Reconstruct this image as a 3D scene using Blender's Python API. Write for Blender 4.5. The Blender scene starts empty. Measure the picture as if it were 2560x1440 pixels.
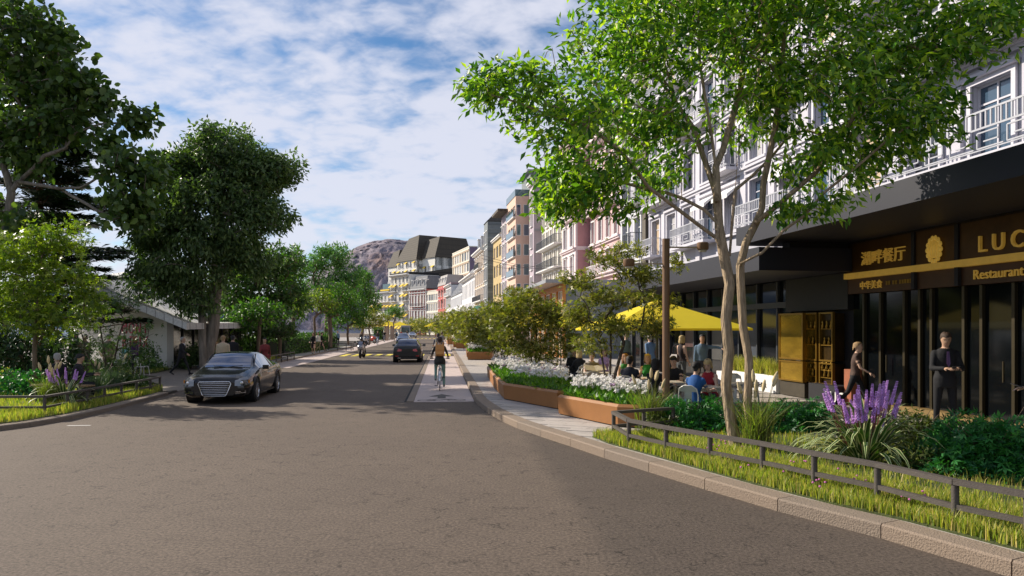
import bpy, bmesh, math, random
import numpy as np
from mathutils import Vector, Matrix, Euler
R = math.radians
random.seed(7); RNG = np.random.default_rng(7)
sc = bpy.context.scene
COL = sc.collection
# ---------------------------------------------------------------- camera
HC = 2.05; FPX = 1800.0; YH = 822.0
cam_d = bpy.data.cameras.new('camera'); cam = bpy.data.objects.new('camera', cam_d); COL.objects.link(cam)
cam.location = (0, 0, HC); cam.rotation_euler = (R(90), 0, 0)
cam_d.sensor_width = 36; cam_d.lens = 36*FPX/2560; cam_d.shift_y = (YH-720)/2560
cam_d.clip_start = .1; cam_d.clip_end = 20000
sc.camera = cam
# ---------------------------------------------------------------- light and sky
SUN_EL = R(31); SUN_AZ = R(-62)            # azimuth from +Y, clockwise positive
to_sun = Vector((math.sin(SUN_AZ)*math.cos(SUN_EL), math.cos(SUN_AZ)*math.cos(SUN_EL), math.sin(SUN_EL)))
sun_d = bpy.data.lights.new('sun', 'SUN'); sun_d.energy = 5.0; sun_d.angle = R(.5); sun_d.color = (1, .90, .76)
sun = bpy.data.objects.new('sun', sun_d); COL.objects.link(sun)
sun.rotation_euler = to_sun.to_track_quat('Z', 'Y').to_euler()
w = bpy.data.worlds.new('World'); sc.world = w; w.use_nodes = True
nt = w.node_tree; N = nt.nodes; Lk = nt.links
for n in list(N): N.remove(n)
def wn(t, **k):
    n = N.new(t)
    for a, b in k.items(): setattr(n, a, b)
    return n
sky = wn('ShaderNodeTexSky', sky_type='NISHITA'); sky.sun_disc = False
sky.sun_elevation = SUN_EL; sky.sun_rotation = SUN_AZ; sky.altitude = 400; sky.air_density = 1.0; sky.dust_density = .3; sky.ozone_density = 3.0
tc = wn('ShaderNodeTexCoord'); sp = wn('ShaderNodeSeparateXYZ'); Lk.new(tc.outputs['Generated'], sp.inputs[0])
def wm(op, a, b=None, clamp=False):
    n = wn('ShaderNodeMath', operation=op); n.use_clamp = clamp
    for i, v in enumerate((a, b)):
        if v is None: continue
        if isinstance(v, (int, float)): n.inputs[i].default_value = v
        else: Lk.new(v, n.inputs[i])
    return n.outputs[0]
zc = wm('ADD', wm('MAXIMUM', sp.outputs[2], 0.0), .26)
cx = wm('DIVIDE', sp.outputs[0], zc); cy = wm('DIVIDE', sp.outputs[1], zc)
cmb = wn('ShaderNodeCombineXYZ'); Lk.new(cx, cmb.inputs[0]); Lk.new(cy, cmb.inputs[1])
def cnoise(scale, det, rough, dist, off, lac=2.0):
    mp = wn('ShaderNodeMapping'); mp.inputs['Location'].default_value = off; mp.inputs['Rotation'].default_value = (0, 0, R(25)); mp.inputs['Scale'].default_value = (1, 1.25, 1)
    Lk.new(cmb.outputs[0], mp.inputs[0])
    n = wn('ShaderNodeTexNoise'); n.inputs['Scale'].default_value = scale; n.inputs['Detail'].default_value = det
    n.inputs['Roughness'].default_value = rough; n.inputs['Distortion'].default_value = dist; n.inputs['Lacunarity'].default_value = lac
    Lk.new(mp.outputs[0], n.inputs['Vector']); return n.outputs['Fac']
big = cnoise(.8, 3, .5, .2, (3.1, 1.7, 0)); mid = cnoise(6.0, 4, .5, .25, (7.7, 2.2, 0)); fine = cnoise(15, 4, .55, .3, (1.2, 9.1, 0))
cl = wm('ADD', wm('ADD', wm('MULTIPLY', big, .66), wm('MULTIPLY', mid, .80)), wm('MULTIPLY', fine, .36))
hz = wm('MULTIPLY', wm('SUBTRACT', 1.0, wm('MINIMUM', wm('MULTIPLY', sp.outputs[2], 2.6), 1.0)), .16)
cl = wm('ADD', cl, hz)
rmp = wn('ShaderNodeMapRange'); rmp.interpolation_type = 'SMOOTHSTEP'
rmp.inputs['From Min'].default_value = .74; rmp.inputs['From Max'].default_value = 1.10; Lk.new(cl, rmp.inputs['Value'])
mx = wn('ShaderNodeMix', data_type='RGBA'); mx.inputs['B'].default_value = (13.0, 13.3, 15.2, 1)
Lk.new(wm('MULTIPLY', rmp.outputs[0], .9), mx.inputs['Factor'])
hs = wn('ShaderNodeHueSaturation'); hs.inputs['Saturation'].default_value = 1.18; hs.inputs['Value'].default_value = 1.9
Lk.new(sky.outputs[0], hs.inputs['Color']); Lk.new(hs.outputs[0], mx.inputs['A'])
bg = wn('ShaderNodeBackground'); bg.inputs['Strength'].default_value = .045; Lk.new(mx.outputs['Result'], bg.inputs['Color'])
wo = wn('ShaderNodeOutputWorld'); Lk.new(bg.outputs[0], wo.inputs[0])
# ---------------------------------------------------------------- exposure
sc.view_settings.view_transform = 'Standard'; sc.view_settings.look = 'None'; sc.view_settings.gamma = 1
sc.view_settings.exposure = 0.42; sc.view_settings.use_curve_mapping = False
sc.cycles.use_denoising = True; sc.cycles.max_bounces = 6; sc.cycles.transparent_max_bounces = 8
sc.cycles.diffuse_bounces = 3; sc.cycles.glossy_bounces = 3; sc.cycles.transmission_bounces = 4
sc.cycles.sample_clamp_indirect = 6.0; sc.cycles.caustics_reflective = False; sc.cycles.caustics_refractive = False
# ---------------------------------------------------------------- layout helpers
def gp(px, py, z=0.0):
    d = (HC-z)*FPX/(py-YH); return Vector(((px-1280)/FPX*d, d, z))
def at(px, py, Y): return Vector(((px-1280)/FPX*Y, Y, HC+(YH-py)*Y/FPX))
# ---------------------------------------------------------------- mesh helpers
class MB:
    def __init__(s): s.v = []; s.f = []; s.m = []; s.M = None
    def add(s, vs, fs, m=0):
        o = len(s.v)
        s.v += [tuple(s.M @ Vector(v)) for v in vs] if s.M is not None else [tuple(v) for v in vs]
        s.f += [[i+o for i in f] for f in fs]; s.m += [m]*len(fs); return s
    def box(s, lo, hi, m=0):
        x0, y0, z0 = lo; x1, y1, z1 = hi
        return s.add([(x0,y0,z0),(x1,y0,z0),(x1,y1,z0),(x0,y1,z0),(x0,y0,z1),(x1,y0,z1),(x1,y1,z1),(x0,y1,z1)],
                     [(3,2,1,0),(4,5,6,7),(0,1,5,4),(1,2,6,5),(2,3,7,6),(3,0,4,7)], m)
    def cbox(s, c, sz, m=0):
        return s.box([c[i]-sz[i]/2 for i in range(3)], [c[i]+sz[i]/2 for i in range(3)], m)
    def bar(s, a, b, w, h, m=0, up=(0,0,1)):
        a = Vector(a); b = Vector(b); d = (b-a).normalized(); u = Vector(up)
        r = d.cross(u)
        if r.length < 1e-4: r = d.cross(Vector((1,0,0)))
        r.normalize(); u = r.cross(d)
        vs = [p + r*(sx*w/2) + u*(sz*h/2) for p in (a, b) for sx, sz in ((-1,-1),(1,-1),(1,1),(-1,1))]
        return s.add(vs, [(3,2,1,0),(4,5,6,7),(0,1,5,4),(1,2,6,5),(2,3,7,6),(3,0,4,7)], m)
    def tube(s, pts, rad, n=6, m=0, cap=True):
        pts = [Vector(p) for p in pts]; k = len(pts)
        if not hasattr(rad, '__len__'): rad = [rad]*k
        ref = None; vs = []
        for i, p in enumerate(pts):
            d = (pts[min(i+1,k-1)]-pts[max(i-1,0)])
            d = d.normalized() if d.length > 1e-9 else Vector((0,0,1))
            if ref is None:
                ref = d.cross(Vector((0,0,1)))
                if ref.length < .05: ref = d.cross(Vector((1,0,0)))
            ref = (ref - d*ref.dot(d)); ref.normalize(); b = d.cross(ref)
            for j in range(n):
                a = 2*math.pi*j/n; vs.append(p + (ref*math.cos(a)+b*math.sin(a))*rad[i])
        fs = [(i*n+j, i*n+(j+1)%n, (i+1)*n+(j+1)%n, (i+1)*n+j) for i in range(k-1) for j in range(n)]
        if cap: fs += [tuple(range(n))[::-1], tuple((k-1)*n+j for j in range(n))]
        return s.add(vs, fs, m)
    def prism(s, poly, z0, z1, m=0, mtop=None):
        n = len(poly); ar = sum(poly[i][0]*poly[(i+1)%n][1]-poly[(i+1)%n][0]*poly[i][1] for i in range(n))
        if ar < 0: poly = poly[::-1]
        vs = [(p[0],p[1],z0) for p in poly]+[(p[0],p[1],z1) for p in poly]
        s.add(vs, [(i,(i+1)%n,n+(i+1)%n,n+i) for i in range(n)]+[tuple(range(n))[::-1]], m)
        return s.add([(p[0],p[1],z1) for p in poly], [tuple(range(n))], m if mtop is None else mtop)
    def loft(s, rings, m=0, cap=True, closed=True):
        n = len(rings[0]); vs = [p for r in rings for p in r]
        rng = range(n) if closed else range(n-1)
        fs = [(i*n+j, i*n+(j+1)%n, (i+1)*n+(j+1)%n, (i+1)*n+j) for i in range(len(rings)-1) for j in rng]
        if cap: fs += [tuple(range(n))[::-1], tuple((len(rings)-1)*n+j for j in range(n))]
        return s.add(vs, fs, m)
    def lathe(s, prof, n=12, m=0, c=(0,0,0), cap=True):
        return s.loft([[(c[0]+r*math.cos(2*math.pi*j/n), c[1]+r*math.sin(2*math.pi*j/n), c[2]+z) for j in range(n)] for r, z in prof], m, cap)
    def ell(s, c, r, nu=10, nv=7, m=0):
        c = Vector(c)
        return s.loft([[(c.x+r[0]*math.sin(t)*math.cos(2*math.pi*j/nu), c.y+r[1]*math.sin(t)*math.sin(2*math.pi*j/nu), c.z-r[2]*math.cos(t)) for j in range(nu)]
                       for t in [math.pi*(i+.35)/(nv+.7-1) if 0 < i < nv-1 else (math.pi*.06 if i == 0 else math.pi*.94) for i in range(nv)]], m)
    def mesh(s, mats, smooth=False, name='mesh'):
        me = bpy.data.meshes.new(name); me.from_pydata(s.v, [], s.f)
        for mm in (mats if isinstance(mats, (list, tuple)) else [mats]): me.materials.append(mm)
        if isinstance(mats, (list, tuple)) and len(mats) > 1: me.polygons.foreach_set('material_index', s.m)
        if smooth:
            me.polygons.foreach_set('use_smooth', [True]*len(me.polygons))
            if smooth is not True: me.set_sharp_from_angle(angle=R(smooth))
        me.update(); return me
    def build(s, name, mats, parent=None, smooth=False, **k):
        return link(name, s.mesh(mats, smooth, name), parent, **k)
def link(name, me, parent=None, loc=None, rot=None, label=None, cat=None, group=None, kind=None):
    o = bpy.data.objects.new(name, me); COL.objects.link(o)
    if parent is not None: o.parent = parent
    if loc is not None: o.location = loc
    if rot is not None: o.rotation_euler = rot if hasattr(rot, '__len__') else (0,0,rot)
    return tag(o, label, cat, group, kind)
def tag(o, label=None, cat=None, group=None, kind=None):
    if label: o['label'] = label
    if cat: o['category'] = cat
    if group: o['group'] = group
    if kind: o['kind'] = kind
    return o
def thing(name, label, cat, loc=(0,0,0), rz=0, group=None):
    return link(name, None, None, loc, (0,0,rz), label, cat, group)
KIDS = {}
def dup(o, loc, rz, label=None, group=None, sc_=None):
    kids = {}
    for c in bpy.data.objects:
        if c.parent is not None: kids.setdefault(c.parent.name, []).append(c)
    def cp(a, par):
        c = a.copy(); COL.objects.link(c); c.parent = par
        for ch in kids.get(a.name, []): cp(ch, c)
        return c
    r = cp(o, None); r.location = loc; r.rotation_euler = (0,0,rz)
    if sc_: r.scale = (sc_,)*3
    if label: r['label'] = label
    if group: r['group'] = group
    return r
def np_mesh(name, V, F, mats, mi=None, smooth=False):
    """fast mesh from arrays; F is (n,k) of one face size"""
    me = bpy.data.meshes.new(name); n, k = F.shape
    me.vertices.add(len(V)); me.vertices.foreach_set('co', V.astype(np.float32).ravel())
    me.loops.add(n*k); me.loops.foreach_set('vertex_index', F.astype(np.int32).ravel())
    me.polygons.add(n); me.polygons.foreach_set('loop_start', np.arange(0, n*k, k, dtype=np.int32))
    for mm in (mats if isinstance(mats, (list, tuple)) else [mats]): me.materials.append(mm)
    if mi is not None: me.polygons.foreach_set('material_index', mi.astype(np.int32))
    if smooth: me.polygons.foreach_set('use_smooth', np.ones(n, bool))
    me.update(calc_edges=True); return me
# ---------------------------------------------------------------- materials
MATS = {}
def mat(name, col, rough=.7, metal=0, var=.12, scale=6.0, bump=0.0, bscale=40.0, spec=.4, coat=0, island=0.0, transl=None, emit=None, bdist=.02, stretch=None):
    if name in MATS: return MATS[name]
    m = bpy.data.materials.new(name); m.use_nodes = True; MATS[name] = m
    t = m.node_tree; n = t.nodes; l = t.links; b = n['Principled BSDF']; out = n['Material Output']
    b.inputs['Roughness'].default_value = rough; b.inputs['Metallic'].default_value = metal
    b.inputs['Specular IOR Level'].default_value = spec; b.inputs['Coat Weight'].default_value = coat
    tcn = n.new('ShaderNodeTexCoord'); OC = tcn.outputs['Object']
    if stretch:
        mpn = n.new('ShaderNodeMapping'); mpn.inputs['Scale'].default_value = stretch; l.new(OC, mpn.inputs[0]); OC = mpn.outputs[0]
    src = None
    if var > 0 or island > 0:
        rgb = n.new('ShaderNodeHueSaturation'); rgb.inputs['Color'].default_value = (*col, 1)
        val = None
        def mth(op, a, bb):
            q = n.new('ShaderNodeMath'); q.operation = op
            for i, v in enumerate((a, bb)):
                if isinstance(v, (int, float)): q.inputs[i].default_value = v
                else: l.new(v, q.inputs[i])
            return q.outputs[0]
        nz = n.new('ShaderNodeTexNoise'); nz.inputs['Scale'].default_value = scale; nz.inputs['Detail'].default_value = 5; nz.inputs['Roughness'].default_value = .65
        l.new(OC, nz.inputs['Vector'])
        val = mth('ADD', mth('MULTIPLY', mth('SUBTRACT', nz.outputs['Fac'], .5), var*4), 1.0)
        if island > 0:
            ge = n.new('ShaderNodeNewGeometry')
            val = mth('MULTIPLY', val, mth('ADD', mth('MULTIPLY', mth('SUBTRACT', ge.outputs['Random Per Island'], .5), island*2), 1.0))
            l.new(mth('ADD', mth('MULTIPLY', mth('SUBTRACT', ge.outputs['Random Per Island'], .5), -island*.12), .5), rgb.inputs['Hue'])
        l.new(val, rgb.inputs['Value']); src = rgb.outputs[0]
        l.new(src, b.inputs['Base Color'])
    else: b.inputs['Base Color'].default_value = (*col, 1)
    if bump > 0:
        nb = n.new('ShaderNodeTexNoise'); nb.inputs['Scale'].default_value = bscale; nb.inputs['Detail'].default_value = 4
        l.new(OC, nb.inputs['Vector'])
        bp = n.new('ShaderNodeBump'); bp.inputs['Strength'].default_value = bump; bp.inputs['Distance'].default_value = bdist
        l.new(nb.outputs['Fac'], bp.inputs['Height']); l.new(bp.outputs[0], b.inputs['Normal'])
    if transl:
        tr = n.new('ShaderNodeBsdfTranslucent'); ms = n.new('ShaderNodeMixShader'); ms.inputs[0].default_value = transl[3]
        hs2 = n.new('ShaderNodeMix'); hs2.data_type = 'RGBA'; hs2.blend_type = 'MULTIPLY'; hs2.inputs['Factor'].default_value = 1
        hs2.inputs['B'].default_value = (*transl[:3], 1)
        if src: l.new(src, hs2.inputs['A'])
        l.new(hs2.outputs['Result'], tr.inputs['Color'])
        l.new(b.outputs[0], ms.inputs[1]); l.new(tr.outputs[0], ms.inputs[2]); l.new(ms.outputs[0], out.inputs['Surface'])
    if emit:
        b.inputs['Emission Color'].default_value = (*emit[:3], 1); b.inputs['Emission Strength'].default_value = emit[3]
    return m
def leafmat(name, col, tr=.3, isl=.45, rough=.45):
    return mat(name, col, rough, var=.06, scale=.7, spec=.35, island=isl, transl=(1.5, 1.9, .5, tr))
def glassmat(name, col=(.02,.03,.04), rough=.04):
    return mat(name, col, rough, var=0, spec=.9, coat=.3)
# ================================================================ setting
def node_mat(name):
    m = bpy.data.materials.new(name); m.use_nodes = True; MATS[name] = m
    t = m.node_tree; b = t.nodes['Principled BSDF']; return m, t, t.nodes, t.links, b
def nn(t, typ, ins=None, **k):
    n = t.nodes.new(typ)
    for a, b in k.items(): setattr(n, a, b)
    for key, v in (ins or {}).items():
        if hasattr(v, 'is_linked') or hasattr(v, 'links'): t.links.new(v, n.inputs[key])
        else: n.inputs[key].default_value = v
    return n
def ramp(t, fac, stops):
    n = t.nodes.new('ShaderNodeValToRGB'); e = n.color_ramp.elements
    while len(e) < len(stops): e.new(.5)
    for i, (p, c) in enumerate(stops): e[i].position = p; e[i].color = (*c, 1) if len(c) == 3 else c
    t.links.new(fac, n.inputs[0]); return n.outputs[0]
def asphalt(name, base, crack=True):
    m, t, n, l, b = node_mat(name)
    tcn = nn(t, 'ShaderNodeTexCoord'); P = tcn.outputs['Object']
    grain = nn(t, 'ShaderNodeTexNoise', {'Vector': P, 'Scale': 30.0, 'Detail': 4.0, 'Roughness': .75})
    blot = nn(t, 'ShaderNodeTexNoise', {'Vector': P, 'Scale': .35, 'Detail': 6.0, 'Roughness': .6})
    stain = nn(t, 'ShaderNodeTexNoise', {'Vector': P, 'Scale': 2.2, 'Detail': 5.0, 'Roughness': .65, 'Distortion': .6})
    spk = nn(t, 'ShaderNodeTexVoronoi', {'Vector': P, 'Scale': 34.0})
    lo = tuple(c*.50 for c in base); hi = tuple(min(1, c*1.55) for c in base)
    c1 = ramp(t, grain.outputs['Fac'], [(.34, lo), (.5, base), (.68, hi)])
    light = ramp(t, spk.outputs['Distance'], [(.03, (1.75,)*3), (.2, (1,)*3)])
    c2 = nn(t, 'ShaderNodeMix', {'Factor': 1.0, 'A': c1, 'B': light}, data_type='RGBA', blend_type='MULTIPLY').outputs['Result']
    bl = ramp(t, blot.outputs['Fac'], [(.32, (.92, .91, .91)), (.62, (1.06, 1.05, 1.04))])
    c3 = nn(t, 'ShaderNodeMix', {'Factor': 1.0, 'A': c2, 'B': bl}, data_type='RGBA', blend_type='MULTIPLY').outputs['Result']
    st = ramp(t, stain.outputs['Fac'], [(.3, (.93,)*3), (.6, (1.03,)*3)])
    c4 = nn(t, 'ShaderNodeMix', {'Factor': 1.0, 'A': c3, 'B': st}, data_type='RGBA', blend_type='MULTIPLY').outputs['Result']
    if crack:
        wob = nn(t, 'ShaderNodeTexNoise', {'Vector': P, 'Scale': 5.0, 'Detail': 4.0})
        wv = nn(t, 'ShaderNodeVectorMath', {0: P, 1: nn(t, 'ShaderNodeVectorMath', {0: wob.outputs['Color'], 'Scale': .28}, operation='SCALE').outputs[0]}, operation='ADD').outputs[0]
        ck = nn(t, 'ShaderNodeTexVoronoi', {'Vector': wv, 'Scale': 6.5}, feature='DISTANCE_TO_EDGE')
        gate = nn(t, 'ShaderNodeTexNoise', {'Vector': P, 'Scale': 4.2, 'Detail': 3.0})
        g2 = nn(t, 'ShaderNodeTexNoise', {'Vector': P, 'Scale': .22, 'Detail': 2.0})
        kk = ramp(t, ck.outputs['Distance'], [(.012, (1,)*3), (.055, (0,)*3)])
        gg = ramp(t, gate.outputs['Fac'], [(.53, (0,)*3), (.61, (1,)*3)])
        g3 = ramp(t, g2.outputs['Fac'], [(.38, (.55,)*3), (.56, (1,)*3)])
        q = nn(t, 'ShaderNodeMath', {0: kk, 1: gg}, operation='MULTIPLY').outputs[0]
        q = nn(t, 'ShaderNodeMath', {0: q, 1: g3}, operation='MULTIPLY').outputs[0]
        q = nn(t, 'ShaderNodeMath', {0: q, 1: .8}, operation='MULTIPLY').outputs[0]
        c4 = nn(t, 'ShaderNodeMix', {'Factor': q, 'A': c4, 'B': (*[c*.22 for c in base], 1)}, data_type='RGBA').outputs['Result']
    if crack:      # darker tone right of a slanting, noisy edge
        s3 = nn(t, 'ShaderNodeSeparateXYZ', {0: P}); wv2 = nn(t, 'ShaderNodeTexNoise', {'Vector': P, 'Scale': 1.3, 'Detail': 3.0})
        ma = lambda op, a_, b_: nn(t, 'ShaderNodeMath', {0: a_, 1: b_}, operation=op).outputs[0]
        e1 = ma('ADD', ma('ADD', s3.outputs[0], ma('MULTIPLY', s3.outputs[1], .075)), ma('MULTIPLY', wv2.outputs['Fac'], .5))
        pt = ramp(t, ma('MULTIPLY', ma('SUBTRACT', e1, 1.45), 1.6), [(0, (1,)*3), (.5, (.72,.73,.75))])
        c4 = nn(t, 'ShaderNodeMix', {'Factor': 1.0, 'A': c4, 'B': pt}, data_type='RGBA', blend_type='MULTIPLY').outputs['Result']
    l.new(c4, b.inputs['Base Color']); b.inputs['Roughness'].default_value = .86; b.inputs['Specular IOR Level'].default_value = .3
    bn = nn(t, 'ShaderNodeBump', {'Strength': .55, 'Distance': .01, 'Height': grain.outputs['Fac']})
    l.new(bn.outputs[0], b.inputs['Normal']); return m
def slab_mat(name, base, bw, bh, mort=.006, rot=0.0, noise=.2, fac_off=.5):
    m, t, n, l, b = node_mat(name)
    tcn = nn(t, 'ShaderNodeTexCoord'); P = tcn.outputs['Object']
    mp = nn(t, 'ShaderNodeMapping', {'Vector': P, 'Rotation': (0, 0, rot)})
    br = nn(t, 'ShaderNodeTexBrick', {'Vector': mp.outputs[0], 'Color1': (*base, 1), 'Color2': (*[c*.86 for c in base], 1), 'Mortar': (*[c*.45 for c in base], 1),
        'Scale': 1.0, 'Mortar Size': mort, 'Mortar Smooth': .1, 'Bias': 0.0, 'Brick Width': bw, 'Row Height': bh})
    br.offset = fac_off
    g = nn(t, 'ShaderNodeTexNoise', {'Vector': P, 'Scale': 9.0, 'Detail': 6.0, 'Roughness': .7})
    v = ramp(t, g.outputs['Fac'], [(.3, (1-noise,)*3), (.7, (1+noise,)*3)])
    c = nn(t, 'ShaderNodeMix', {'Factor': 1.0, 'A': br.outputs['Color'], 'B': v}, data_type='RGBA', blend_type='MULTIPLY').outputs['Result']
    l.new(c, b.inputs['Base Color']); b.inputs['Roughness'].default_value = .8
    return m
M_asph = asphalt('asphalt', (.119, .092, .071))
M_lane = mat('pink_lane_concrete', (.50, .41, .375), .85, var=.10, scale=18, bump=.25, bscale=60)
M_kerb = mat('granite_kerb', (.255, .195, .145), .85, var=.14, scale=30, bump=.7, bscale=60)
M_kerb2 = mat('granite_kerb_grey', (.235, .185, .142), .85, var=.14, scale=26, bump=.7, bscale=60)
M_paver = mat('pale_paver', (.43, .385, .35), .8, var=.12, scale=5, bump=.25, bscale=40)
M_paver2 = mat('pale_paver_grey', (.375, .34, .315), .8, var=.12, scale=5, bump=.25, bscale=40)
M_paveslab = slab_mat('pale_paving', (.41, .37, .335), .9, .3, .008, R(-26))
M_leftpave = slab_mat('left_paving', (.36, .325, .29), 1.2, .6, .008, R(6))
M_soil = mat('soil', (.045, .035, .022), .95, var=.3, scale=8, bump=.8, bscale=20)
M_lawn = mat('meadow_base', (.06, .075, .022), .95, var=.35, scale=5, bump=.8, bscale=25)
M_ylw = mat('yellow_road_paint', (.72, .58, .06), .7, var=.16, scale=9, bump=.2)
M_dark = mat('black_gap', (.012, .012, .013), .9, var=0)
EB = Vector((-.1541, .98805, 0)); NB = Vector((-.98805, -.1541, 0))     # building row: along, outward
ER = Vector((-.0973, .9953, 0)); VR = Vector((.9953, .0973, 0))         # road: along, right
A_ROW = math.atan2(EB.y, EB.x)
def rowp(Y, out=0.0): return Vector((11.37-.156*Y, Y, 0)) + NB*out
# ground, road
MB().add([(-4000,-300,-.35),(4000,-300,-.35),(4000,6000,-.35),(-4000,6000,-.35)], [(0,1,2,3)]).build('ground', mat('far_ground', (.12,.125,.085), .95, var=.2, scale=.02), kind='structure')
road = MB().add([(-60,-12,0),(40,-12,0),(40,330,0),(-120,330,0)], [(0,1,2,3)]).build('road', M_asph, kind='structure')
MB().box((-4000,30,-.6),(-75,1600,-.3)).build('lake_water', mat('lake', (.03,.07,.12), .12, var=.05, scale=.05, bump=.3, bscale=.6), kind='structure')
# right kerb line (road side), smoothed and cut into stones
KP = [(5.3,3.8),(4.6,5.0),(4.05,6.07),(3.64,6.98),(3.24,7.62),(2.69,8.66),(2.19,9.81),(1.67,10.9),(1.16,12.2),(.64,13.45),(.13,14.75),(-.34,16.4),(-.70,18.1),(-1.02,20.05)]
KP += [(-1.02-.098*(y-20.05), y) for y in range(24, 165, 10)] + [(-18.0,186),(-21.0,206),(-25.5,228),(-31.5,247),(-41,262),(-56,275)]
def catmull(P, per=8):
    P = [Vector((*p, 0)) for p in P]; P = [P[0]*2-P[1]]+P+[P[-1]*2-P[-2]]; out = []
    for i in range(1, len(P)-2):
        for k in range(per):
            t = k/per; a, b, c, d = P[i-1:i+3]
            out.append(.5*((2*b)+(c-a)*t+(2*a-5*b+4*c-d)*t*t+(3*b-a-3*c+d)*t**3))
    out.append(P[-2]); return out
def resample(P, step):
    out = [P[0]]; acc = 0
    for a, b in zip(P, P[1:]):
        L = (b-a).length; t = step-acc
        while t <= L: out.append(a.lerp(b, t/L)); t += step
        acc = (acc+L) % step
    return out
def normals(P):
    r = []
    for i in range(len(P)):
        d = (P[min(i+1,len(P)-1)]-P[max(i-1,0)]).normalized(); r.append(Vector((d.y, -d.x, 0)))
    return r
KC = catmull(KP); KR = resample(KC, 1.22); KN = normals(KR)
MBk = MB()
kerb = MB(); n_ = len(KC); KCN = normals(KC)
kerb.loft([[(p+q*.05).to_tuple()[:2]+(0.0,), (p+q*.05).to_tuple()[:2]+(.115,), (p+q*.25).to_tuple()[:2]+(.115,), (p+q*.25).to_tuple()[:2]+(0.0,)] for p, q in zip(KC, KCN)])
kerb = kerb.build('kerb', mat('kerb_mortar', (.07,.06,.05), .9), kind='structure')
def kerb_stone(a, b, na, nb, h=.145, wd=.28, gap=.006, m=M_kerb, par=kerb, zb=0):
    d = (b-a).normalized(); a = a+d*gap; b = b-d*gap; e = .018
    rings = []
    for p, q in ((a, na), (b, nb)):
        P_ = lambda o, z: (p.x+q.x*o, p.y+q.y*o, z+zb)
        rings.append([P_(0,0), P_(0,h-e), P_(e,h), P_(wd,h), P_(wd,0)])
    return MB().loft(rings).build('kerb_stone', m, par)
for i in range(len(KR)-1):
    if KR[i].y > 130 and i % 1: continue
    if KR[i].y > 150: break
    kerb_stone(KR[i], KR[i+1], KN[i], KN[i+1], m=(M_kerb, M_kerb2)[(i*7) % 3 == 0])
    if KR[i].y < 18 and i % 2 == 0:      # bevelled cut joints seen on the corner stones
        pass
# right pavement
inner = [p+q*.27 for p, q in zip(KC, KCN)]
poly = [(p.x, p.y) for p in inner]+[(-20, 300), (40, 300), (40, 3.8)]
MB().prism(poly, -.1, .128).build('pavement_right', M_paveslab, kind='structure')
pv = bpy.data.objects['pavement_right']
# individual pavers between the kerb and the planters (running bond, laid across)
pd = Vector((.906, -.42, 0)).normalized(); pe = Vector((.42, .906, 0)).normalized(); org = Vector((.2, 14, 0))
pm = [MB().box((0.004, .004, -.02), (.894, .294, .008)).mesh(mm) for mm in (M_paver, M_paver2)]
def kerb_x(y):
    for a, b in zip(KC, KC[1:]):
        if a.y <= y <= b.y: return a.x+(b.x-a.x)*(y-a.y)/(b.y-a.y+1e-9)
    return 99
cnt = 0
for j in range(-20, 72):
    for i in range(-14, 18):
        p = org + pd*(i*.9+(j % 3)*.3) + pe*(j*.3); c = p+pd*.45+pe*.15
        if 11.9 < c.y < 30 and kerb_x(c.y)+.45 < c.x < kerb_x(c.y)+3.6 and cnt < 300:
            link('paver', pm[(i*5+j*3) % 4 == 0], pv, (p.x, p.y, .128+.003*random.random()), (0, 0, math.atan2(pd.y, pd.x))); cnt += 1
# bicycle lane (right) with bevelled border strip
def roadpt(Y, v, z=0): return Vector((-2.99-.0978*(Y-20.05), Y, z)) + Vector((v, v*.0978, 0))
def strip(name, Y0, Y1, v0, v1, z0, z1, m, par=None, kind='structure'):
    a, b, c, d = roadpt(Y0, v0), roadpt(Y0, v1), roadpt(Y1, v1), roadpt(Y1, v0)
    return MB().prism([(q.x, q.y) for q in (a, b, c, d)], z0, z1).build(name, m, par, kind=kind)
for (y0, y1) in ((20.05, 53.2), (59.6, 148), (153, 166)):
    ln = strip('bicycle_lane', y0, y1, .25, 1.93, -.05, .014, M_lane)
    strip('border_strip', y0+.1, y1, .05, .245, -.05, .02, M_kerb2, ln, None)
    strip('drain_slot', y0+.15, y1, -.02, .045, -.05, .004, M_dark, ln, None)
# arrow and bicycle symbol
ar = MB(); ln0 = bpy.data.objects['bicycle_lane']; z = .0185
def rq(u, v): q = roadpt(u, 1.02+v); return (q.x, q.y, z)
ar.add([rq(21.0,-.12),rq(21.0,.12),rq(21.55,.12),rq(21.55,.38),rq(22.3,0),rq(21.55,-.38),rq(21.55,-.12)], [(0,1,2,6),(3,4,5),])
ar.build('lane_arrow', mat('dark_road_paint', (.10,.09,.08), .8, var=.2, scale=20), ln0)
sy = MB()
for cu in (-.42, .42):
    for k in range(16):
        a0, a1 = 2*math.pi*k/16, 2*math.pi*(k+1)/16
        sy.add([rq(20.42+r*math.sin(a)*.8, cu+r*math.cos(a)) for r, a in ((.27,a0),(.27,a1),(.22,a1),(.22,a0))], [(0,1,2,3)])
for (u0,v0,u1,v1) in ((20.42,-.42,20.78,-.1),(20.78,-.1,20.72,.26),(20.42,.42,20.72,.26),(20.42,-.05,20.72,.26),(20.42,-.42,20.42,-.05)):
    du, dv = u1-u0, v1-v0; L = math.hypot(du,dv); du, dv = -dv/L*.03, du/L*.03
    sy.add([rq(u0-du,v0-dv),rq(u0+du,v0+dv),rq(u1+du,v1+dv),rq(u1-du,v1-dv)], [(0,1,2,3)])
sy.build('bicycle_symbol', MATS['dark_road_paint'], ln0)
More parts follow.
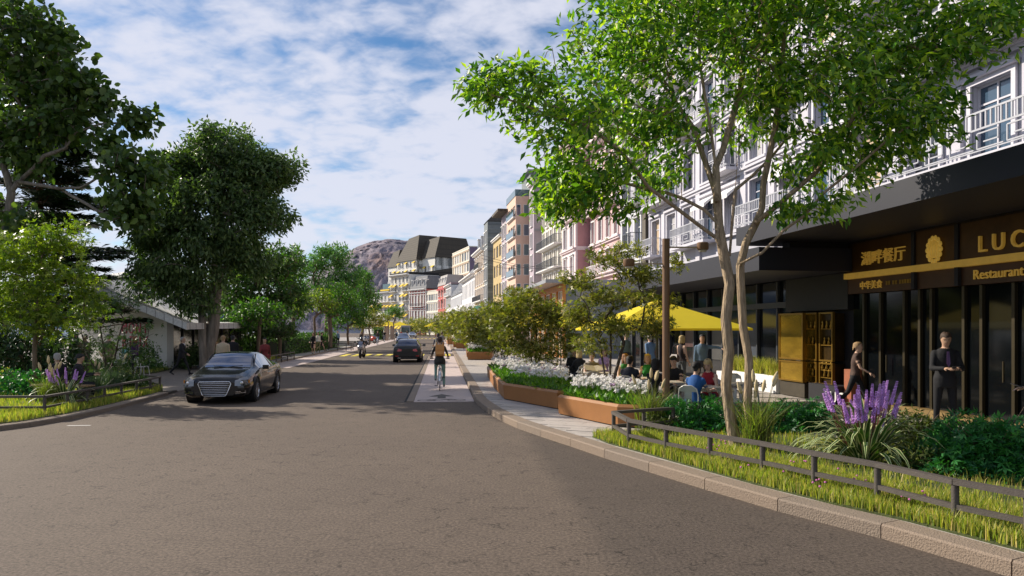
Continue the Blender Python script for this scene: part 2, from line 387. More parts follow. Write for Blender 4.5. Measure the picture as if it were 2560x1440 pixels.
# left lane and pavement
LE = lambda Y: Vector((-11.6-.099*(Y-37.3), Y, 0))
MB().prism([(LE(y).x+dx, y) for y, dx in ((37.5,-1.85),(37.5,0),(165,0),(165,-1.85))], -.05, .014).build('bicycle_lane_left', M_lane, kind='structure')
# left kerb
KL = [(-16,12.2),(-13.4,12.35),(-11.6,12.95),(-10.55,13.9),(-10.05,15.2),(-9.95,16.6),(-10.1,18.5),(-10.6,22.2),(-10.75,23.3)]
KLc = catmull(KL); KLr = resample(KLc, 1.2)
kl = MB().loft([[(p-q*.08).to_tuple()[:2]+(-.02,), (p-q*.08).to_tuple()[:2]+(.07,), (p-q*.22).to_tuple()[:2]+(.07,), (p-q*.22).to_tuple()[:2]+(-.02,)] for p, q in zip(KLc, normals(KLc))]).build('kerb_left', MATS['kerb_mortar'], kind='structure')
NL = [-q for q in normals(KLr)]
for i in range(len(KLr)-1): kerb_stone(KLr[i], KLr[i+1], NL[i], NL[i+1], .10, .28, .006, M_kerb2, kl)
kl2 = thing('kerb_far_left', None, None); tag(kl2, kind='structure')
for Y in range(38, 140, 2):
    a = LE(Y)+Vector((-1.85,0,0)); b = LE(Y+2)+Vector((-1.85,0,0)); q = Vector((-.995,-.099,0))
    kerb_stone(a, b, q, q, .10, .25, .008, M_kerb2, kl2)
MB().prism([(LE(37.5).x-2.1,37.5),(LE(165).x-2.1,165),(-75,165),(-75,37.5)], -.1, .095).build('pavement_left', M_leftpave, kind='structure')
MB().prism([(-10.9,23.5),(-11.9,37.45),(-75,37.45),(-75,10),(-30,10),(-26,27)], -.1, .02).build('path', asphalt('path_asphalt', (.20,.175,.15), False), kind='structure')
# beds
def bed(name, poly, z=.15): return MB().prism(poly, -.05, z, 0).build(name, M_lawn, kind='structure')
BED_R = [(1.42,12.75),(1.62,12.0),(2.05,11.05),(2.5,10.0),(3.0,8.85),(3.52,7.85),(3.95,7.15),(4.35,6.3),(4.85,5.3),(5.5,4.2),(9.5,4.2),(9.2,7.5),(7.6,10.6),(6.2,12.4),(3.1,13.5),(1.75,13.1)]
bed('planting_bed_right', BED_R, .15)
BED_L = [(-16,12.55),(-13.4,12.7),(-11.75,13.25),(-10.8,14.1),(-10.33,15.3),(-10.23,16.6),(-10.38,18.5),(-10.88,22.2),(-11.3,23.3),(-13.5,24.6),(-17,26.5),(-23,28),(-30,28),(-30,12)]
bed('planting_bed_left', BED_L, .11)
BED_L2 = [(-14.05,37.6),(-15.0,47.0),(-16.0,47.8),(-24,47.5),(-23,38)]
bed('planting_bed_far_left', BED_L2, .13)
bed('lawn', [(-17,29.5),(-16.3,33),(-17.2,36.4),(-28,36.4),(-28,29.5)], .06)
BED_L3 = [(-17.4,66),(-19.6,90),(-24,90),(-22,66)]
bed('planting_bed_distant_left', BED_L3, .13)
# crosswalks
def crosswalk(Y0, Y1, name='crosswalk'):
    cw = thing(name, None, None); tag(cw, kind='structure')
    for k in range(9):
        v = -.55-k*.83
        pts = [roadpt(Y0, v-.21), roadpt(Y0, v+.21), roadpt(Y1, v+.21), roadpt(Y1, v-.21)]
        MB().add([(q.x,q.y,.004) for q in pts], [(0,1,2,3)]).build('stripe', M_ylw, cw)
    for v in (.75, 1.5):
        pts = [roadpt(Y0, v-.21), roadpt(Y0, v+.21), roadpt(Y1, v+.21), roadpt(Y1, v-.21)]
        MB().add([(q.x,q.y,.004) for q in pts], [(0,1,2,3)]).build('stripe', M_ylw, cw)
crosswalk(54.3, 58.7); crosswalk(148.6, 152.6)
mk = gp(190, 1064); MB().add([(mk.x-.17,mk.y-.06,.004),(mk.x+.3,mk.y-.02,.004),(mk.x+.3,mk.y+.05,.004),(mk.x-.17,mk.y+.01,.004)], [(0,1,2,3)]).build('paint_mark', mat('white_mark', (.7,.68,.64), .7), road)
# ---------------------------------------------------------------- mountain
def hill(name, ridge, depth, foot, m, nx=160, ny=40, seed=1, amp=18):
    rg = np.random.default_rng(seed); xs = np.linspace(ridge[0][0], ridge[-1][0], nx)
    zr = np.interp(xs, [p[0] for p in ridge], [p[1] for p in ridge]); V = []
    for j in range(ny):
        t = j/(ny-1); prof = math.sin(t*math.pi/2)**.8 if t < 1 else 1
        for i in range(nx):
            V.append((xs[i]+rg.normal(0, 3), foot+depth*t+rg.normal(0, 5), max(-2, zr[i]*prof+rg.normal(0, amp)*(.15+.35*math.sin(t*math.pi)))))
    F = np.array([(j*nx+i, j*nx+i+1, (j+1)*nx+i+1, (j+1)*nx+i) for j in range(ny-1) for i in range(nx-1)])
    return link(name, np_mesh(name, np.array(V), F, m, smooth=True), kind='structure')
mh, t, n, l, b = node_mat('hillside')
tcn = nn(t, 'ShaderNodeTexCoord'); P = tcn.outputs['Object']
f1 = nn(t, 'ShaderNodeTexNoise', {'Vector': P, 'Scale': .17, 'Detail': 6.0, 'Roughness': .8})
f2 = nn(t, 'ShaderNodeTexNoise', {'Vector': P, 'Scale': .006, 'Detail': 5.0, 'Roughness': .6})
c1 = ramp(t, f1.outputs['Fac'], [(.34, (.12,.12,.125)), (.5, (.26,.225,.255)), (.66, (.38,.33,.36))])
c2 = ramp(t, f2.outputs['Fac'], [(.42, (.85,.88,.85)), (.52, (1,1,1)), (.62, (1.35,1.12,.9))])
cc = nn(t, 'ShaderNodeMix', {'Factor': 1.0, 'A': c1, 'B': c2}, data_type='RGBA', blend_type='MULTIPLY').outputs['Result']
l.new(cc, b.inputs['Base Color']); b.inputs['Roughness'].default_value = 1; b.inputs['Specular IOR Level'].default_value = 0
D_ = 1500
def rz_(px, py, Y): return ((px-1280)/FPX*Y, HC+(YH-py)*Y/FPX)
hill('mountain', [rz_(700,800,D_+500), rz_(800,712,D_+500), rz_(850,668,D_+500), rz_(885,640,D_+500), rz_(915,619,D_+500), rz_(945,607,D_+500), rz_(985,601,D_+500), rz_(1030,606,D_+500), rz_(1120,640,D_+500), rz_(1250,690,D_+500), rz_(1500,760,D_+500)], 500, D_, mh, amp=1.3)
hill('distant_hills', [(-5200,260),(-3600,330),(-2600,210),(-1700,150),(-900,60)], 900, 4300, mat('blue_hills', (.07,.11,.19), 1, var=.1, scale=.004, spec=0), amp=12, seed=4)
# ================================================================ buildings
def wallm(name, c, **k): return mat(name, c, .85, var=k.pop('var', .10), scale=k.pop('scale', .9), bump=.15, bscale=18, **k)
W_white = wallm('white_render', (.66,.66,.68)); W_bluewhite = wallm('shaded_bluish_render', (.47,.47,.53)); W_cream = wallm('cream_render', (.68,.63,.53))  # bluish white greyed further, shade put into its colour
W_pink = wallm('pink_render', (.63,.42,.42)); W_palepink = wallm('pale_pink_render', (.72,.60,.61)); W_pinkshade = wallm('shaded_pink_render', (.50,.26,.27))
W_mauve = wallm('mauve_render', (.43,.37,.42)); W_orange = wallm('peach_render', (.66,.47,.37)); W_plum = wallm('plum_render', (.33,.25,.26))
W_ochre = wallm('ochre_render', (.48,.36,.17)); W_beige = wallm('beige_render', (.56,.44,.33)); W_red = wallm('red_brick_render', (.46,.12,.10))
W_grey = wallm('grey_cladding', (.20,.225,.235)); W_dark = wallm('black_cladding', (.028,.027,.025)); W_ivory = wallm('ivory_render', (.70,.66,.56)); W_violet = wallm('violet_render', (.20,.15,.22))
W_hotel = wallm('hotel_render', (.74,.72,.66)); R_brown = slab_mat('brown_slate', (.085,.070,.052), .6, .28, .03); R_grey = slab_mat('grey_slate', (.20,.205,.22), .5, .25, .03)
R_zinc = mat('zinc_roof', (.33,.34,.36), .5, metal=.3, var=.1); W_brick = slab_mat('brown_brick', (.13,.11,.085), .42, .16, .02)
T_white = mat('white_trim', (.76,.75,.74), .6, var=.06); T_dark = mat('dark_trim', (.04,.045,.055), .45, var=.08); T_steel = mat('rail_iron', (.09,.10,.115), .5, var=.06)
G_dark = glassmat('window_glass', (.025,.03,.04), .05); G_blue = glassmat('window_glass_blue', (.05,.09,.14), .05); G_curt = mat('curtained_glass', (.50,.49,.50), .12, var=.18, scale=1.6, spec=.7)
G_teal = glassmat('window_glass_teal', (.05,.12,.14), .06); G_warm = mat('warm_blind', (.52,.40,.27), .35, var=.2, scale=2)
A_yel = mat('yellow_awning', (.72,.50,.04), .8, var=.08); A_red = mat('red_awning', (.55,.05,.08), .8, var=.08); A_green = mat('green_awning', (.03,.16,.11), .8, var=.08)
def wall_grid(L, z0, z1, cols, rows, dep=.22):
    b = MB(); xs = [0.0]; zs = [z0]
    for c, wd in cols: xs += [c-wd/2, c+wd/2]
    for zb, h in rows: zs += [zb, zb+h]
    xs.append(L); zs.append(z1); nx = len(xs); nz = len(zs)
    idx = {}
    def v(i, j, k):
        if (i,j,k) not in idx: idx[i,j,k] = len(b.v); b.v.append((xs[i], 0 if k == 0 else -dep, zs[j]))
        return idx[i,j,k]
    def q(*a): b.f.append(list(a)); b.m.append(0)
    for i in range(nx-1):
        for j in range(nz-1):
            if i % 2 and j % 2:
                q(v(i,j,0),v(i,j,1),v(i+1,j,1),v(i+1,j,0)); q(v(i,j+1,0),v(i+1,j+1,0),v(i+1,j+1,1),v(i,j+1,1))
                q(v(i,j,0),v(i,j+1,0),v(i,j+1,1),v(i,j,1)); q(v(i+1,j,0),v(i+1,j,1),v(i+1,j+1,1),v(i+1,j+1,0))
            else: q(v(i,j,0),v(i,j+1,0),v(i+1,j+1,0),v(i+1,j,0))
    for j in range(nz-1):
        q(v(0,j,0),v(0,j,1),v(0,j+1,1),v(0,j+1,0)); q(v(nx-1,j,0),v(nx-1,j+1,0),v(nx-1,j+1,1),v(nx-1,j,1))
    for i in range(nx-1): q(v(i,nz-1,0),v(i,nz-1,1),v(i+1,nz-1,1),v(i+1,nz-1,0))
    return b
_WM = {}
def win_mesh(wd, h, mull, trans, fm, surround):
    key = (round(wd,2), round(h,2), mull, trans, fm.name, surround)
    if key not in _WM:
        b = MB(); t = .06; y0, y1 = -.05, .03
        b.box((-wd/2,y0,0),(-wd/2+t,y1,h)); b.box((wd/2-t,y0,0),(wd/2,y1,h)); b.box((-wd/2+t,y0,0),(wd/2-t,y1,t)); b.box((-wd/2+t,y0,h-t),(wd/2-t,y1,h))
        for i in range(1, mull+1): x = -wd/2+wd*i/(mull+1); b.box((x-.025,y0+.005,t),(x+.025,y1-.005,h-t))
        if trans: b.box((-wd/2+t,y0+.01,h*trans-.025),(wd/2-t,y1-.01,h*trans+.025))
        if surround:
            s = .14; yy = .2
            b.box((-wd/2-s,yy,-.02),(-wd/2-.002,yy+.07,h+s)); b.box((wd/2+.002,yy,-.02),(wd/2+s,yy+.07,h+s)); b.box((-wd/2-.002,yy,h+.002),(wd/2+.002,yy+.07,h+s)); b.box((-wd/2-s*1.5,yy-.01,-.14),(wd/2+s*1.5,yy+.16,-.03))
            if surround > 1: b.box((-wd/2-s*1.6,yy-.01,h+s+.002),(wd/2+s*1.6,yy+.2,h+s+.12))
        pane = MB().box((-wd/2+t*.5,-.03,t*.5),(wd/2-t*.5,-.012,h-t*.5))
        _WM[key] = (b.mesh(fm, name='window'), {}, pane)
    return _WM[key]
def rail_mesh(L, h, out, m, style='bars'):
    b = MB(); b.bar((0,out,h),(L,out,h),.05,.05); b.bar((0,out,.1),(L,out,.1),.03,.03)
    st = max(.14, L/60)
    if style == 'bars':
        n_ = max(2, int(L/st))
        for i in range(n_+1): x = L*i/n_; b.box((x-.012,out-.012,.1),(x+.012,out+.012,h))
    elif style == 'glass': b.box((0,out-.01,.12),(L,out+.01,h-.03))
    elif style == 'key':
        n_ = max(2, int(L/.16))
        for i in range(n_+1): x = L*i/n_; b.box((x-.02,out-.02,h*.62),(x+.02,out+.02,h))
        b.bar((0,out,h*.6),(L,out,h*.6),.04,.05); n2 = max(1, int(L/.9))
        for i in range(n2):
            x = L*(i+.5)/n2; w_ = L/n2*.44
            for (xa,za,xb,zb) in ((-w_,.15,w_,.15),(w_,.15,w_,h*.5),(w_,h*.5,-w_*.6,h*.5),(-w_*.6,h*.5,-w_*.6,h*.28),(-w_*.6,h*.28,w_*.5,h*.28)):
                b.bar((x+xa,out,za),(x+xb,out,zb),.035,.035)
    if out > .05:
        for x in (0.0, L): b.bar((x,0,h),(x,out,h),.04,.04); b.bar((x,0,.1),(x,out,.1),.03,.03); 
        for x in (0.0, L):
            for k in range(1, max(2, int(out/.16))): y = out*k/max(2,int(out/.16)); b.box((x-.01,y-.01,.1),(x+.01,y+.01,h))
    return b
def facade(par, L, z0, z1, cols, rows, wm, off=(0,0,0), rot=0, dep=.22, fm=T_white, panes=(G_dark,), mull=1, trans=0, surround=0, balc=None, bmat=T_steel, bstyle='bars', awn=None, cornice=(), cmat=T_white, seed=0, shutters=None, name='wall', pw=None):
    rg = random.Random(seed); M4 = Matrix.Translation(off) @ Matrix.Rotation(rot, 4, 'Z')
    wall = wall_grid(L, z0, z1, cols, rows, dep).build(name, wm, par); wall.matrix_local = M4
    def put(nm, me, loc, pr=None):
        o = link(nm, me, pr or par)
        o.matrix_local = (M4 @ Matrix.Translation(loc)) if pr is None else Matrix.Translation(loc)
        return o
    for j, (zb, h) in enumerate(rows):
        for i, (c, wd) in enumerate(cols):
            fme, pcache, pmb = win_mesh(wd-.01, h-.01, mull, trans, fm, surround)
            wo_ = put('window', fme, (c, -dep+.06, zb+.005))
            pm_ = rg.choice(panes) if pw is None else rg.choices(panes, pw)[0]
            if pm_.name not in pcache: pcache[pm_.name] = pmb.mesh(pm_, name='pane')
            put('pane', pcache[pm_.name], (0,0,0), wo_)
            if shutters:
                b = MB()
                for s_ in (-1,1): b.box((s_*(wd/2+.16)-.15,dep-.03,.02),(s_*(wd/2+.16)+.15,dep+.0,h-.02))
                put('shutter_pair', b.mesh(shutters), (0,0,0), wo_)
    for (j, groups, out, hh) in (balc or []):
        zb = rows[j][0]-.06
        for g in groups:
            x0 = cols[g[0]][0]-cols[g[0]][1]/2-.3; x1 = cols[g[1]][0]+cols[g[1]][1]/2+.3
            x0 = max(0.02, x0); x1 = min(L-.02, x1)
            bo = put('balcony', MB().box((0,.003,-.14),(x1-x0,out,0)).mesh(cmat), (x0,0,zb))
            put('railing', rail_mesh(x1-x0, hh, out-.05, bmat, bstyle).mesh(bmat), (0,0,0), bo)
    for (j, idxs, am, out) in (awn or []):
        for i in idxs:
            c, wd = cols[i]; zb, h = rows[j]; zt = zb+h+.12; b = MB(); x0, x1 = -wd/2-.18, wd/2+.18
            b.add([(x0,.01,0),(x1,.01,0),(x1,out,-out*.75),(x0,out,-out*.75),(x0,out,-out*.75-.18),(x1,out,-out*.75-.18),(x0,.01,-.06),(x1,.01,-.06)],
                  [(0,3,2,1),(3,4,5,2),(0,6,4,3),(1,2,5,7),(6,7,5,4)])
            put('awning', b.mesh(am), (c,0,zt))
    for z_, pr_, hh in cornice:
        put('cornice', MB().box((-.03,.003,0),(L+.03,pr_,hh*.55)).box((-.06,.003,hh*.55),(L+.06,pr_*1.6,hh)).mesh(cmat), (0,0,z_))
    return wall
def cols_(L, n, wd, m0=None):
    m0 = L/n/2 if m0 is None else m0
    return [(m0+(L-2*m0)*i/max(1,n-1), wd) if n > 1 else (L/2, wd) for i in range(n)]
def bld(name, label, P0, P1, D, H, side_m, base_z=.1, cat='building'):
    """Empty at the near corner of the road front; local x along the front, y outward"""
    P0 = Vector((*P0,0)); P1 = Vector((*P1,0)); d = P1-P0; L = d.length
    o = thing(name, label, cat, (P0.x,P0.y,base_z), math.atan2(d.y, d.x)); 
    MB().box((.0,-D,-.3),(L,-.23,H-.01)).build('core', side_m, o)
    return o, L
def mansard(par, L, D, z, h, inset, m, dormers=0, dm=T_white, x0=0, over=.15, name='roof', back=True):
    b = MB(); o = over
    b.add([(x0-o,o,z),(x0+L+o,o,z),(x0+L+o,-D,z),(x0-o,-D,z),(x0+inset,-inset,z+h),(x0+L-inset,-inset,z+h),(x0+L-inset,-D+inset,z+h),(x0+inset,-D+inset,z+h)],
          [(0,4,5,1),(1,5,6,2),(2,6,7,3),(3,7,4,0),(4,7,6,5),(0,1,2,3)])
    r_ = b.build(name, m, par)
    for i in range(dormers):
        x = x0+L*(i+.5)/dormers; w_ = .55; zz = z+h*.15; hh = h*.55; y = -inset*.15
        d_ = MB().box((x-w_,-inset*.9-.3,zz),(x+w_,y,zz+hh)).box((x-w_-.1,-inset*.9-.3,zz+hh),(x+w_+.1,y+.12,zz+hh+.14)).build('dormer', dm, r_)
        MB().box((x-w_+.12,y+.004,zz+.12),(x+w_-.12,y+.02,zz+hh-.12)).build('dormer_pane', G_dark, r_)
    return r_
def parapet(par, L, D, z, h, m): MB().box((-.08,-D,z),(L+.08,.08,z+h)).build('parapet', m, par)
# ---- text
def text(name, s, size, ext, m, par, loc, rot, sx=1.0, align='CENTER', bevel=0):
    cu = bpy.data.curves.new(name, 'FONT'); cu.body = s; cu.size = size; cu.extrude = ext; cu.align_x = align; cu.resolution_u = 3; cu.bevel_depth = bevel
    o = bpy.data.objects.new(name, cu); COL.objects.link(o)
    me = bpy.data.meshes.new_from_object(o.evaluated_get(bpy.context.evaluated_depsgraph_get())); bpy.data.objects.remove(o)
    me.materials.clear(); me.materials.append(m)
    q = link(name, me, par, loc, rot); q.scale = (sx,1,1); return q
FR = (R(90), 0, R(180))      # lettering on a road front (local +y outward)
# ---- shop building with canopies
Y0 = 4.0
def sx_(Y): return (Y-Y0)/EB.y
p0 = rowp(Y0)
shop = thing('shop_row', 'low dark shopfront row with deep navy canopies and a gold restaurant sign', 'shop', (p0.x,p0.y,.13), A_ROW)
LS = sx_(36.2)
M_navy = mat('navy_canopy', (.016,.017,.027), .55, var=.05, scale=2); M_soff = mat('shaded_soffit', (.012,.012,.016), .7, var=.1)  # soffit darkened, deep shade put into its colour
M_gold = mat('gold_trim', (.30,.175,.028), .35, metal=.75, var=.15, scale=5); M_goldp = mat('shaded_gold_panel', (.085,.040,.008), .4, metal=.35, var=.35, scale=1.4)  # sign panel gold darkened to hold the canopy shade in its colour
M_lit = mat('lit_gold', (.60,.40,.08), .4, var=.2, scale=3, emit=(1,.55,.08,.08)); M_lam = mat('glowing_lamp', (.9,.75,.4), .4, var=0, emit=(1,.65,.12,.45))
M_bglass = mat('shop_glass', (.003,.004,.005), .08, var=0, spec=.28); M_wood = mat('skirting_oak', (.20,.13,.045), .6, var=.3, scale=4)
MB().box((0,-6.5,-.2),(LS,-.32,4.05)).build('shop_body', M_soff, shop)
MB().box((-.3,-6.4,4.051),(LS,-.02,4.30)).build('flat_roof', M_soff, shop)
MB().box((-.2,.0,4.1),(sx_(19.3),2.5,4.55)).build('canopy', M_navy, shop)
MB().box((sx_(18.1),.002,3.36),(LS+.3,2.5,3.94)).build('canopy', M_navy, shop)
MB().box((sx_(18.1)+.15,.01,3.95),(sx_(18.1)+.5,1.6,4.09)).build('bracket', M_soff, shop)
# restaurant front, its colours darkened in place of deep canopy shade
def px_x(px, out=0.0):   # along-coordinate of a column of the front
    r = (px-1280)/FPX; return sx_((11.37-out)/(r+.156))
xr0, xr1 = 0.0, sx_(18.35)
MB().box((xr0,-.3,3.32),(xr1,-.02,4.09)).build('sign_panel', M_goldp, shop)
MB().box((xr0,-.3,2.80),(xr1,-.06,3.17)).build('sign_panel', mat('shaded_brown_panel', (.06,.027,.010), .45, metal=.2, var=.3, scale=1.6), shop)
MB().box((xr0,-.3,3.175),(xr1,.06,3.315)).build('gold_moulding', M_lit, shop)
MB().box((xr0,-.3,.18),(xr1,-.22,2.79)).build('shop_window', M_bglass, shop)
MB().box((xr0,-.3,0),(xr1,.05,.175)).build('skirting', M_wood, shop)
for px in (2145, 2186, 2245, 2283, 2312, 2392, 2436, 2516, 2620, 2760):
    x = px_x(px); MB().box((x-.035,-.215,.18),(x+.035,-.14,2.79)).build('mullion', mat('shaded_bronze_mullion', (.05,.040,.022), .4, metal=.5, var=.1), shop)
for px in (2283, 2392):
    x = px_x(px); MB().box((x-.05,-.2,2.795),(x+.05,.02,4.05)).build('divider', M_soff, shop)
for px in (2205, 2495):
    x = px_x(px); MB().box((x-.012,-.13,.9),(x+.012,-.10,1.3)).build('door_handle', MATS['shaded_bronze_mullion'], shop)
text('sign_letters', '湖畔餐厅', .36, .02, M_lit, shop, (px_x(2207),.012,3.50), FR, 1.1)
text('sign_letters', '中华美食', .21, .015, M_lit, shop, (px_x(2174),-.03,2.91), FR, 1.0)
for i in range(9):
    x = px_x(2212)-.085*i-(.06 if i > 1 else 0)-(.06 if i > 3 else 0); MB().box((x-.03,-.058,2.95),(x+.03,-.045,3.04)).build('small_lettering', M_gold, shop)
text('sign_letters', 'L U C', .46, .03, M_lit, shop, (px_x(2503),.012,3.42), FR, .95)
text('sign_letters', 'Restaurant', .27, .015, M_lit, shop, (px_x(2490),-.03,2.90), FR, 1.0)
text('sign_letters', 'LUC', .42, .02, T_white, shop, (px_x(2086,.3),.32,.03), FR, 1.0)
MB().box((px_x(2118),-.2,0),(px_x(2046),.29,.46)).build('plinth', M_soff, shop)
MB().box((px_x(2137),-.3,0),(px_x(2118)-.02,.1,.9)).build('terracotta_panel', mat('terracotta', (.30,.10,.05), .7, var=.2), shop)
em = MB(); ex = px_x(2338)        # gilt emblem: ring, flame leaves and lamp glow
for k in range(14):
    a = 2*math.pi*k/14; em.ell((ex+.2*math.cos(a), .03, 3.60+.25*math.sin(a)), (.05,.03,.06), 6, 5)
for k in range(5): em.tube([(ex-.12+.06*k,.03,3.42),(ex-.16+.08*k,.04,3.62),(ex-.05+.03*k,.03,3.86)], [.02,.035,.006], 6)
em.build('emblem', mat('lit_emblem', (.7,.48,.1), .4, var=.2, emit=(1,.6,.1,.12)), shop, smooth=True)
# jeweller's showcases
def showcase(xa, xb, out):
    MB().box((xa,-.3,.02),(xb,out-.06,.40)).build('plinth', mat('dark_bronze', (.07,.06,.045), .5, metal=.4, var=.2), shop)
    for z0_, z1_ in ((.42,1.02),(1.05,2.36)):
        f = MB(); t = .045
        f.box((xa,out-.08,z0_),(xa+t,out,z1_)); f.box((xb-t,out-.08,z0_),(xb,out,z1_)); f.box((xa+t,out-.08,z0_),(xb-t,out,z0_+t)); f.box((xa+t,out-.08,z1_-t),(xb-t,out,z1_))
        for q in (.33,.66): f.box((xa+t,out-.07,z0_+(z1_-z0_)*q-.012),(xb-t,out-.02,z0_+(z1_-z0_)*q+.012))
        f.build('gilt_frame', M_gold, shop)
        MB().box((xa+t*.5,-.3,z0_+.03),(xb-t*.5,out-.082,z1_-.03)).build('gilt_back', mat('gilt_panel', (.045,.026,.006), .3, metal=.4, var=.5, scale=3), shop)
        for q in range(5):
            x = xa+t*1.6+(xb-xa-3*t)*(q+.5)/5; zz = z0_+(z1_-z0_)*(.335 if q % 2 else .665)
            MB().lathe([(.03,0),(.045,.06),(.02,.14),(.035,.18),(.004,.24)], 7, 0, (x,out-.045,zz)).build('ornament', M_gold, shop, smooth=True)
xs_a = px_x(2116)
for (pa, pb, o_) in ((2086,2052,.06),(2046,2012,.06)): showcase(px_x(pa), px_x(pb), o_)
xa, xb = px_x(2004,.3), px_x(1944,.3)
MB().box((xa,-.3,.02),(xb,.24,.42)).build('plinth', MATS['dark_bronze'], shop)
M_gg = mat('gilded_glass_sheen', (.60,.38,.05), .16, metal=.8, var=.45, scale=1.1, stretch=(1,1,3.2))  # horizontal sheen bands are painted into the gold colour
for z0_, z1_ in ((.44,1.02),(1.05,2.36)):
    MB().box((xa+.04,-.3,z0_+.03),(xb-.04,.27,z1_-.03)).build('gilded_panel', M_gg, shop)
    for (a0,b0,c0,d0) in ((xa,xa+.05,z0_,z1_),(xb-.05,xb,z0_,z1_),(xa+.05,xb-.05,z0_,z0_+.045),(xa+.05,xb-.05,z1_-.045,z1_)): MB().box((a0,.2,c0),(b0,.295,d0)).build('gilt_frame', M_gold, shop)
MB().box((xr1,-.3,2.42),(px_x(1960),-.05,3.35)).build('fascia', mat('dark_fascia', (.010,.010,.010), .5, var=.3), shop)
# glazed shop beyond with white base sign
xg = px_x(1936,.3)
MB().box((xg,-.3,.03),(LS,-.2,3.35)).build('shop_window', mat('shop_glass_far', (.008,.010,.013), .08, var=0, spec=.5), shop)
for i in range(12):
    x = xg+(LS-xg)*(i+.5)/12; MB().box((x-.04,-.195,.03),(x+.04,-.1,3.35)).build('mullion', T_dark, shop)
MB().box((xg,-.19,2.55),(LS,-.06,2.72)).build('transom', T_dark, shop)
for i in range(11):
    x = xg+(LS-xg)*(i+1)/12; m_ = [G_curt, G_warm, W_plum][i % 3]
    if i % 2: MB().box((x-.5,-.198,.8+.2*(i%3)),(x+.4,-.192,2.1)).build('window_display', mat('display_panel%d' % (i%3), [(.07,.07,.07),(.05,.06,.08),(.08,.04,.04)][i%3], .4, var=.3, scale=4), shop)
MB().box((px_x(1938,.3),-.15,.01),(px_x(1790,.3),.3,.46)).build('base_sign', mat('white_sign_board', (.72,.72,.72), .5, var=.05), shop)
text('sign_letters', 'LE', .21, .008, mat('navy_letters', (.03,.035,.07), .5), shop, (px_x(1830,.3),.312,.14), FR, 1.25)
text('sign_letters', 'PENDULIER', .21, .008, MATS['navy_letters'], shop, (px_x(1888,.3),.312,.14), FR, 1.25)
# ---- tall white building behind the shops
F1 = lambda Y, out=0: Vector((15.92-.156*Y, Y, 0))+NB*out
a, b_ = F1(13), F1(45.8)
o, L = bld('white_apartment_house', 'tall bluish-white apartment house with balconies rising behind the big green tree', (a.x,a.y), (b_.x,b_.y), 11, 24.6, W_bluewhite)
zf = [6.5+3.05*i for i in range(6)]
cs = cols_(L, 13, 1.35)
facade(o, L, 0, 24.6, cs, [(z_, 2.15) for z_ in zf], W_bluewhite, panes=(G_curt, G_dark, G_warm, G_curt, G_blue), mull=1, trans=.75, surround=2, seed=3,
       balc=[(0,[(0,4)],1.0,1.1),(1,[(0,4)],1.0,1.1),(2,[(0,4)],1.0,1.1),(3,[(0,4)],1.0,1.1),(0,[(6,7),(9,10),(12,12)],.8,1.0),(2,[(6,7),(9,10)],.8,1.0),(1,[(8,8),(11,12)],.8,1.0),(3,[(8,8),(10,12)],.8,1.0),(4,[(6,12)],.8,1.0)],
       bstyle='key', bmat=mat('grey_rail', (.42,.43,.47), .5, var=.08), fm=mat('shaded_lilac_trim', (.56,.55,.61), .6, var=.08), cmat=mat('shaded_lilac_trim', (.56,.55,.61)), cornice=[(9.1,.14,.24),(12.15,.14,.24),(15.2,.14,.24),(18.25,.14,.24),(21.3,.14,.24),(24.1,.4,.5)], awn=[(0,(6,8,9),T_white,.7),(1,(6,7),T_white,.7)])  # white trim toned down to lilac, shade put into the colour
mansard(o, L, 11, 24.61, 3.2, 1.4, R_brown, 9)
for i in range(14):
    x = L*i/13; MB().box((max(.02,x-.26),.004,5.0),(min(L-.02,x+.26),.12,24.0)).build('pilaster', wallm('shaded_lilac_pilaster', (.55,.54,.60)), o)
MB().box((L+.0,-6,0),(L+.62,.3,27.5)).build('chimney_stack', W_brick, o)
a, b_ = F1(46.6), F1(52)
o, L = bld('corner_bay_house', 'slim bluish-white house with a corner bay balcony beside a brown brick chimney', (a.x,a.y), (b_.x,b_.y), 10, 19.3, W_bluewhite)
facade(o, L, 0, 19.3, cols_(L, 2, 1.2), [(1.2+3.05*i, 2.1) for i in range(6)], W_bluewhite, panes=(G_curt,G_warm,G_blue), trans=.7, surround=2, seed=5, balc=[(k,[(0,0)],.9,1.0) for k in (1,2,3,4)], bmat=T_steel, cornice=[(4.0+3.05*i,.14,.2) for i in range(5)]+[(19.0,.4,.4)])
mansard(o, L, 10, 19.31, 3.4, 1.2, R_brown, 2)
# ---- pink house, two parts
o, L = bld('pink_house', 'pink rendered house with white sash windows and deep cornices', (9.9,65.6), (8.25,76.0), 11, 20.5, W_palepink)
facade(o, L, 0, 20.5, cols_(L, 4, 1.15), [(1.0,2.4)]+[(4.2+3.3*i,2.2) for i in range(5)], W_pink, panes=(G_blue,G_curt,G_curt), trans=.7, surround=1, seed=8, cornice=[(7.0,.35,.45),(10.3,.2,.3),(13.6,.5,.6),(16.9,.25,.3),(20.2,.7,.6)], cmat=W_palepink, balc=[(2,[(0,3)],.6,.9)], bmat=T_white)
mansard(o, L, 11, 20.8, 4.2, 2.6, R_brown, 3)
o, L = bld('pale_pink_bay_house', 'projecting pale pink bay house with rose side wall, shade painted in', (6.72,76.2), (5.74,82.3), 11, 22, W_pinkshade)  # side wall takes a darker pink, its shade put into the colour
facade(o, L, 0, 22, cols_(L, 2, 1.3), [(1.0,2.4)]+[(4.2+3.3*i,2.2) for i in range(5)], W_palepink, panes=(G_curt,G_blue), trans=.7, surround=2, seed=9, cornice=[(7.0,.3,.4),(10.3,.2,.3),(13.6,.4,.5),(16.9,.25,.3),(21.6,.6,.6)], cmat=W_palepink)
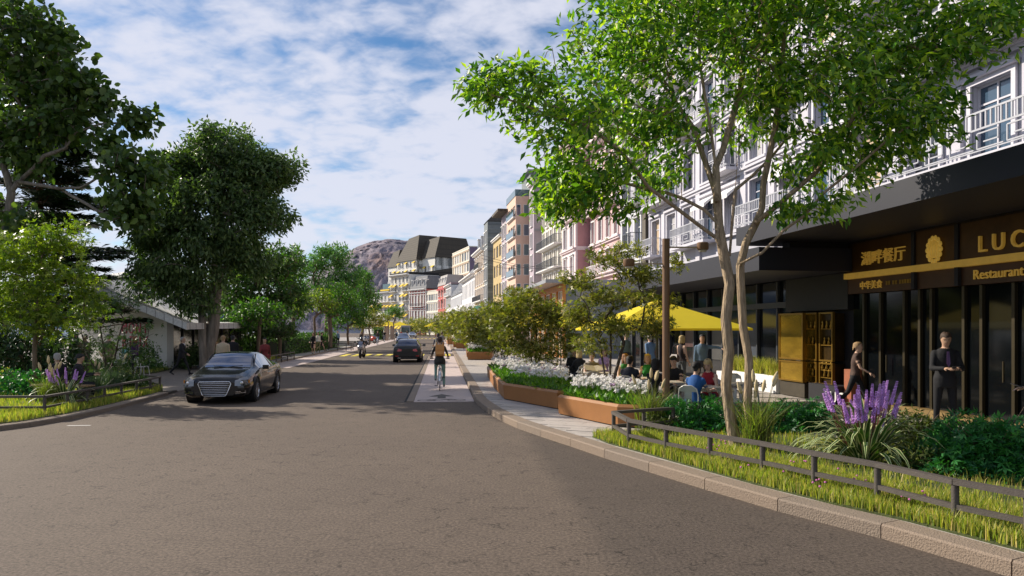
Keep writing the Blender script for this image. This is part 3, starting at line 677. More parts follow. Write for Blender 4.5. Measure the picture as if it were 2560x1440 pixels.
for z_ in (7.0,10.3,13.6,16.9,20.6): MB().box((-.12,-1.9,z_),(-.004,-.02,z_+.4)).build('string_course', W_palepink, o)
mansard(o, L, 11, 22.3, 3.4, 2, R_brown, 0)
# ---- cream house with iron balconies
o, L = bld('cream_balcony_house', 'cream house with long black iron balconies on every floor', (5.75,82.7), (3.92,94), 10, 17.4, W_cream)
facade(o, L, 0, 17.4, cols_(L, 5, 1.05), [(.6,2.6),(3.9,2.1),(6.6,2.1),(9.3,2.1),(12.0,2.1),(14.7,1.9)], W_cream, panes=(G_dark,G_dark,G_curt), trans=.7, surround=1, seed=11, balc=[(k,[(0,4)],.9,1.0) for k in (1,2,3,4)], cornice=[(17.0,.5,.5)], bstyle='bars')
mansard(o, L, 10, 17.5, 3.0, 1.8, R_grey, 3)
# ---- mauve slab
o, L = bld('mauve_house', 'tall narrow mauve house with banded grey side wall', (2.88,95.4), (2.4,98.4), 9, 21.6, W_mauve)
facade(o, L, 0, 21.6, [(L/2,1.1)], [(1.2+2.9*i,1.9) for i in range(7)], W_mauve, panes=(G_curt,G_blue), surround=1, seed=12, cornice=[(21.2,.3,.4)])
for z_ in (3.2,6.2,9.1,12.0,14.9,17.8,20.6): MB().box((-.1,-1.6,z_),(-.004,-.01,z_+.3)).build('string_course', mat('grey_band', (.30,.29,.33), .8), o)
parapet(o, L, 9, 21.62, .5, W_mauve)
# ---- peach apartment block
o, L = bld('peach_apartment_block', 'peach apartment block with corner windows, side wall tinted plum as shade and roof terrace', (.5,100), (-.78,108), 11, 20.4, W_plum)  # side wall coloured plum to stand for its shade
facade(o, L, 0, 20.4, [(1.35,1.7),(3.4,1.6),(5.6,1.9)], [(1.0,1.9)]+[(3.9+2.75*i,1.55) for i in range(6)], W_orange, panes=(G_teal,G_curt,G_dark), mull=1, seed=14, balc=[(k,[(0,2)],.35,.95) for k in range(1,7)], bstyle='glass', bmat=G_teal)
facade(o, 2.05, 0, 20.4, [(.55,.8),(1.62,.62)], [(3.9+2.75*i,1.6) for i in range(6)], W_orange, off=(-.08,-2.05,0), rot=R(90), panes=(G_teal,G_blue), mull=0, seed=15, dep=.1, name='corner_wall')
for i in range(6):
    bo = MB().box((-.75,-3.4,3.6+2.75*i),(-.02,-2.15,4.5+2.75*i)).build('side_balcony', W_plum, o)
    MB().box((-.79,-3.3,4.55+2.75*i),(-.74,-2.3,4.95+2.75*i)).build('screen', T_white, o)
parapet(o, L, 11, 20.42, .9, G_teal)
MB().box((.6,-10,21.3),(L-.5,-2.2,24)).build('penthouse', W_grey, o); MB().box((.2,-10.2,24.01),(L-.2,-1.7,24.25)).build('roof', R_zinc, o)
# ---- smaller fronts beyond
o, L = bld('narrow_mauve_house', 'narrow mauve-brown house with arched canopies and a flat black roof', (-.80,108.2), (-1.62,113.2), 9, 19.4, W_mauve)
facade(o, L, 0, 19.4, cols_(L,2,1.2), [(1.2+2.9*i,1.9) for i in range(6)], W_mauve, panes=(G_dark,G_curt), surround=2, seed=16)
MB().box((-1.2,-9,19.41),(L+.3,1.5,19.8)).build('roof', R_brown, o)
o, L = bld('ochre_house', 'ochre yellow house with wide grouped windows', (-1.64,113.4), (-3.2,123), 9, 16.9, W_ochre)
facade(o, L, 0, 16.9, cols_(L,3,2.0), [(1.0,2.2)]+[(4.3+3.1*i,1.9) for i in range(4)], W_ochre, panes=(G_dark,G_warm,G_dark), mull=2, seed=17, cornice=[(16.5,.3,.4)])
parapet(o, L, 9, 16.95, .3, R_brown)
o, L = bld('grey_clad_house', 'grey clad house with tall blank banded side wall', (-4.3,126.9), (-5.1,131.7), 12, 20.9, W_grey)
facade(o, L, 0, 20.9, cols_(L,2,1.3), [(1.0+3.2*i,2.3) for i in range(6)], W_grey, panes=(G_curt,G_blue), surround=1, seed=18)
for i in range(26): MB().box((-.05,-8,.8*i+.3),(-.004,-.02,.8*i+.3+[.12,.3,.2][i%3])).build('cladding_band', [mat('grey_band_a', (.26,.29,.30), .7), mat('grey_band_b', (.15,.17,.18), .7)][i%2], o)
mansard(o, L, 12, 20.95, 1.6, 1.4, R_brown)
o, L = bld('beige_stone_house', 'beige stone house with brown roof and green shop awning', (-5.1,131.9), (-7.6,147), 11, 16.8, W_beige)
facade(o, L, 0, 16.8, cols_(L,5,1.3), [(.8,2.6)]+[(4.2+3.1*i,2.2) for i in range(4)], W_beige, panes=(G_dark,G_warm,G_dark), surround=2, seed=19, balc=[(2,[(0,4)],.7,1),(4,[(1,3)],.7,1)], awn=[(1,(0,1,2,3,4),A_green,1.0)], cornice=[(16.4,.5,.5)])
mansard(o, L, 11, 16.95, 4, 2.4, R_brown, 3)
o, L = bld('white_shuttered_house', 'white house with tall grey-shuttered windows and white-edged grey roof', (-7.62,147.2), (-12.1,175), 10, 13.2, W_white)
facade(o, L, 0, 13.2, cols_(L,9,1.35), [(.8,2.6),(4.4,3.2),(8.8,3.2)], W_white, panes=(G_curt,G_blue,G_dark), mull=1, trans=.66, seed=20, cornice=[(12.9,.6,.5)])
mansard(o, L, 10, 13.4, 2.6, 2.0, R_grey, 0)
o, L = bld('glass_roof_house', 'white house under a steep ribbed grey glass roof', (-12.12,175.2), (-17.4,205.7), 10, 10.8, W_white)
facade(o, L, 0, 10.8, cols_(L,10,1.5), [(.8,2.6),(4.4,2.4),(7.8,2.4)], W_white, panes=(G_curt,G_blue), mull=1, seed=21)
rf = mansard(o, L, 10, 10.85, 4.2, 2.6, R_grey, 0)
for i in range(22): x = L*(i+.5)/22; MB().bar((x,.2,10.95),(x,-2.5,15.1),.14,.14).build('roof_rib', T_white, rf)
o, L = bld('white_balustrade_house', 'pale house with white attic balustrade between red front and grey roof', (-17.42,205.9), (-20.2,219.5), 10, 14.6, W_white)
facade(o, L, 0, 14.6, cols_(L,5,1.4), [(.8,2.6),(4.4,2.6),(8.2,2.6),(11.6,2.0)], W_white, panes=(G_curt,G_dark), surround=1, seed=22, balc=[(3,[(0,4)],.8,1)], bmat=T_white, cornice=[(14.3,.5,.5)])
parapet(o, L, 10, 14.8, .5, W_plum)
o, L = bld('narrow_red_house', 'narrow red-fronted house with grey stone attic and red awnings', (-20.22,219.7), (-23.7,230.4), 10, 15.4, W_cream)
facade(o, L, 0, 15.4, cols_(L,3,1.5), [(.8,2.6),(4.4,2.8),(8.4,2.8),(12.2,2.4)], W_red, panes=(G_dark,G_curt), surround=1, seed=23, awn=[(3,(0,1,2),A_red,.8),(2,(1,),A_red,.8)], balc=[(1,[(0,2)],.8,1)])
mansard(o, L, 10, 15.45, 3.2, .8, wallm('grey_stone', (.36,.34,.33)), 3)
o, L = bld('ivory_office_block', 'low ivory gridded office block at the bend of the street', (-23.72,230.6), (-28.5,240), 10, 14.2, W_ivory)
facade(o, L, 0, 14.2, cols_(L,5,1.7), [(.8,2.6),(4.4,2.4),(7.8,2.4),(11.2,2.0)], W_ivory, panes=(G_curt,G_blue,G_curt), mull=1, seed=24, cornice=[(3.7,.15,.3),(7.1,.12,.25),(10.5,.12,.25)])
parapet(o, L, 10, 14.22, .3, W_ivory)
# black gabled hall behind
g = thing('black_hall', 'black windowless gabled hall rising behind the ivory block', 'building', (-24.0,262,0), 0)
MB().loft([[(-6.6,y,0),(6.4,y,0),(12.5,y,21.5),(3.5,y,24.5),(-6.6,y,22)] for y in (0,14)]).build('hall_body', W_dark, g)
MB().add([(-9.5,-.6,20.4),(3.2,-.6,20.4),(3.5,0,24.4),(-8.6,0,22.6),(-9.5,14,20.4),(-8.6,14,22.6)], [(0,1,2,3),(4,0,3,5)]).build('roof', R_brown, g)
# tall ivory office slab behind
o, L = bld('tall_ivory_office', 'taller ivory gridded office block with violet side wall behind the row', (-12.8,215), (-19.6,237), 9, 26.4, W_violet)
facade(o, L, 0, 26.4, cols_(L,7,2.3), [(12.2+3.5*i,2.5) for i in range(4)], W_ivory, panes=(G_curt,G_blue,G_curt,G_warm), mull=1, seed=25, cornice=[(11.3+3.5*i,.12,.5) for i in range(5)], cmat=W_beige)
parapet(o, L, 9, 26.42, .3, W_ivory)
# red mansard house
DL = Vector((-.6,.8,0))
a = Vector((-28.6,240.1,0)); b_ = a+DL*11.4
o, L = bld('red_mansard_house', 'red and white striped house with iron balconies and grey mansard attic', (a.x,a.y), (b_.x,b_.y), 10, 15.3, W_red)
facade(o, L, 0, 15.3, [(.9,.9),(2.6,1.3),(4.7,1.3),(6.8,1.3),(8.9,1.3),(10.6,.8)], [(.8,2.4),(4.6,3.4),(9.6,3.6)], W_red, panes=(G_curt,G_dark,G_warm), trans=.75, surround=2, seed=26, balc=[(1,[(1,4)],1,1),(2,[(1,4)],1,1)], awn=[(0,(1,2,3,4),A_red,1.2)], cornice=[(3.7,.4,.5),(8.6,.2,.35),(13.9,.3,.4),(14.9,.6,.5)])
for x in (0.15,1.75,3.65,5.75,7.85,9.9,11.2): MB().box((x-.15,.004,3.9),(x+.15,.16,14.8)).build('pilaster', T_white, o)
mansard(o, L, 10, 15.5, 4.4, 1.4, R_grey, 4)
# grand hotel, lower front
Y_AW = A_yel
a = Vector((-35.7,250.0,0)); b_ = a+DL*14
o, L = bld('white_hotel', 'white hotel front with yellow window awnings next to the red house', (a.x,a.y), (b_.x,b_.y), 12, 21, W_hotel)
cs = cols_(L,5,1.3)
facade(o, L, 0, 21, cs, [(.8,2.8),(4.8,2.4),(8.3,2.4),(11.8,2.4),(15.3,2.4),(18.3,1.9)], W_hotel, panes=(G_dark,G_blue,G_curt), trans=.7, surround=1, seed=27, balc=[(k,[(0,1),(3,4)],.9,1) for k in (1,2,3,4)], awn=[(1,(0,1,3,4),Y_AW,1.3),(2,(1,3,4),Y_AW,1.3),(3,(0,1,4),Y_AW,1.3),(4,(0,1,3,4),Y_AW,1.3),(0,(0,1,2,3,4),Y_AW,2.2)], cornice=[(20.6,.7,.6)])
MB().box((-.1,-12,21.02),(L+.1,.2,21.8)).build('roof_terrace', W_dark, o)
a = b_+DL*.05; b2 = a+DL*16
o, L = bld('hotel_wing', 'lower white hotel wing with yellow awnings and rooftop winter garden', (a.x,a.y), (b2.x,b2.y), 12, 15.4, W_hotel)
facade(o, L, 0, 15.4, cols_(L,6,1.3), [(.8,2.8),(4.8,2.4),(8.3,2.4),(11.8,2.2)], W_hotel, panes=(G_dark,G_blue,G_curt), surround=1, seed=28, balc=[(3,[(0,5)],1,1),(1,[(1,4)],1,1)], bmat=T_white, awn=[(k,(0,1,2,3,4,5),Y_AW,1.2) for k in (0,2)], cornice=[(15.0,.6,.5)])
MB().box((1,-9,15.42),(9,-1.5,18.6)).build('winter_garden', G_teal, o); MB().box((.8,-1.49,16.0),(9.2,-.5,16.5)).build('long_awning', Y_AW, o)
a = b2+DL*.3+Vector((3,4,0)); b3 = a+DL*14
o, L = bld('hotel_annexe', 'far white annexe with attic balustrade half hidden by trees', (a.x,a.y), (b3.x,b3.y), 10, 13.5, W_hotel)
facade(o, L, 0, 13.5, cols_(L,5,1.3), [(.8,2.8),(4.8,2.4),(8.3,2.4)], W_hotel, panes=(G_dark,G_curt), surround=1, seed=29, cornice=[(13.2,.5,.6)])
parapet(o, L, 10, 13.8, .8, W_white)
# grand hotel, upper wings with brown roofs
def wing(name, label, C, Lw, D, z0, ze, hr, ins, seed, side_w):
    a = Vector((*C,0)); b = a+DL*Lw
    o, L = bld(name, label, (a.x,a.y), (b.x,b.y), D, ze, W_hotel, 0)
    n_ = max(2, int(Lw/3)); rows = [(z0+.6+3.4*i, 2.3) for i in range(int((ze-z0)/3.4))]
    facade(o, L, 0, ze, cols_(L, n_, 1.4), rows, W_hotel, panes=(G_dark,G_blue,G_curt), trans=.7, surround=1, seed=seed, balc=[(k,[(0,n_-1)],1.0,1.0) for k in range(len(rows)-1)], bmat=T_white, awn=[(k,range(0,n_,2),A_yel,1.1) for k in range(len(rows))])
    facade(o, D, 0, ze, cols_(D, side_w, 2.0), rows, W_grey if side_w > 3 else W_hotel, off=(0,-D,0), rot=R(90), panes=(G_dark,G_blue), seed=seed+1, balc=[(k,[(0,side_w-1)],.9,1.0) for k in range(len(rows))], bmat=T_dark, cmat=W_grey, name='side_front')  # right tower's side front greyed, its shade put into the colour
    b_ = MB(); q = .5; i1, i2 = ins
    b_.add([(-q,q,ze),(L+q,q,ze),(L+q,-D-q,ze),(-q,-D-q,ze),(i1*.35,-i2,ze+hr),(L-i1,-i2,ze+hr*.93),(L-i1,-D+i2,ze+hr*.93),(i1*.35,-D+i2*.8,ze+hr)], [(0,4,5,1),(1,5,6,2),(2,6,7,3),(3,7,4,0),(4,7,6,5),(0,1,2,3)])
    b_.build('roof', R_brown, o); return o
wing('hotel_right_tower', 'hotel tower nearest the street under a steep brown mansard roof', (-30.9,290), 12.7, 17.5, 18, 31, 8.6, (2.2,2.6), 31, 5)
wing('hotel_middle_tower', 'middle hotel tower with the highest brown mansard roof', (-39.3,297), 17, 13, 17, 30.6, 10.6, (6,2.4), 33, 3)
wing('hotel_left_tower', 'left hotel tower with small brown roof and arched attic windows', (-49.9,312), 8, 9, 14, 29, 7.4, (1.6,1.8), 35, 2)
# low glazed shop pavilion in front of the cream house
o, L = bld('orange_shop_pavilion', 'low shop pavilion with orange lit upper glazing and flat grey roof', (3.3,47), (1.6,62), 5, 4.9, W_grey)
facade(o, L, 0, 4.9, cols_(L,6,2.2), [(.2,2.6),(3.3,1.2)], mat('orange_panels', (.55,.22,.05), .5, var=.3, scale=2), panes=(G_dark,M_lit,G_warm), mull=2, seed=37, fm=T_white)
MB().box((-.5,-5,4.92),(L+.5,1.2,5.15)).build('roof', R_zinc, o)
# ---- pavilion on the left
pv_ = thing('park_pavilion', 'low white pavilion with folded pale roof and red wall lettering', 'pavilion', (-17.4,36.3,.02), 0)
W_pav = mat('pavilion_wall', (.66,.65,.61), .8, var=.06, scale=.8)
b = MB(); b.loft([[(-11,y,0),(0,y,0),(0,y,2.72),(-3.6,y,3.8),(-7,y,4.6),(-11,y,4.2)] for y in (0,.35)]); gw = b.build('gable_wall', W_pav, pv_); gw.rotation_euler = (0,0,R(-36))
G_pav = glassmat('pavilion_glass', (.045,.045,.045), .12)
MB().box((-.35,.352,.0),(-.02,10,2.7)).build('glazed_front', G_pav, pv_)
for i in range(8): MB().box((-.02,.4+1.3*i,.0),(.05,.46+1.3*i,2.7)).build('mullion', T_dark, pv_)
W_roofp = slab_mat('pale_roof_boards', (.56,.55,.52), 3.0, .35, .02, R(60))
ro = MB(); E = [(2.4,-3.1,2.30),(-2.3,-2.2,4.05),(-8.0,11.5,5.9),(-3.0,14,2.6)]
ro.add(E+[(x,y,z-.32) for x,y,z in E], [(0,1,2,3)[::-1],(4,5,6,7),(0,3,7,4),(3,2,6,7),(2,1,5,6),(1,0,4,5)])
ro.add([E[0],(1.9,4.5,2.36),(.6,13,2.5),E[3]]+[(x,y,z-.3) for x,y,z in (E[0],(1.9,4.5,2.36),(.6,13,2.5),E[3])], [(0,3,2,1)[::-1],(4,7,6,5)[::-1],(0,1,5,4),(1,2,6,5)])
ro.add([(-2.3,-2.2,4.05),(-11.5,-1.5,4.2),(-12,12,5.2),(-8,11.5,5.9)], [(0,1,2,3)]); ro.build('folded_roof', W_roofp, pv_)
for i, ch in enumerate('MONT'): text('wall_letter', ch, .86, .02, mat('crimson_letters', (.52,.02,.07), .5, var=.04), gw, (-4.3+i*.74,-.03,1.78), (R(90),0,0), .95)
for i, ch in enumerate('REUX'): text('wall_letter', ch, .86, .02, MATS['crimson_letters'], gw, (-4.3+i*.74,-.03,1.06), (R(90),0,0), .95)
MB().box((-4.6,-.02,.70),(-3.9,-.004,1.0)).build('cyan_lettering', mat('cyan_letters', (.05,.38,.42), .5), gw)
# ================================================================ plants
LEAF = {'lance': (np.array([(0,0,0),(.20,.45,.06),(0,1,-.10),(-.20,.45,.06),(0,.5,-.05)]), np.array([(0,1,2,4),(0,4,2,3)])),
        'broad': (np.array([(0,0,0),(.40,.40,.06),(0,1,-.12),(-.40,.40,.06),(0,.5,-.06)]), np.array([(0,1,2,4),(0,4,2,3)])),
        'oval': (np.array([(0,0,0),(.30,.22,.04),(.34,.60,.03),(0,1,-.10),(-.34,.60,.03),(-.30,.22,.04),(0,.5,-.06)]), np.array([(0,1,2,6),(6,2,3,4),(0,6,4,5)])),
        'thin': (np.array([(0,0,0),(.13,.5,.02),(0,1,-.05),(-.13,.5,.02)]), np.array([(0,1,2,3)])),
        'maple': (np.array([(0,0,0),(.2,.5,.03),(0,1,-.1),(-.2,.5,.03),(.5,.28,.02),(.78,.62,-.1),(.3,.42,.0),(-.5,.28,.02),(-.78,.62,-.1),(-.3,.42,0)]), np.array([(0,1,2,3),(0,4,5,6),(0,9,8,7)]))}
def unit(a): return a/np.maximum(np.linalg.norm(a, axis=1, keepdims=True), 1e-9)
def leaves(C, D, Nn, S, shape='lance'):
    V0, F0 = LEAF[shape]; n = len(C); D = unit(D); X = unit(np.cross(D, Nn)); Z = np.cross(X, D)
    V = C[:,None,:] + S[:,None,None]*(V0[None,:,0:1]*X[:,None,:] + V0[None,:,1:2]*D[:,None,:] + V0[None,:,2:3]*Z[:,None,:])
    F = (F0[None]+ (np.arange(n)*len(V0))[:,None,None]).reshape(-1, 4)
    return V.reshape(-1,3), F
def in_ell(rg, c, r, n, shell=.45):
    d = unit(rg.normal(size=(n,3))); q = rg.random(n)**shell
    return np.array(c)+d*np.array(r)*q[:,None]
def skeleton(rg, paths, tips, pull=.35, wob=.12):
    """paths: explicit limbs (each: list of points, parent path index or None)"""
    P = []; par = []
    for pts in paths:
        pts = [np.array(p, float) for p in pts]
        if not P: P.append(pts[0]); par.append(-1); last = 0
        else:
            d = np.linalg.norm(np.array(P)-pts[0], axis=1); last = int(np.argmin(d))
            if d[last] > .02: P.append(pts[0]); par.append(last); last = len(P)-1
        for p, q in zip(pts, pts[1:]):
            m = max(1, int(np.linalg.norm(q-p)/.35))
            for k in range(1, m+1): P.append(p+(q-p)*k/m+(rg.normal(0,.012,3) if k < m else 0)); par.append(last); last = len(P)-1
    n0 = len(P); trunkz = P[0][2]; low = max(.1, n0*0.0)
    root = np.array(P[0]); order = np.argsort(np.linalg.norm(tips-np.array(P[n0//2]), axis=1))
    alive = np.array(P)[:, :]; zmin = trunkz + .32*(tips[:,2].min()-trunkz)
    for t in order:
        tip = tips[t]; A = np.array(P); dv = tip-A; dist = np.linalg.norm(dv, axis=1)
        cost = dist + pull*np.maximum(0, A[:,2]-tip[2]+.25) + (A[:,2] < zmin)*50
        b = int(np.argmin(cost)); L = dist[b]; m = max(2, min(5, int(L/.3)+1)); last = b
        for k in range(1, m+1):
            f = k/m; q = A[b]+dv[b]*f + (np.array((0,0,.10*L*math.sin(f*math.pi))) + rg.normal(0, wob*L/m, 3))*(k < m)
            P.append(q); par.append(last); last = len(P)-1
    return np.array(P), np.array(par), n0
def limb_mesh(P, par, n0, r_tip, expo, rmax=None, sides=(7,4,3)):
    n = len(P); cnt = np.zeros(n); kids = [[] for _ in range(n)]
    for i in range(1, n): kids[par[i]].append(i)
    for i in range(n-1, -1, -1):
        cnt[i] = max(1.0, cnt[i])
        if par[i] >= 0: cnt[par[i]] += cnt[i]
    rad = r_tip*cnt**expo
    if rmax: rad = np.minimum(rad, rmax)
    b = MB(); done = set()
    stack = [(0, None)]
    while stack:
        s, p = stack.pop(); chain = ([p] if p is not None else []) + [s]; cur = s
        while kids[cur]:
            ks = sorted(kids[cur], key=lambda k: -cnt[k]); 
            for k in ks[1:]: stack.append((k, cur))
            cur = ks[0]; chain.append(cur)
        rr = [rad[i] for i in chain]
        if p is not None: rr[0] = rr[1] if len(rr) > 1 else rr[0]
        mx_ = max(rr); b.tube([P[i] for i in chain], rr, sides[0] if mx_ > .06 else (sides[1] if mx_ > .02 else sides[2]), cap=False)
    return b
def grow(name, label, paths, lobes, leaf, lm, bark, seed, cat='tree', group=None, per=14, size=.15, cr=.3, r_tip=.006, expo=.5, rmax=None, shape='lance', droop=.3, up=.7, pull=.35, shell=.45, extra=0):
    """paths in world space; lobes: (centre, radii, number of tips)"""
    rg = np.random.default_rng(seed); base = Vector(paths[0][0])
    tips = np.concatenate([in_ell(rg, c, r, n, shell) for c, r, n in lobes])
    P, par, n0 = skeleton(rg, paths, tips, pull)
    o = thing(name, label, cat, base, 0, group)
    tr = limb_mesh(P, par, n0, r_tip, expo, rmax); tr.v = [(v[0]-base.x, v[1]-base.y, v[2]-base.z) for v in tr.v]
    tr.build('trunk', bark, o, smooth=True)
    ctr = np.mean(tips, axis=0)
    src = P[len(P)-int((len(P)-n0)*1.0):]; n = len(tips)*per
    ids = rg.integers(0, len(tips), n); C = tips[ids]+unit(rg.normal(0, 1, (n,3)))*(rg.random(n)**.45*1.45*cr)[:,None]*np.array((1,1,.8))
    if extra:
        j = rg.integers(n0, len(P), int(n*extra)); C = np.concatenate([C, P[j]+rg.normal(0, cr*.35, (len(j),3))]); n = len(C)
    D = unit(C-ctr)*.6+rg.normal(0, .8, (n,3)); D[:,2] -= droop
    Nn = rg.normal(0, .6, (n,3)); Nn[:,2] += up
    S = size*(.65+.7*rg.random(n))
    V, F = leaves(C-np.array(base), D, Nn, S, shape)
    k = F.shape[0]//n; ms = lm if isinstance(lm, (list, tuple)) else [lm]
    mi = np.repeat(rg.integers(0, len(ms), n), k)
    link('crown', np_mesh('crown', V, F, ms, mi), o)
    return o
def barkm(name, c, s=14): return mat(name, c, .9, var=.55, scale=s, bump=1.0, bscale=s*1.6, bdist=.05, stretch=(1,1,.16))
B_tan = barkm('tan_bark', (.36,.27,.175), 20); B_brown = barkm('brown_bark', (.16,.115,.08)); B_grey = barkm('grey_bark', (.20,.17,.14), 9); B_dark = barkm('dark_bark', (.09,.07,.055))
L_bright = [leafmat('bright_leaf', (.14,.28,.028), .34, .55), leafmat('bright_leaf_b', (.07,.165,.020), .26, .5), leafmat('bright_leaf_c', (.32,.43,.045), .45, .5)]
L_deep = [leafmat('deep_leaf', (.05,.095,.028), .2), leafmat('deep_leaf_b', (.07,.115,.032), .22)]
L_fir = [leafmat('fir_leaf', (.028,.062,.02), .1), leafmat('fir_leaf_b', (.04,.08,.024), .1)]
L_yel = [leafmat('yellowgreen_leaf', (.21,.27,.03), .36), leafmat('yellowgreen_leaf_b', (.13,.19,.025), .32)]
L_olive = [leafmat('olive_leaf', (.20,.20,.035), .3), leafmat('olive_leaf_b', (.13,.145,.028), .28), leafmat('olive_leaf_c', (.28,.26,.055), .32)]
L_euc = [leafmat('euc_leaf', (.075,.125,.045), .26), leafmat('euc_leaf_b', (.105,.165,.055), .28)]
L_mid = [leafmat('mid_leaf', (.07,.17,.024), .28), leafmat('mid_leaf_b', (.095,.21,.03), .28)]
L_mint = [leafmat('mint_leaf', (.075,.18,.05), .28), leafmat('mint_leaf_b', (.10,.22,.055), .28)]
L_shrub = [leafmat('shrub_leaf', (.03,.15,.04), .24), leafmat('shrub_leaf_b', (.045,.21,.05), .26)]
def pw_(lst, Y, dy=None): return [tuple(at(x, y, Y+(dy[i] if dy else 0))) for i, (x, y) in enumerate(lst)]
# ---- big green tree on the right
YT = 11.7
def PT(lst, d0=0, d1=0): return [tuple(at(x, y, YT+d0+(d1-d0)*i/max(1,len(lst)-1))) for i, (x, y) in enumerate(lst)]
paths = [PT([(1840,1120),(1824,1040),(1814,960),(1822,880),(1814,800),(1824,710),(1807,628)]),
  PT([(1807,628),(1791,595),(1704,530),(1651,490),(1622,469),(1573,402),(1538,367),(1470,315),(1400,230),(1380,120)],0,-.5), PT([(1470,315),(1380,290),(1290,255),(1220,235)],-.4,-.7),
  PT([(1797,562),(1762,525),(1704,495),(1663,481),(1625,475),(1552,455),(1430,425)],0,.7), PT([(1807,628),(1797,562),(1793,504),(1789,417),(1780,344),(1771,290),(1750,160),(1745,40)],0,.4),
  PT([(1793,504),(1783,463),(1762,402),(1733,320),(1650,200),(1590,80)],0,.9), PT([(1789,417),(1820,330),(1850,230),(1860,90)],.2,1.2),
  PT([(1882,1108),(1868,1010),(1872,900),(1858,820),(1853,740),(1850,665),(1864,608),(1890,556),(1905,520),(1908,460),(1925,380),(1950,250),(1960,90)],.15,.6),
  PT([(1853,658),(1905,632),(1960,575),(2010,540),(2060,482),(2150,410),(2230,340),(2300,300)],.1,-.5), PT([(1890,556),(1960,500),(2040,430),(2110,330),(2170,220),(2260,120),(2380,70)],.2,-.2),
  PT([(1824,640),(1830,562),(1838,475),(1844,402),(1862,300),(1900,170)],.05,-.7), PT([(1838,475),(1880,440),(1935,385),(2010,300)],0,1.2)]
k_ = FPX/YT
lob = []
for cx_, cy_, rx, ry, dy, rd, n in ((1285,225,120,85,-.5,.8,44),(1215,205,55,45,-.6,.4,12),(1440,320,130,95,-.2,1.1,60),(1455,440,150,62,.2,1.0,62),(1400,510,90,35,.3,.7,20),(1540,120,150,140,.5,1.4,95),(1760,20,240,170,.2,1.8,170),(1640,300,130,110,.6,1.2,62),
    (2010,40,250,190,.3,1.8,180),(2130,230,210,150,0,1.5,125),(2340,110,170,110,-.3,1.2,85),(2470,40,110,80,-.4,1.0,45),(2090,400,150,75,.2,1.0,48),(2270,310,110,90,-.2,.9,46),(1900,260,140,120,.9,1.2,56),(1640,450,80,50,.6,.7,16),(1800,-170,380,150,.1,2.2,110),(2200,-120,250,130,0,1.7,70),(1560,520,50,25,.2,.4,8),(2060,520,70,30,-.2,.5,10),(1960,520,40,40,.1,.4,6)):
    c = at(cx_, cy_, YT+dy); lob.append((tuple(c), (rx/k_, rd, ry/k_), n))
grow('broadleaf_tree', 'large two-stemmed bright green tree in the right corner bed', paths, lob, None, L_bright, B_tan, 11, per=19, size=.15, cr=.21, r_tip=.0063, expo=.455, droop=.25, extra=.12)
# ---- left: large-leaved tree at the frame edge
YT2 = 29
def PL(lst, d0=0, d1=0, Y=YT2): return [tuple(at(x, y, Y+d0+(d1-d0)*i/max(1,len(lst)-1))) for i, (x, y) in enumerate(lst)]
paths = [PL([(-28,940),(-22,800),(-5,650),(20,540),(28,480)]), PL([(28,480),(45,455),(90,462),(150,472),(200,470),(250,440),(285,425)],0,-1), PL([(150,472),(190,495),(240,525),(290,545)],-.3,-1.5),
  PL([(28,480),(10,420),(-5,330),(-10,200),(10,60)],0,.8), PL([(45,455),(85,420),(110,390),(165,370),(190,330),(250,310),(330,305)],0,-.8), PL([(165,370),(180,300),(200,230)],0,0), PL([(-5,330),(60,270),(110,255),(140,200)],0,1), PL([(-8,260),(-60,200),(-100,120)],0,0)]
k_ = FPX/YT2; lob = []
for cx_, cy_, rx, ry, dy, rd, n in ((60,60,115,75,0,2.2,70),(140,110,50,45,-.4,.9,22),(60,170,120,50,.3,2.0,55),(190,205,62,38,-.5,1.0,30),(120,250,110,45,.2,1.6,46),(250,255,45,28,-.5,.8,20),(340,300,34,26,-.8,.6,16),(150,310,110,40,0,1.5,40),(40,330,70,55,.4,1.5,32),(270,350,40,30,-.6,.7,14),(330,425,75,50,-1,1.2,42),(310,510,80,55,-1.2,1.2,44),(60,400,80,35,.2,1.3,26),(-40,300,90,230,.5,2.4,60),(30,540,70,45,0,1.2,20)):
    c = at(cx_, cy_, YT2+dy); lob.append((tuple(c), (rx/k_, rd, ry/k_), n))
grow('large_leaved_tree', 'dark large-leaved tree leaning in at the left edge with bare curving limbs', paths, lob, None, [leafmat('paulownia_leaf', (.060,.105,.026), .24), leafmat('paulownia_leaf_b', (.085,.145,.032), .28)], B_grey, 21, per=15, size=.29, cr=.40, r_tip=.018, expo=.40, shape='oval', droop=.55, up=.5)
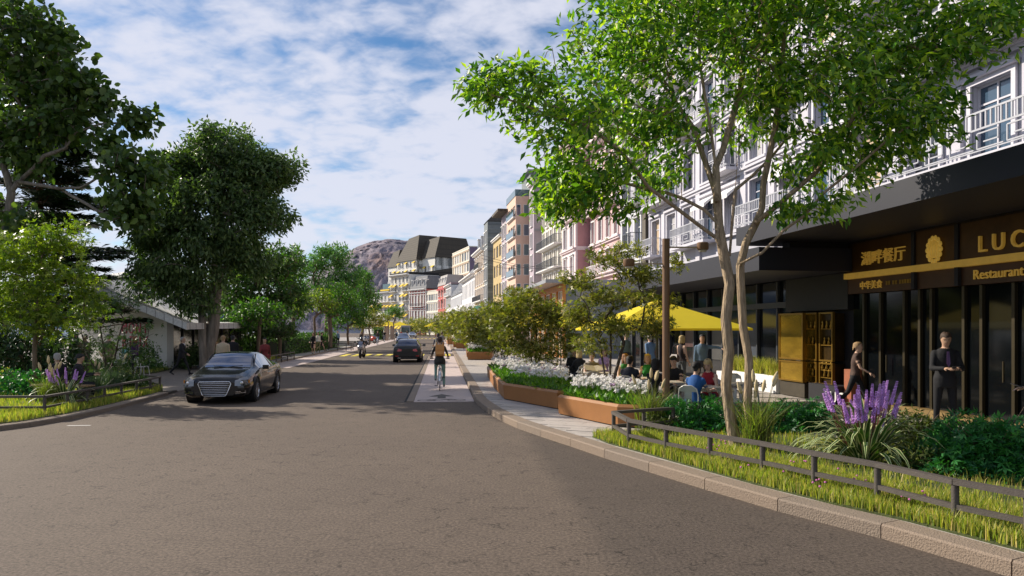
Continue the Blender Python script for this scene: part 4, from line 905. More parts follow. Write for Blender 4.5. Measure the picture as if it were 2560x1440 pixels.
# ---- conifer
def conifer(name, label, px, Y, base_py, top_py, spread_px, seed, n_b=60, low=.25):
    rg = np.random.default_rng(seed); b0 = at(px, base_py, Y); top = at(px, top_py, Y); H = top.z-b0.z; o = thing(name, label, 'tree', b0, 0)
    b = MB(); b.tube([(0,0,0),(.03,0,H*.5),(0,0,H)], [.26,.16,.03], 8)
    C = []; D = []; 
    for i in range(n_b):
        f = low+(1-low)*(i+.5)/n_b; z = H*f; L = spread_px/FPX*Y*(1-f)**.62*(.6+.6*rg.random())+.25; a = rg.random()*6.283
        d = np.array((math.cos(a), math.sin(a), -.08)); e = np.array((0,0,z))+d*L+np.array((0,0,.10*L))
        mid = np.array((0,0,z))+d*L*.5-np.array((0,0,.03*L))
        b.tube([(0,0,z),mid,e], [.045*(1-f)+.015,.03*(1-f)+.01,.006], 4, cap=False)
        m = int(110+300*L/2); t = rg.random(m)**.7; sd = rg.normal(0,1,m); side = np.array((-d[1],d[0],0))
        base = np.outer(1-t,(0,0,z))+np.outer(t,e); off = sd*.26*L*(1.05-t)*.9
        C.append(base+off[:,None]*side+rg.normal(0,.05,(m,3))); D.append(d*1.0+side*np.sign(sd)[:,None]*.9+rg.normal(0,.25,(m,3)))
    C = np.concatenate(C); D = np.concatenate(D); Nn = rg.normal(0,.3,C.shape); Nn[:,2] += 1
    V, F = leaves(C, D, Nn, .34*(.6+.8*rg.random(len(C))), 'thin'); b.build('trunk', barkm('red_bark', (.22,.10,.055)), o, smooth=True)
    link('crown', np_mesh('crown', V, F, L_fir, rg.integers(0,2,len(F))), o)
conifer('conifer', 'layered dark conifer with reddish trunk behind the large-leaved tree', 98, 34, 935, 130, 225, 31, 120, .16)
# ---- left small trees
def simple(name, label, px, Y, base_py, trunk_top, lobes, lm, seed, bark=B_brown, **kw):
    z0 = at(px, base_py, Y); k = FPX/Y; tx, ty = trunk_top
    m1 = (px+tx)/2+random.uniform(-6,6)*30/Y
    paths = [[tuple(at(px,base_py,Y)), tuple(at(m1,(base_py+ty)/2,Y+.05)), tuple(at(tx,ty,Y))]]
    for q in kw.pop('limbs', []): paths.append([tuple(at(x,y,Y+d)) for x,y,d in q])
    lob = [(tuple(at(cx_,cy_,Y+dy)), (rx/k, rd, ry/k), n) for cx_,cy_,rx,ry,dy,rd,n in lobes]
    return grow(name, label, paths, lob, None, lm, bark, seed, **kw)
simple('young_maple', 'young yellow-green maple in the left corner bed', 84, 20.5, 985, (92,760), [(60,640,95,70,0,1.0,55),(150,600,75,50,.2,.8,36),(60,740,105,60,0,1.1,55),(190,700,60,45,-.2,.7,26),(120,800,120,45,-.1,.9,44),(-10,700,70,130,.3,.9,40),(230,760,35,30,-.2,.4,10)], L_yel, 41, per=20, size=.13, cr=.2, shape='maple', r_tip=.006, droop=.2)
simple('dark_maple_sapling', 'dark open-leaved maple sapling in front of the pavilion wall', 262, 23, 972, (250,820), [(260,770,100,40,0,.9,40),(330,740,70,38,-.1,.7,24),(350,820,40,45,-.2,.5,14),(230,850,90,60,.1,.9,36),(300,880,80,50,0,.8,28),(170,800,60,50,.2,.7,22),(270,920,100,30,0,.7,20)], L_deep, 42, per=5, size=.13, cr=.24, shape='maple', r_tip=.006, bark=B_dark, limbs=[[(262,960,0),(290,880,.1),(310,800,0)],[(258,960,0),(215,880,-.1),(200,810,-.2)]])
# ---- tall double-trunked tree
simple('tall_park_tree', 'tall spreading dark green tree with twin pale trunks beside the pavilion', 508, 35.5, 935, (500,700), [(560,390,110,70,0,2.4,110),(470,440,90,60,.5,2.0,80),(640,440,80,55,0,1.8,66),(700,420,50,34,-.4,1.1,30),(410,430,45,50,.6,1.1,30),(560,500,130,55,-.6,2.4,100),(660,540,60,40,-.6,1.4,44),(440,560,95,60,-.4,2.0,80),(370,600,48,60,0,1.3,40),(560,600,110,50,-.8,2.0,70),(470,680,110,55,-.5,2.0,70),(380,690,55,60,.2,1.2,34),(630,640,60,45,-.3,1.3,34),(480,750,70,35,-.3,1.2,26)], L_euc, 43, bark=B_grey, per=58, size=.25, cr=.42, shape='lance', r_tip=.023, expo=.47, droop=.75, up=.3, rmax=.5,
       limbs=[[(508,930,.3),(532,820,.4),(540,700,.5),(545,600,.6),(548,500,.4),(550,420,.2)],[(500,700,0),(480,640,0),(470,590,-.4),(440,540,-.5)],[(540,690,.5),(600,630,.2),(660,580,-.2),(700,520,-.4)],[(503,760,0),(470,745,-.3),(440,735,-.5)],[(548,520,.4),(600,470,.2),(650,430,0),(700,425,-.3)]])
# ---- park trees further back
PARK = [('dense_park_tree','dense dark park tree right of the tall twin-trunked tree', 655, 48, 905, (660,800), [(640,680,70,50,0,2.2,60),(700,660,55,45,0,1.8,44),(620,760,80,50,0,2.2,60),(700,740,65,55,0,2,54),(660,810,90,40,-.3,2,50),(590,700,50,60,.5,1.6,30)], L_deep+L_mid[:1], 51, dict(per=26, size=.34, cr=.45, r_tip=.02)),
 ('columnar_park_tree','tall pointed green tree with sunlit right flank in the park', 735, 66, 880, (735,760), [(735,650,22,30,0,1.2,26),(725,700,34,45,0,1.8,50),(738,760,36,45,0,1.8,46),(700,690,30,40,0,1.6,30)], L_mid, 52, dict(per=24, size=.34, cr=.45, r_tip=.02)),
 ('feathery_tree','tall feathery light green tree in the park', 815, 72, 872, (820,760), [(830,650,55,38,0,2.6,70),(780,670,40,34,0,2,44),(870,690,38,36,0,2,44),(820,715,75,35,0,2.8,70),(830,640,40,28,0,1.8,36)], L_mint, 53, dict(per=24, size=.40, cr=.5, shape='thin', r_tip=.02, droop=.5)),
 ('umbrella_crowned_tree','small yellow-green umbrella-crowned tree behind the hedge', 783, 58, 868, (786,795), [(790,755,42,22,0,1.5,40),(765,760,28,16,0,1.1,18),(815,760,30,18,0,1.1,20),(795,735,26,14,0,1,14)], L_yel, 54, dict(per=20, size=.22, cr=.28, r_tip=.016)),
 ('thick_trunked_tree','thick-trunked dark tree behind the hedge', 826, 66, 868, (824,800), [(830,775,30,25,0,1.6,30),(850,740,36,34,0,1.8,40)], L_mid, 55, dict(per=22, size=.3, cr=.4, r_tip=.035)),
 ('kerbside_green_tree','rounded green tree by the left pavement above flower bed', 871, 69, 862, (870,815), [(870,770,40,32,0,1.7,50),(850,800,34,24,0,1.4,30),(900,790,34,28,0,1.4,34),(875,745,26,18,0,1.1,20)], L_mid, 56, dict(per=24, size=.24, cr=.32, r_tip=.015)),
 ('olive_kerbside_tree','olive-toned low tree over the parked motorcycles', 925, 80, 858, (922,822), [(925,795,40,22,0,1.8,44),(900,810,30,16,0,1.3,24),(945,805,28,20,0,1.3,24)], L_olive, 57, dict(per=22, size=.24, cr=.3, r_tip=.014)),
 ('tall_dark_street_tree','tall dark tree on the left closing off the hotel view', 905, 105, 852, (905,800), [(905,700,26,26,0,2,34),(925,740,26,32,0,2,36),(890,740,34,36,0,2.2,40),(915,690,16,12,0,1,10),(935,770,16,22,0,1.4,16)], L_mid, 58, dict(per=24, size=.38, cr=.5, r_tip=.022)),
 ('small_street_tree','small round-crowned street tree standing before the white hotel', 985, 132, 849, (984,808), [(985,778,24,15,0,1.8,44),(970,785,14,9,0,1,14),(1000,785,14,10,0,1,14)], L_mid, 59, dict(per=22, size=.30, cr=.36, r_tip=.02)),
 ('bare_stemmed_street_tree','thin forked street tree left of the small round-crowned tree', 973, 122, 851, (972,812), [(968,795,12,10,0,1,14)], L_olive, 60, dict(per=18, size=.28, cr=.3, r_tip=.03)),
 ('branching_lawn_tree','small dark wide-branching tree on the hedge lawn', 698, 46, 893, (700,858), [(700,825,36,16,0,1.2,34),(720,830,26,12,0,.9,18),(676,830,24,12,0,.9,18)], L_deep, 61, dict(per=16, size=.2, cr=.26, r_tip=.02)),
 ('slender_lawn_tree','slender tree with straight pale trunk beside the red-jacketed walker', 648, 42, 905, (650,800), [(650,780,60,26,0,1.4,40),(610,800,50,24,0,1.2,28)], L_mid+L_deep[:1], 62, dict(per=20, size=.28, cr=.36, r_tip=.02)),
 ('far_pale_tree','pale green tree showing above the pavilion roof', 372, 62, 880, (372,760), [(365,690,30,22,0,1.8,36),(380,730,36,26,0,2,36)], L_mint, 63, dict(per=20, size=.32, cr=.4, r_tip=.025)),
 ('hedge_tree','dark tree massed behind the pavilion entrance', 590, 58, 880, (590,800), [(590,790,60,40,0,2.2,44),(570,740,44,40,0,2,34)], L_deep, 64, dict(per=22, size=.34, cr=.46, r_tip=.03))]
for nm, lb, px, Y, bp, tt, lobs, lm, sd, kw in PARK: simple(nm, lb, px, Y, bp, tt, lobs, lm, sd, **kw)
# dark background thicket at far left
simple('evergreen_thicket', 'dark evergreen behind the two seated figures at left', 60, 25, 960, (60,900), [(40,870,90,60,0,1.2,60),(150,880,70,50,.2,1.0,40),(-20,850,60,90,0,1.2,40),(100,940,120,30,-.3,.9,40)], L_fir, 71, per=26, size=.2, cr=.25, r_tip=.012)
# ---- shrubs, hedges
def bush(name, label, c, r, n, size, lm, seed, shape='lance', cat='shrub', group=None, stems=12, droop=.1, stemcol=None):
    rg = np.random.default_rng(seed); c = Vector(c); o = thing(name, label, cat, c, 0, group)
    b = MB()
    for i in range(stems):
        a = rg.random()*6.283; q = .3+.6*rg.random(); e = (r[0]*q*math.cos(a), r[1]*q*math.sin(a), r[2]*(.7+.5*rg.random()))
        b.tube([(e[0]*.15,e[1]*.15,-.03),(e[0]*.5,e[1]*.5,e[2]*.6),e], [.012,.008,.003], 3, cap=False)
    b.build('stem', stemcol or B_brown, o)
    d = unit(rg.normal(size=(n,3))); d[:,2] = np.abs(d[:,2]); q = rg.random(n)**.33
    lump = 1+.16*np.sin(d[:,0]*7+seed)+.14*np.sin(d[:,1]*9+seed*2)+.1*np.sin(d[:,2]*11)
    C = d*np.array(r)*(q*lump)[:,None]; C[:,2] += .02
    D = d*.6+rg.normal(0,.7,(n,3)); D[:,2] -= droop; Nn = rg.normal(0,.6,(n,3)); Nn[:,2] += .8
    V, F = leaves(C, D, Nn, size*(.6+.8*rg.random(n)), shape)
    link('foliage', np_mesh('foliage', V, F, lm, np.repeat(rg.integers(0,len(lm),n), F.shape[0]//n)), o); return o
def hedge(name, label, P0, P1, wd, h, n, size, lm, seed):
    rg = np.random.default_rng(seed); P0 = Vector((*P0,0)); P1 = Vector((*P1,0)); d = P1-P0; L = d.length
    o = thing(name, label, 'hedge', (P0.x,P0.y,.1), math.atan2(d.y,d.x))
    MB().box((.1,-wd/2+.12,0),(L-.1,wd/2-.12,h-.15)).build('branches', mat('hedge_core', (.012,.02,.008), .95), o)
    face = rg.integers(0,4,n); x = rg.random(n)*L; y = (rg.random(n)-.5)*wd; z = rg.random(n)*h
    nrm = np.zeros((n,3))
    for k, (ax, sg) in enumerate(((1,-1),(1,1),(2,1),(2,1))):
        s = face == k; nrm[s,ax] = sg
        if ax == 1: y[s] = sg*wd/2+rg.normal(0,.06,s.sum())
        else: z[s] = h+rg.normal(0,.07,s.sum())
    z = z+.1*np.sin(x*1.7)*(z/h); C = np.stack([x,y,z],1)+rg.normal(0,.03,(n,3))
    V, F = leaves(C, rg.normal(0,.7,(n,3))+nrm*.3+np.array((0,0,.2)), nrm+rg.normal(0,.5,(n,3)), size*(.6+.8*rg.random(n)), 'broad')
    link('foliage', np_mesh('foliage', V, F, lm, np.repeat(rg.integers(0,len(lm),n), 2)), o); return o
L_hedge = [leafmat('hedge_leaf', (.055,.13,.028), .2), leafmat('hedge_leaf_b', (.08,.17,.035), .25)]
hedge('clipped_hedge', 'long clipped green hedge along the left pavement', (-17.2,52), (-19.3,76), 1.6, 1.35, 9000, .13, L_hedge, 81)
hedge('low_hedge', 'low leafy hedge behind the red-jacketed walker', (-25.5,45.5), (-16.9,44.6), 1.6, 1.0, 6000, .12, L_hedge, 82)
hedge('lit_hedge', 'sunlit hedge end beside the black dress walker', (-18.9,50.6), (-16.6,50.2), 1.6, 1.2, 2600, .13, L_hedge, 83)
hedge('box_shrub', 'small dark round-cornered box shrub at the foot of the round-crowned tree', (-24.6,128.5), (-23,128.3), 1.4, 1.9, 900, .2, L_mid, 84)
# right bed shrubs
bush('corner_shrub', 'large glossy green shrub at the right frame edge behind the rail', gp(2440,1215,.15)+Vector((.78,.9,0)), (1.0,.8,.70), 3900, .085, L_shrub, 91, 'maple', stems=40)
bush('corner_shrub', 'green shrub at the very right edge below the phone hand', gp(2580,1200,.15)+Vector((0,.5,0)), (.6,.6,.55), 1300, .085, L_shrub, 92, 'maple', stems=20)
bush('tree_foot_shrub', 'green maple-leaved shrub left of the twin trunks', gp(1745,1085,.15)+Vector((.1,.7,0)), (.75,.65,.56), 2400, .075, L_shrub, 93, 'maple', stems=24)
bush('tree_foot_shrub', 'green maple-leaved shrub just right of the twin trunks', gp(1965,1090,.15)+Vector((.1,.8,0)), (.75,.6,.50), 2300, .075, L_shrub, 94, 'maple', stems=24)
bush('tree_foot_shrub', 'green maple-leaved shrub touching the purple flower clump', gp(2060,1085,.15)+Vector((.1,.7,0)), (.5,.5,.48), 1200, .075, L_shrub, 95, 'maple', stems=16)
bush('fern', 'olive fern between the purple flowers and the corner shrub', gp(2310,1120,.15)+Vector((0,.3,0)), (.6,.5,.5), 1900, .12, [leafmat('fern_leaf', (.09,.11,.03), .2), leafmat('fern_leaf_b', (.06,.09,.022), .2)], 96, 'thin', cat='fern', stems=18, droop=.3)
bush('fern', 'low olive fern in the grass below the corner shrub', gp(2300,1180,.15)+Vector((.1,.1,0)), (.35,.3,.3), 700, .09, [MATS['fern_leaf'], MATS['fern_leaf_b']], 97, 'thin', cat='fern', stems=10, droop=.3)
bush('grass_tuft_shrub', 'low olive tuft behind the left end of the rail', gp(1620,1085,.15)+Vector((.3,.4,0)), (.45,.35,.3), 800, .09, [MATS['fern_leaf'], MATS['fern_leaf_b']], 98, 'thin', cat='plant', stems=8)
bush('ground_shrub', 'bright green leafy shrub at the left frame edge behind the rail', gp(30,995,.1)+Vector((.2,.2,0)), (1.0,.8,.75), 2600, .085, L_shrub, 99, 'broad', stems=16)
bush('wall_shrub', 'sunlit leafy shrub against the pavilion wall', (-17.6,34.3,.06), (1.0,.8,1.25), 2400, .13, L_hedge, 100, 'lance')
bush('wall_shrub', 'leafy shrub under the red lettering', (-19.4,33.6,.06), (.9,.7,.5), 1300, .13, L_hedge, 101, 'lance')
bush('ground_shrub', 'dark shrub behind the far end of the left rail', gp(330,985,.1)+Vector((-.9,1.0,0)), (.9,.7,.55), 1600, .11, L_deep, 102, 'maple')
bush('ground_shrub', 'dark low shrub at the foot of the pavilion glazing', (-15.9,36.4,.06), (.9,.8,1.2), 1800, .12, L_deep, 103, 'broad')
bush('ground_shrub', 'dark shrub at the foot of the twin trunks', (-16.6,38.0,.06), (1.1,.8,1.0), 1600, .12, L_deep, 104, 'broad')
# ---- grass
def pip(P, poly):
    x, y = P[:,0], P[:,1]; c = np.zeros(len(P), bool); n = len(poly)
    for i in range(n):
        x0, y0 = poly[i]; x1, y1 = poly[(i+1)%n]
        c ^= ((y0 > y) != (y1 > y)) & (x < (x1-x0)*(y-y0)/(y1-y0+1e-12)+x0)
    return c
def blades(C, H, Wd, rg, lean=.35):
    n = len(C); a = rg.random(n)*6.283; s = np.stack([np.cos(a),np.sin(a),0*a],1)*Wd[:,None]; b = rg.random(n)*6.283; q = lean*H*rg.random(n)*1.3
    l = np.stack([np.cos(b)*q,np.sin(b)*q,0*b],1); u = np.zeros((n,3)); u[:,2] = 1
    V = np.stack([C-s, C+s, C+s*.7+l*.35+u*(H*.6)[:,None], C-s*.7+l*.35+u*(H*.6)[:,None], C+l+u*H[:,None]], 1).reshape(-1,3)
    i = np.arange(n)*5; F = np.concatenate([np.stack([i,i+1,i+2,i+3],1), np.stack([i+3,i+2,i+4,i+4],1)]); return V, F
def blade_mesh(name, C, H, Wd, rg, m, par=None, lean=.35, **k):
    V, F = blades(C, H, Wd, rg, lean); n = len(C); i = np.arange(n)*5
    F3 = np.concatenate([np.stack([i,i+1,i+2],1), np.stack([i,i+2,i+3],1), np.stack([i+3,i+2,i+4],1)])
    return link(name, np_mesh(name, V, F3, m, np.tile(rg.integers(0,len(m),n),3)), par, **k)
L_gr = [leafmat('grass_a', (.32,.33,.06), .35, .4), leafmat('grass_b', (.21,.27,.05), .35, .4), leafmat('grass_c', (.46,.38,.12), .35, .3)]
def lawn(name, poly, n, h, seed, dens=None, z=.15, wd=.006, label=None, mats=L_gr):
    rg = np.random.default_rng(seed); lo = np.min(poly,0); hi = np.max(poly,0); P = lo+(hi-lo)*rg.random((int(n*4),2)); P = P[pip(P, poly)]
    if dens is not None: P = P[rg.random(len(P)) < dens(P)]
    P = P[:n]; C = np.column_stack([P, np.full(len(P), z-.01)])
    hh = h*(.55+.7*rg.random(len(P)))*(1+.25*np.sin(P[:,0]*5)*np.sin(P[:,1]*4))
    blade_mesh(name, C, hh, np.full(len(P), wd)*(.7+.7*rg.random(len(P))), rg, mats, kind='stuff', label=label, cat='grass')
def near_front(P): return np.where((P[:,1] < 14) & (P[:,0]*.72+P[:,1]*.55 < 8.4+0*P[:,0]), 1.0, .35)
FR_EDGE = [(1.42,12.75),(1.62,12.0),(2.05,11.05),(2.5,10.0),(3.0,8.85),(3.52,7.85),(3.95,7.15),(4.35,6.3),(4.85,5.3),(5.5,4.2),(7.2,4.2),(5.6,6.6),(4.9,8.0),(3.9,9.9),(3.1,11.6),(2.4,12.9)]
lawn('verge_grass', FR_EDGE, 36000, .145, 201, label='tufted yellow-green verge grass along the right corner kerb')
lawn('bed_grass', BED_R, 14000, .12, 202, label='short yellowish grass under the shrubs of the right bed')
lawn('verge_grass', [(-16,12.55),(-13.4,12.7),(-11.75,13.25),(-10.8,14.1),(-10.33,15.3),(-10.23,16.6),(-10.38,18.5),(-10.88,22.2),(-11.3,23.3),(-12,23.3),(-11.7,18),(-11.9,15.6),(-14,14.8),(-16,14.8)], 17000, .18, 203, z=.11, wd=.008, label='tall sunlit grass along the left corner kerb')
lawn('bed_grass', [(-12,16),(-12,22.5),(-17,26),(-22,26),(-20,16)], 9000, .2, 204, z=.11, wd=.009, label='dim grass inside the left bed')
lawn('lawn_grass', [(-17,29.5),(-16.3,33),(-17.2,36.4),(-28,36.4),(-28,29.5)], 9000, .16, 205, z=.06, wd=.011, label='lawn strip in front of the pavilion')
lawn('verge_grass', [(-14.05,37.6),(-15.0,47.0),(-16.0,47.0),(-15.2,37.6)], 5000, .22, 206, z=.13, wd=.012, label='grass strip below the second rail on the left')
# ---- flowering and grassy clumps
def strap(rg, n, L, wd, rad, arch=1.0, seg=6):
    V = []; F = []
    for i in range(n):
        a = rg.random()*6.283; l = L*(.65+.5*rg.random()); el = .62+.75*rg.random(); p = np.array((math.cos(a),math.sin(a),0))*rad*rg.random(); d = np.array((math.cos(a)*math.cos(el),math.sin(a)*math.cos(el),math.sin(el)))
        side = np.array((-math.sin(a),math.cos(a),0)); o = len(V)
        for k in range(seg+1):
            t = k/seg; w_ = wd*(1-t**2.5)*(.6+.8*min(1,t*3))*.6
            V += [p-side*w_, p-side*w_*.62, p+side*w_*.62, p+side*w_]
            p = p+d*l/seg; d = d+np.array((0,0,-1))*arch*.30*(t+.25); d /= np.linalg.norm(d)
        for k in range(seg):
            for c in range(3): q = o+k*4+c; F.append((q,q+1,q+5,q+4,0 if c == 1 else 1))
    return np.array(V), np.array(F)
M_lir = leafmat('liriope_green', (.045,.10,.022), .2, .3); M_lirw = mat('liriope_cream', (.55,.58,.28), .5, var=.05)
M_purp = mat('lilac_spike', (.58,.30,.70), .7, var=.3, scale=40, island=.3); M_stalk = mat('maroon_stalk', (.16,.045,.035), .6)
def liriope(label, loc, s, n_leaf, n_sp, seed):
    rg = np.random.default_rng(seed); o = thing('purple_flower_clump', label, 'flowers', loc, 0)
    V, F = strap(rg, n_leaf, 1.0*s, .046*s, .14*s, 2.1); link('leaves', np_mesh('leaves', V, F[:,:4], [M_lir, M_lirw], F[:,4]), o)
    for i in range(n_sp):
        a = rg.random()*6.283; r = .42*s*rg.random()**.6; h = s*(.46+.28*rg.random()); b0 = (r*.35*math.cos(a), r*.35*math.sin(a), .02); e = (r*math.cos(a), r*math.sin(a)*.7, h)
        b = MB(); b.tube([b0,(e[0]*.75,e[1]*.75,h*.6),e], [.005*s,.005*s,.004*s], 4, 1, cap=False)
        d = (Vector(e)-Vector((e[0]*.75,e[1]*.75,h*.6))).normalized(); Ls = s*(.20+.10*rg.random())
        for k in range(15):
            t = k/14; c = Vector(e)+d*(Ls*t); rr = .016*s*(1-t*.6)+.004
            for j in range(4):
                an = j*1.571+k*.8; b.ell((c.x+rr*math.cos(an), c.y+rr*math.sin(an), c.z), (.0108*s*(1.2-t*.5),)*3, 4, 4, 0)
        b.build('flower_spike', [M_purp, M_stalk], o)
    return o
liriope('big purple flower clump with striped leaves behind the right rail', gp(2185,1165,.15)+Vector((0,.25,0)), 1.15, 120, 36, 301)
liriope('purple flower clump with arching leaves behind the left rail', gp(185,1025,.11)+Vector((-.75,.9,0)), 1.05, 70, 12, 302)
M_pamp = leafmat('pampas_blade', (.17,.17,.06), .25, .3); M_plume = mat('pampas_plume', (.55,.44,.25), .9, var=.2, scale=30)
def pampas(label, loc, s, n, plumes, seed, mats=None):
    rg = np.random.default_rng(seed); o = thing('plumed_grass', label, 'grass', loc, 0); C = np.zeros((n,3)); C[:,:2] = rg.normal(0,.07*s,(n,2))
    blade_mesh('blades', C, s*.62*(.5+.7*rg.random(n)), np.full(n,.006*s), rg, mats or [M_pamp, L_gr[1]], o, lean=.65)
    for i in range(plumes):
        a = rg.random()*6.283; r = .28*s*rg.random(); h = s*(.62+.3*rg.random()); e = Vector((r*math.cos(a), r*math.sin(a), h)); b = MB()
        b.tube([(0,0,0),e*.6,e], .004*s, 3, 1, cap=False); d = Vector((e.x*.8,e.y*.8,.5)).normalized()
        b.tube([e+d*(.17*s*t) for t in (0,.15,.5,.85,1)], [.008*s,.022*s,.026*s,.016*s,.003*s], 7, 0)
        b.build('plume', [M_plume, M_pamp], o, smooth=True)
    return o
pampas('plumed grass clump at the foot of the twin trunks', gp(1885,1120,.15)+Vector((0,-.1,0)), 1.25, 420, 7, 311)
pampas('plumed grass clump below the brown lamp post', gp(1630,1075,.15)+Vector((0,.2,0)), 1.2, 380, 6, 312)
pampas('plumed grass clump near the left rail corner', gp(112,1028,.11)+Vector((-.5,.9,0)), 1.25, 300, 6, 313)
pampas('bluish tall grass clump mid left rail', gp(255,1005,.11)+Vector((-.8,1.0,0)), 1.25, 380, 2, 314, [leafmat('blue_grass', (.07,.11,.07), .2, .3)])
pampas('bluish tall grass clump nearer the far end of the left rail', gp(300,990,.11)+Vector((-.7,.9,0)), 1.2, 380, 2, 315, [MATS['blue_grass']])
# tiny pink flowers in the verge
rg = np.random.default_rng(5); pk = thing('pink_wildflowers', 'sprinkle of tiny pink flowers in the right verge', 'flowers', gp(2200,1230,.15)); m_pk = mat('pink_petal', (.55,.16,.38), .7, var=.1)
for i in range(46):
    c = gp([2230,1960,2100,1800][i%4]+rg.normal(0,55), [1232,1165,1200,1120][i%4]+rg.normal(0,10), .30)-pk.location
    b = MB().tube([(c.x,c.y,-.02),(c.x+.01,c.y,c.z)], .002, 3, 1, cap=False).ell((c.x+.01,c.y,c.z), (.016,.016,.012), 6, 4, 0); b.build('flower', [m_pk, L_gr[1]], pk)
# ================================================================ street furniture
M_rust = mat('rust_brown_metal', (.31,.135,.042), .55, var=.12, scale=2.2, bump=.1, bscale=30)
M_post = mat('rail_grey_brown', (.085,.072,.062), .6, var=.15, scale=12, bump=.2, bscale=60)
def fence(name, label, pts, z, h=.43, ends=(True,True), low=True):
    o = thing(name, label, 'fence', (pts[0][0],pts[0][1],z)); P = [Vector((p[0]-pts[0][0],p[1]-pts[0][1],0)) for p in pts]
    for p in P: MB().tube([(p.x,p.y,-.06),(p.x,p.y,h-.02)], .036, 10).build('post', M_post, o, smooth=50)
    for i, (a, b) in enumerate(zip(P, P[1:])):
        MB().bar((a.x,a.y,h),(b.x,b.y,h),.09,.05).build('top_rail', M_post, o)
        MB().bar((a.x,a.y,.19),(b.x,b.y,.19),.05,.05).build('lower_rail', M_post, o)
    return o
fence('low_rail_fence', 'low grey-brown two-bar rail round the right corner bed', [(3.0,13.4),(2.4,13.1),(1.8,12.75),(1.89,11.64),(2.31,10.79),(2.76,10.03),(3.23,9.28),(3.59,8.55),(3.98,7.84),(4.29,6.97),(4.60,6.42),(4.95,5.5),(5.5,4.7)], .14)
fence('low_rail_fence', 'low two-bar rail round the left corner bed', [(-14.2,16.1),(-12.9,16.15),(-11.6,16.2),(-10.55,16.25),(-10.62,17.2),(-10.68,18.1),(-10.75,19.0),(-10.85,20.0),(-10.95,21.0),(-11.05,22.0),(-11.2,22.9),(-11.9,23.4)], .09)
fence('low_rail_fence', 'low two-bar rail beyond the sedan on the left', [(-13.2,37.9),(-13.35,39.6),(-13.5,41.2),(-13.7,42.8),(-13.85,44.4),(-14.1,46.6),(-15.2,47.2)], .11)
fence('low_rail_fence', 'distant low two-bar rail left of the motorcycle rider', [(-16.9,66.3),(-16.0,66.1),(-15.2,66.0),(-14.75,66),(-14.9,67.5)], .10, .6)
def inset(poly, d):
    c = Vector((sum(p[0] for p in poly)/len(poly), sum(p[1] for p in poly)/len(poly), 0)); r = []
    n = len(poly); ar = sum(poly[i][0]*poly[(i+1)%n][1]-poly[(i+1)%n][0]*poly[i][1] for i in range(n)); s = 1 if ar > 0 else -1
    for i in range(n):
        a, b, e = Vector((*poly[i-1],0)), Vector((*poly[i],0)), Vector((*poly[(i+1)%n],0))
        n1 = Vector((-(b-a).y,(b-a).x,0)).normalized()*s; n2 = Vector((-(e-b).y,(e-b).x,0)).normalized()*s; m_ = (n1+n2).normalized(); k = d/max(.4, m_.dot(n1))
        r.append((b.x+m_.x*k, b.y+m_.y*k))
    return r
L_fl = [leafmat('planter_leaf', (.10,.22,.02), .3), leafmat('planter_leaf_b', (.07,.17,.02), .3)]
M_wh = mat('white_petal', (.90,.88,.86), .7, var=.04, island=.08, transl=(1,1,1,.35)); M_lil = mat('lilac_petal', (.55,.36,.50), .7, var=.1, island=.2)
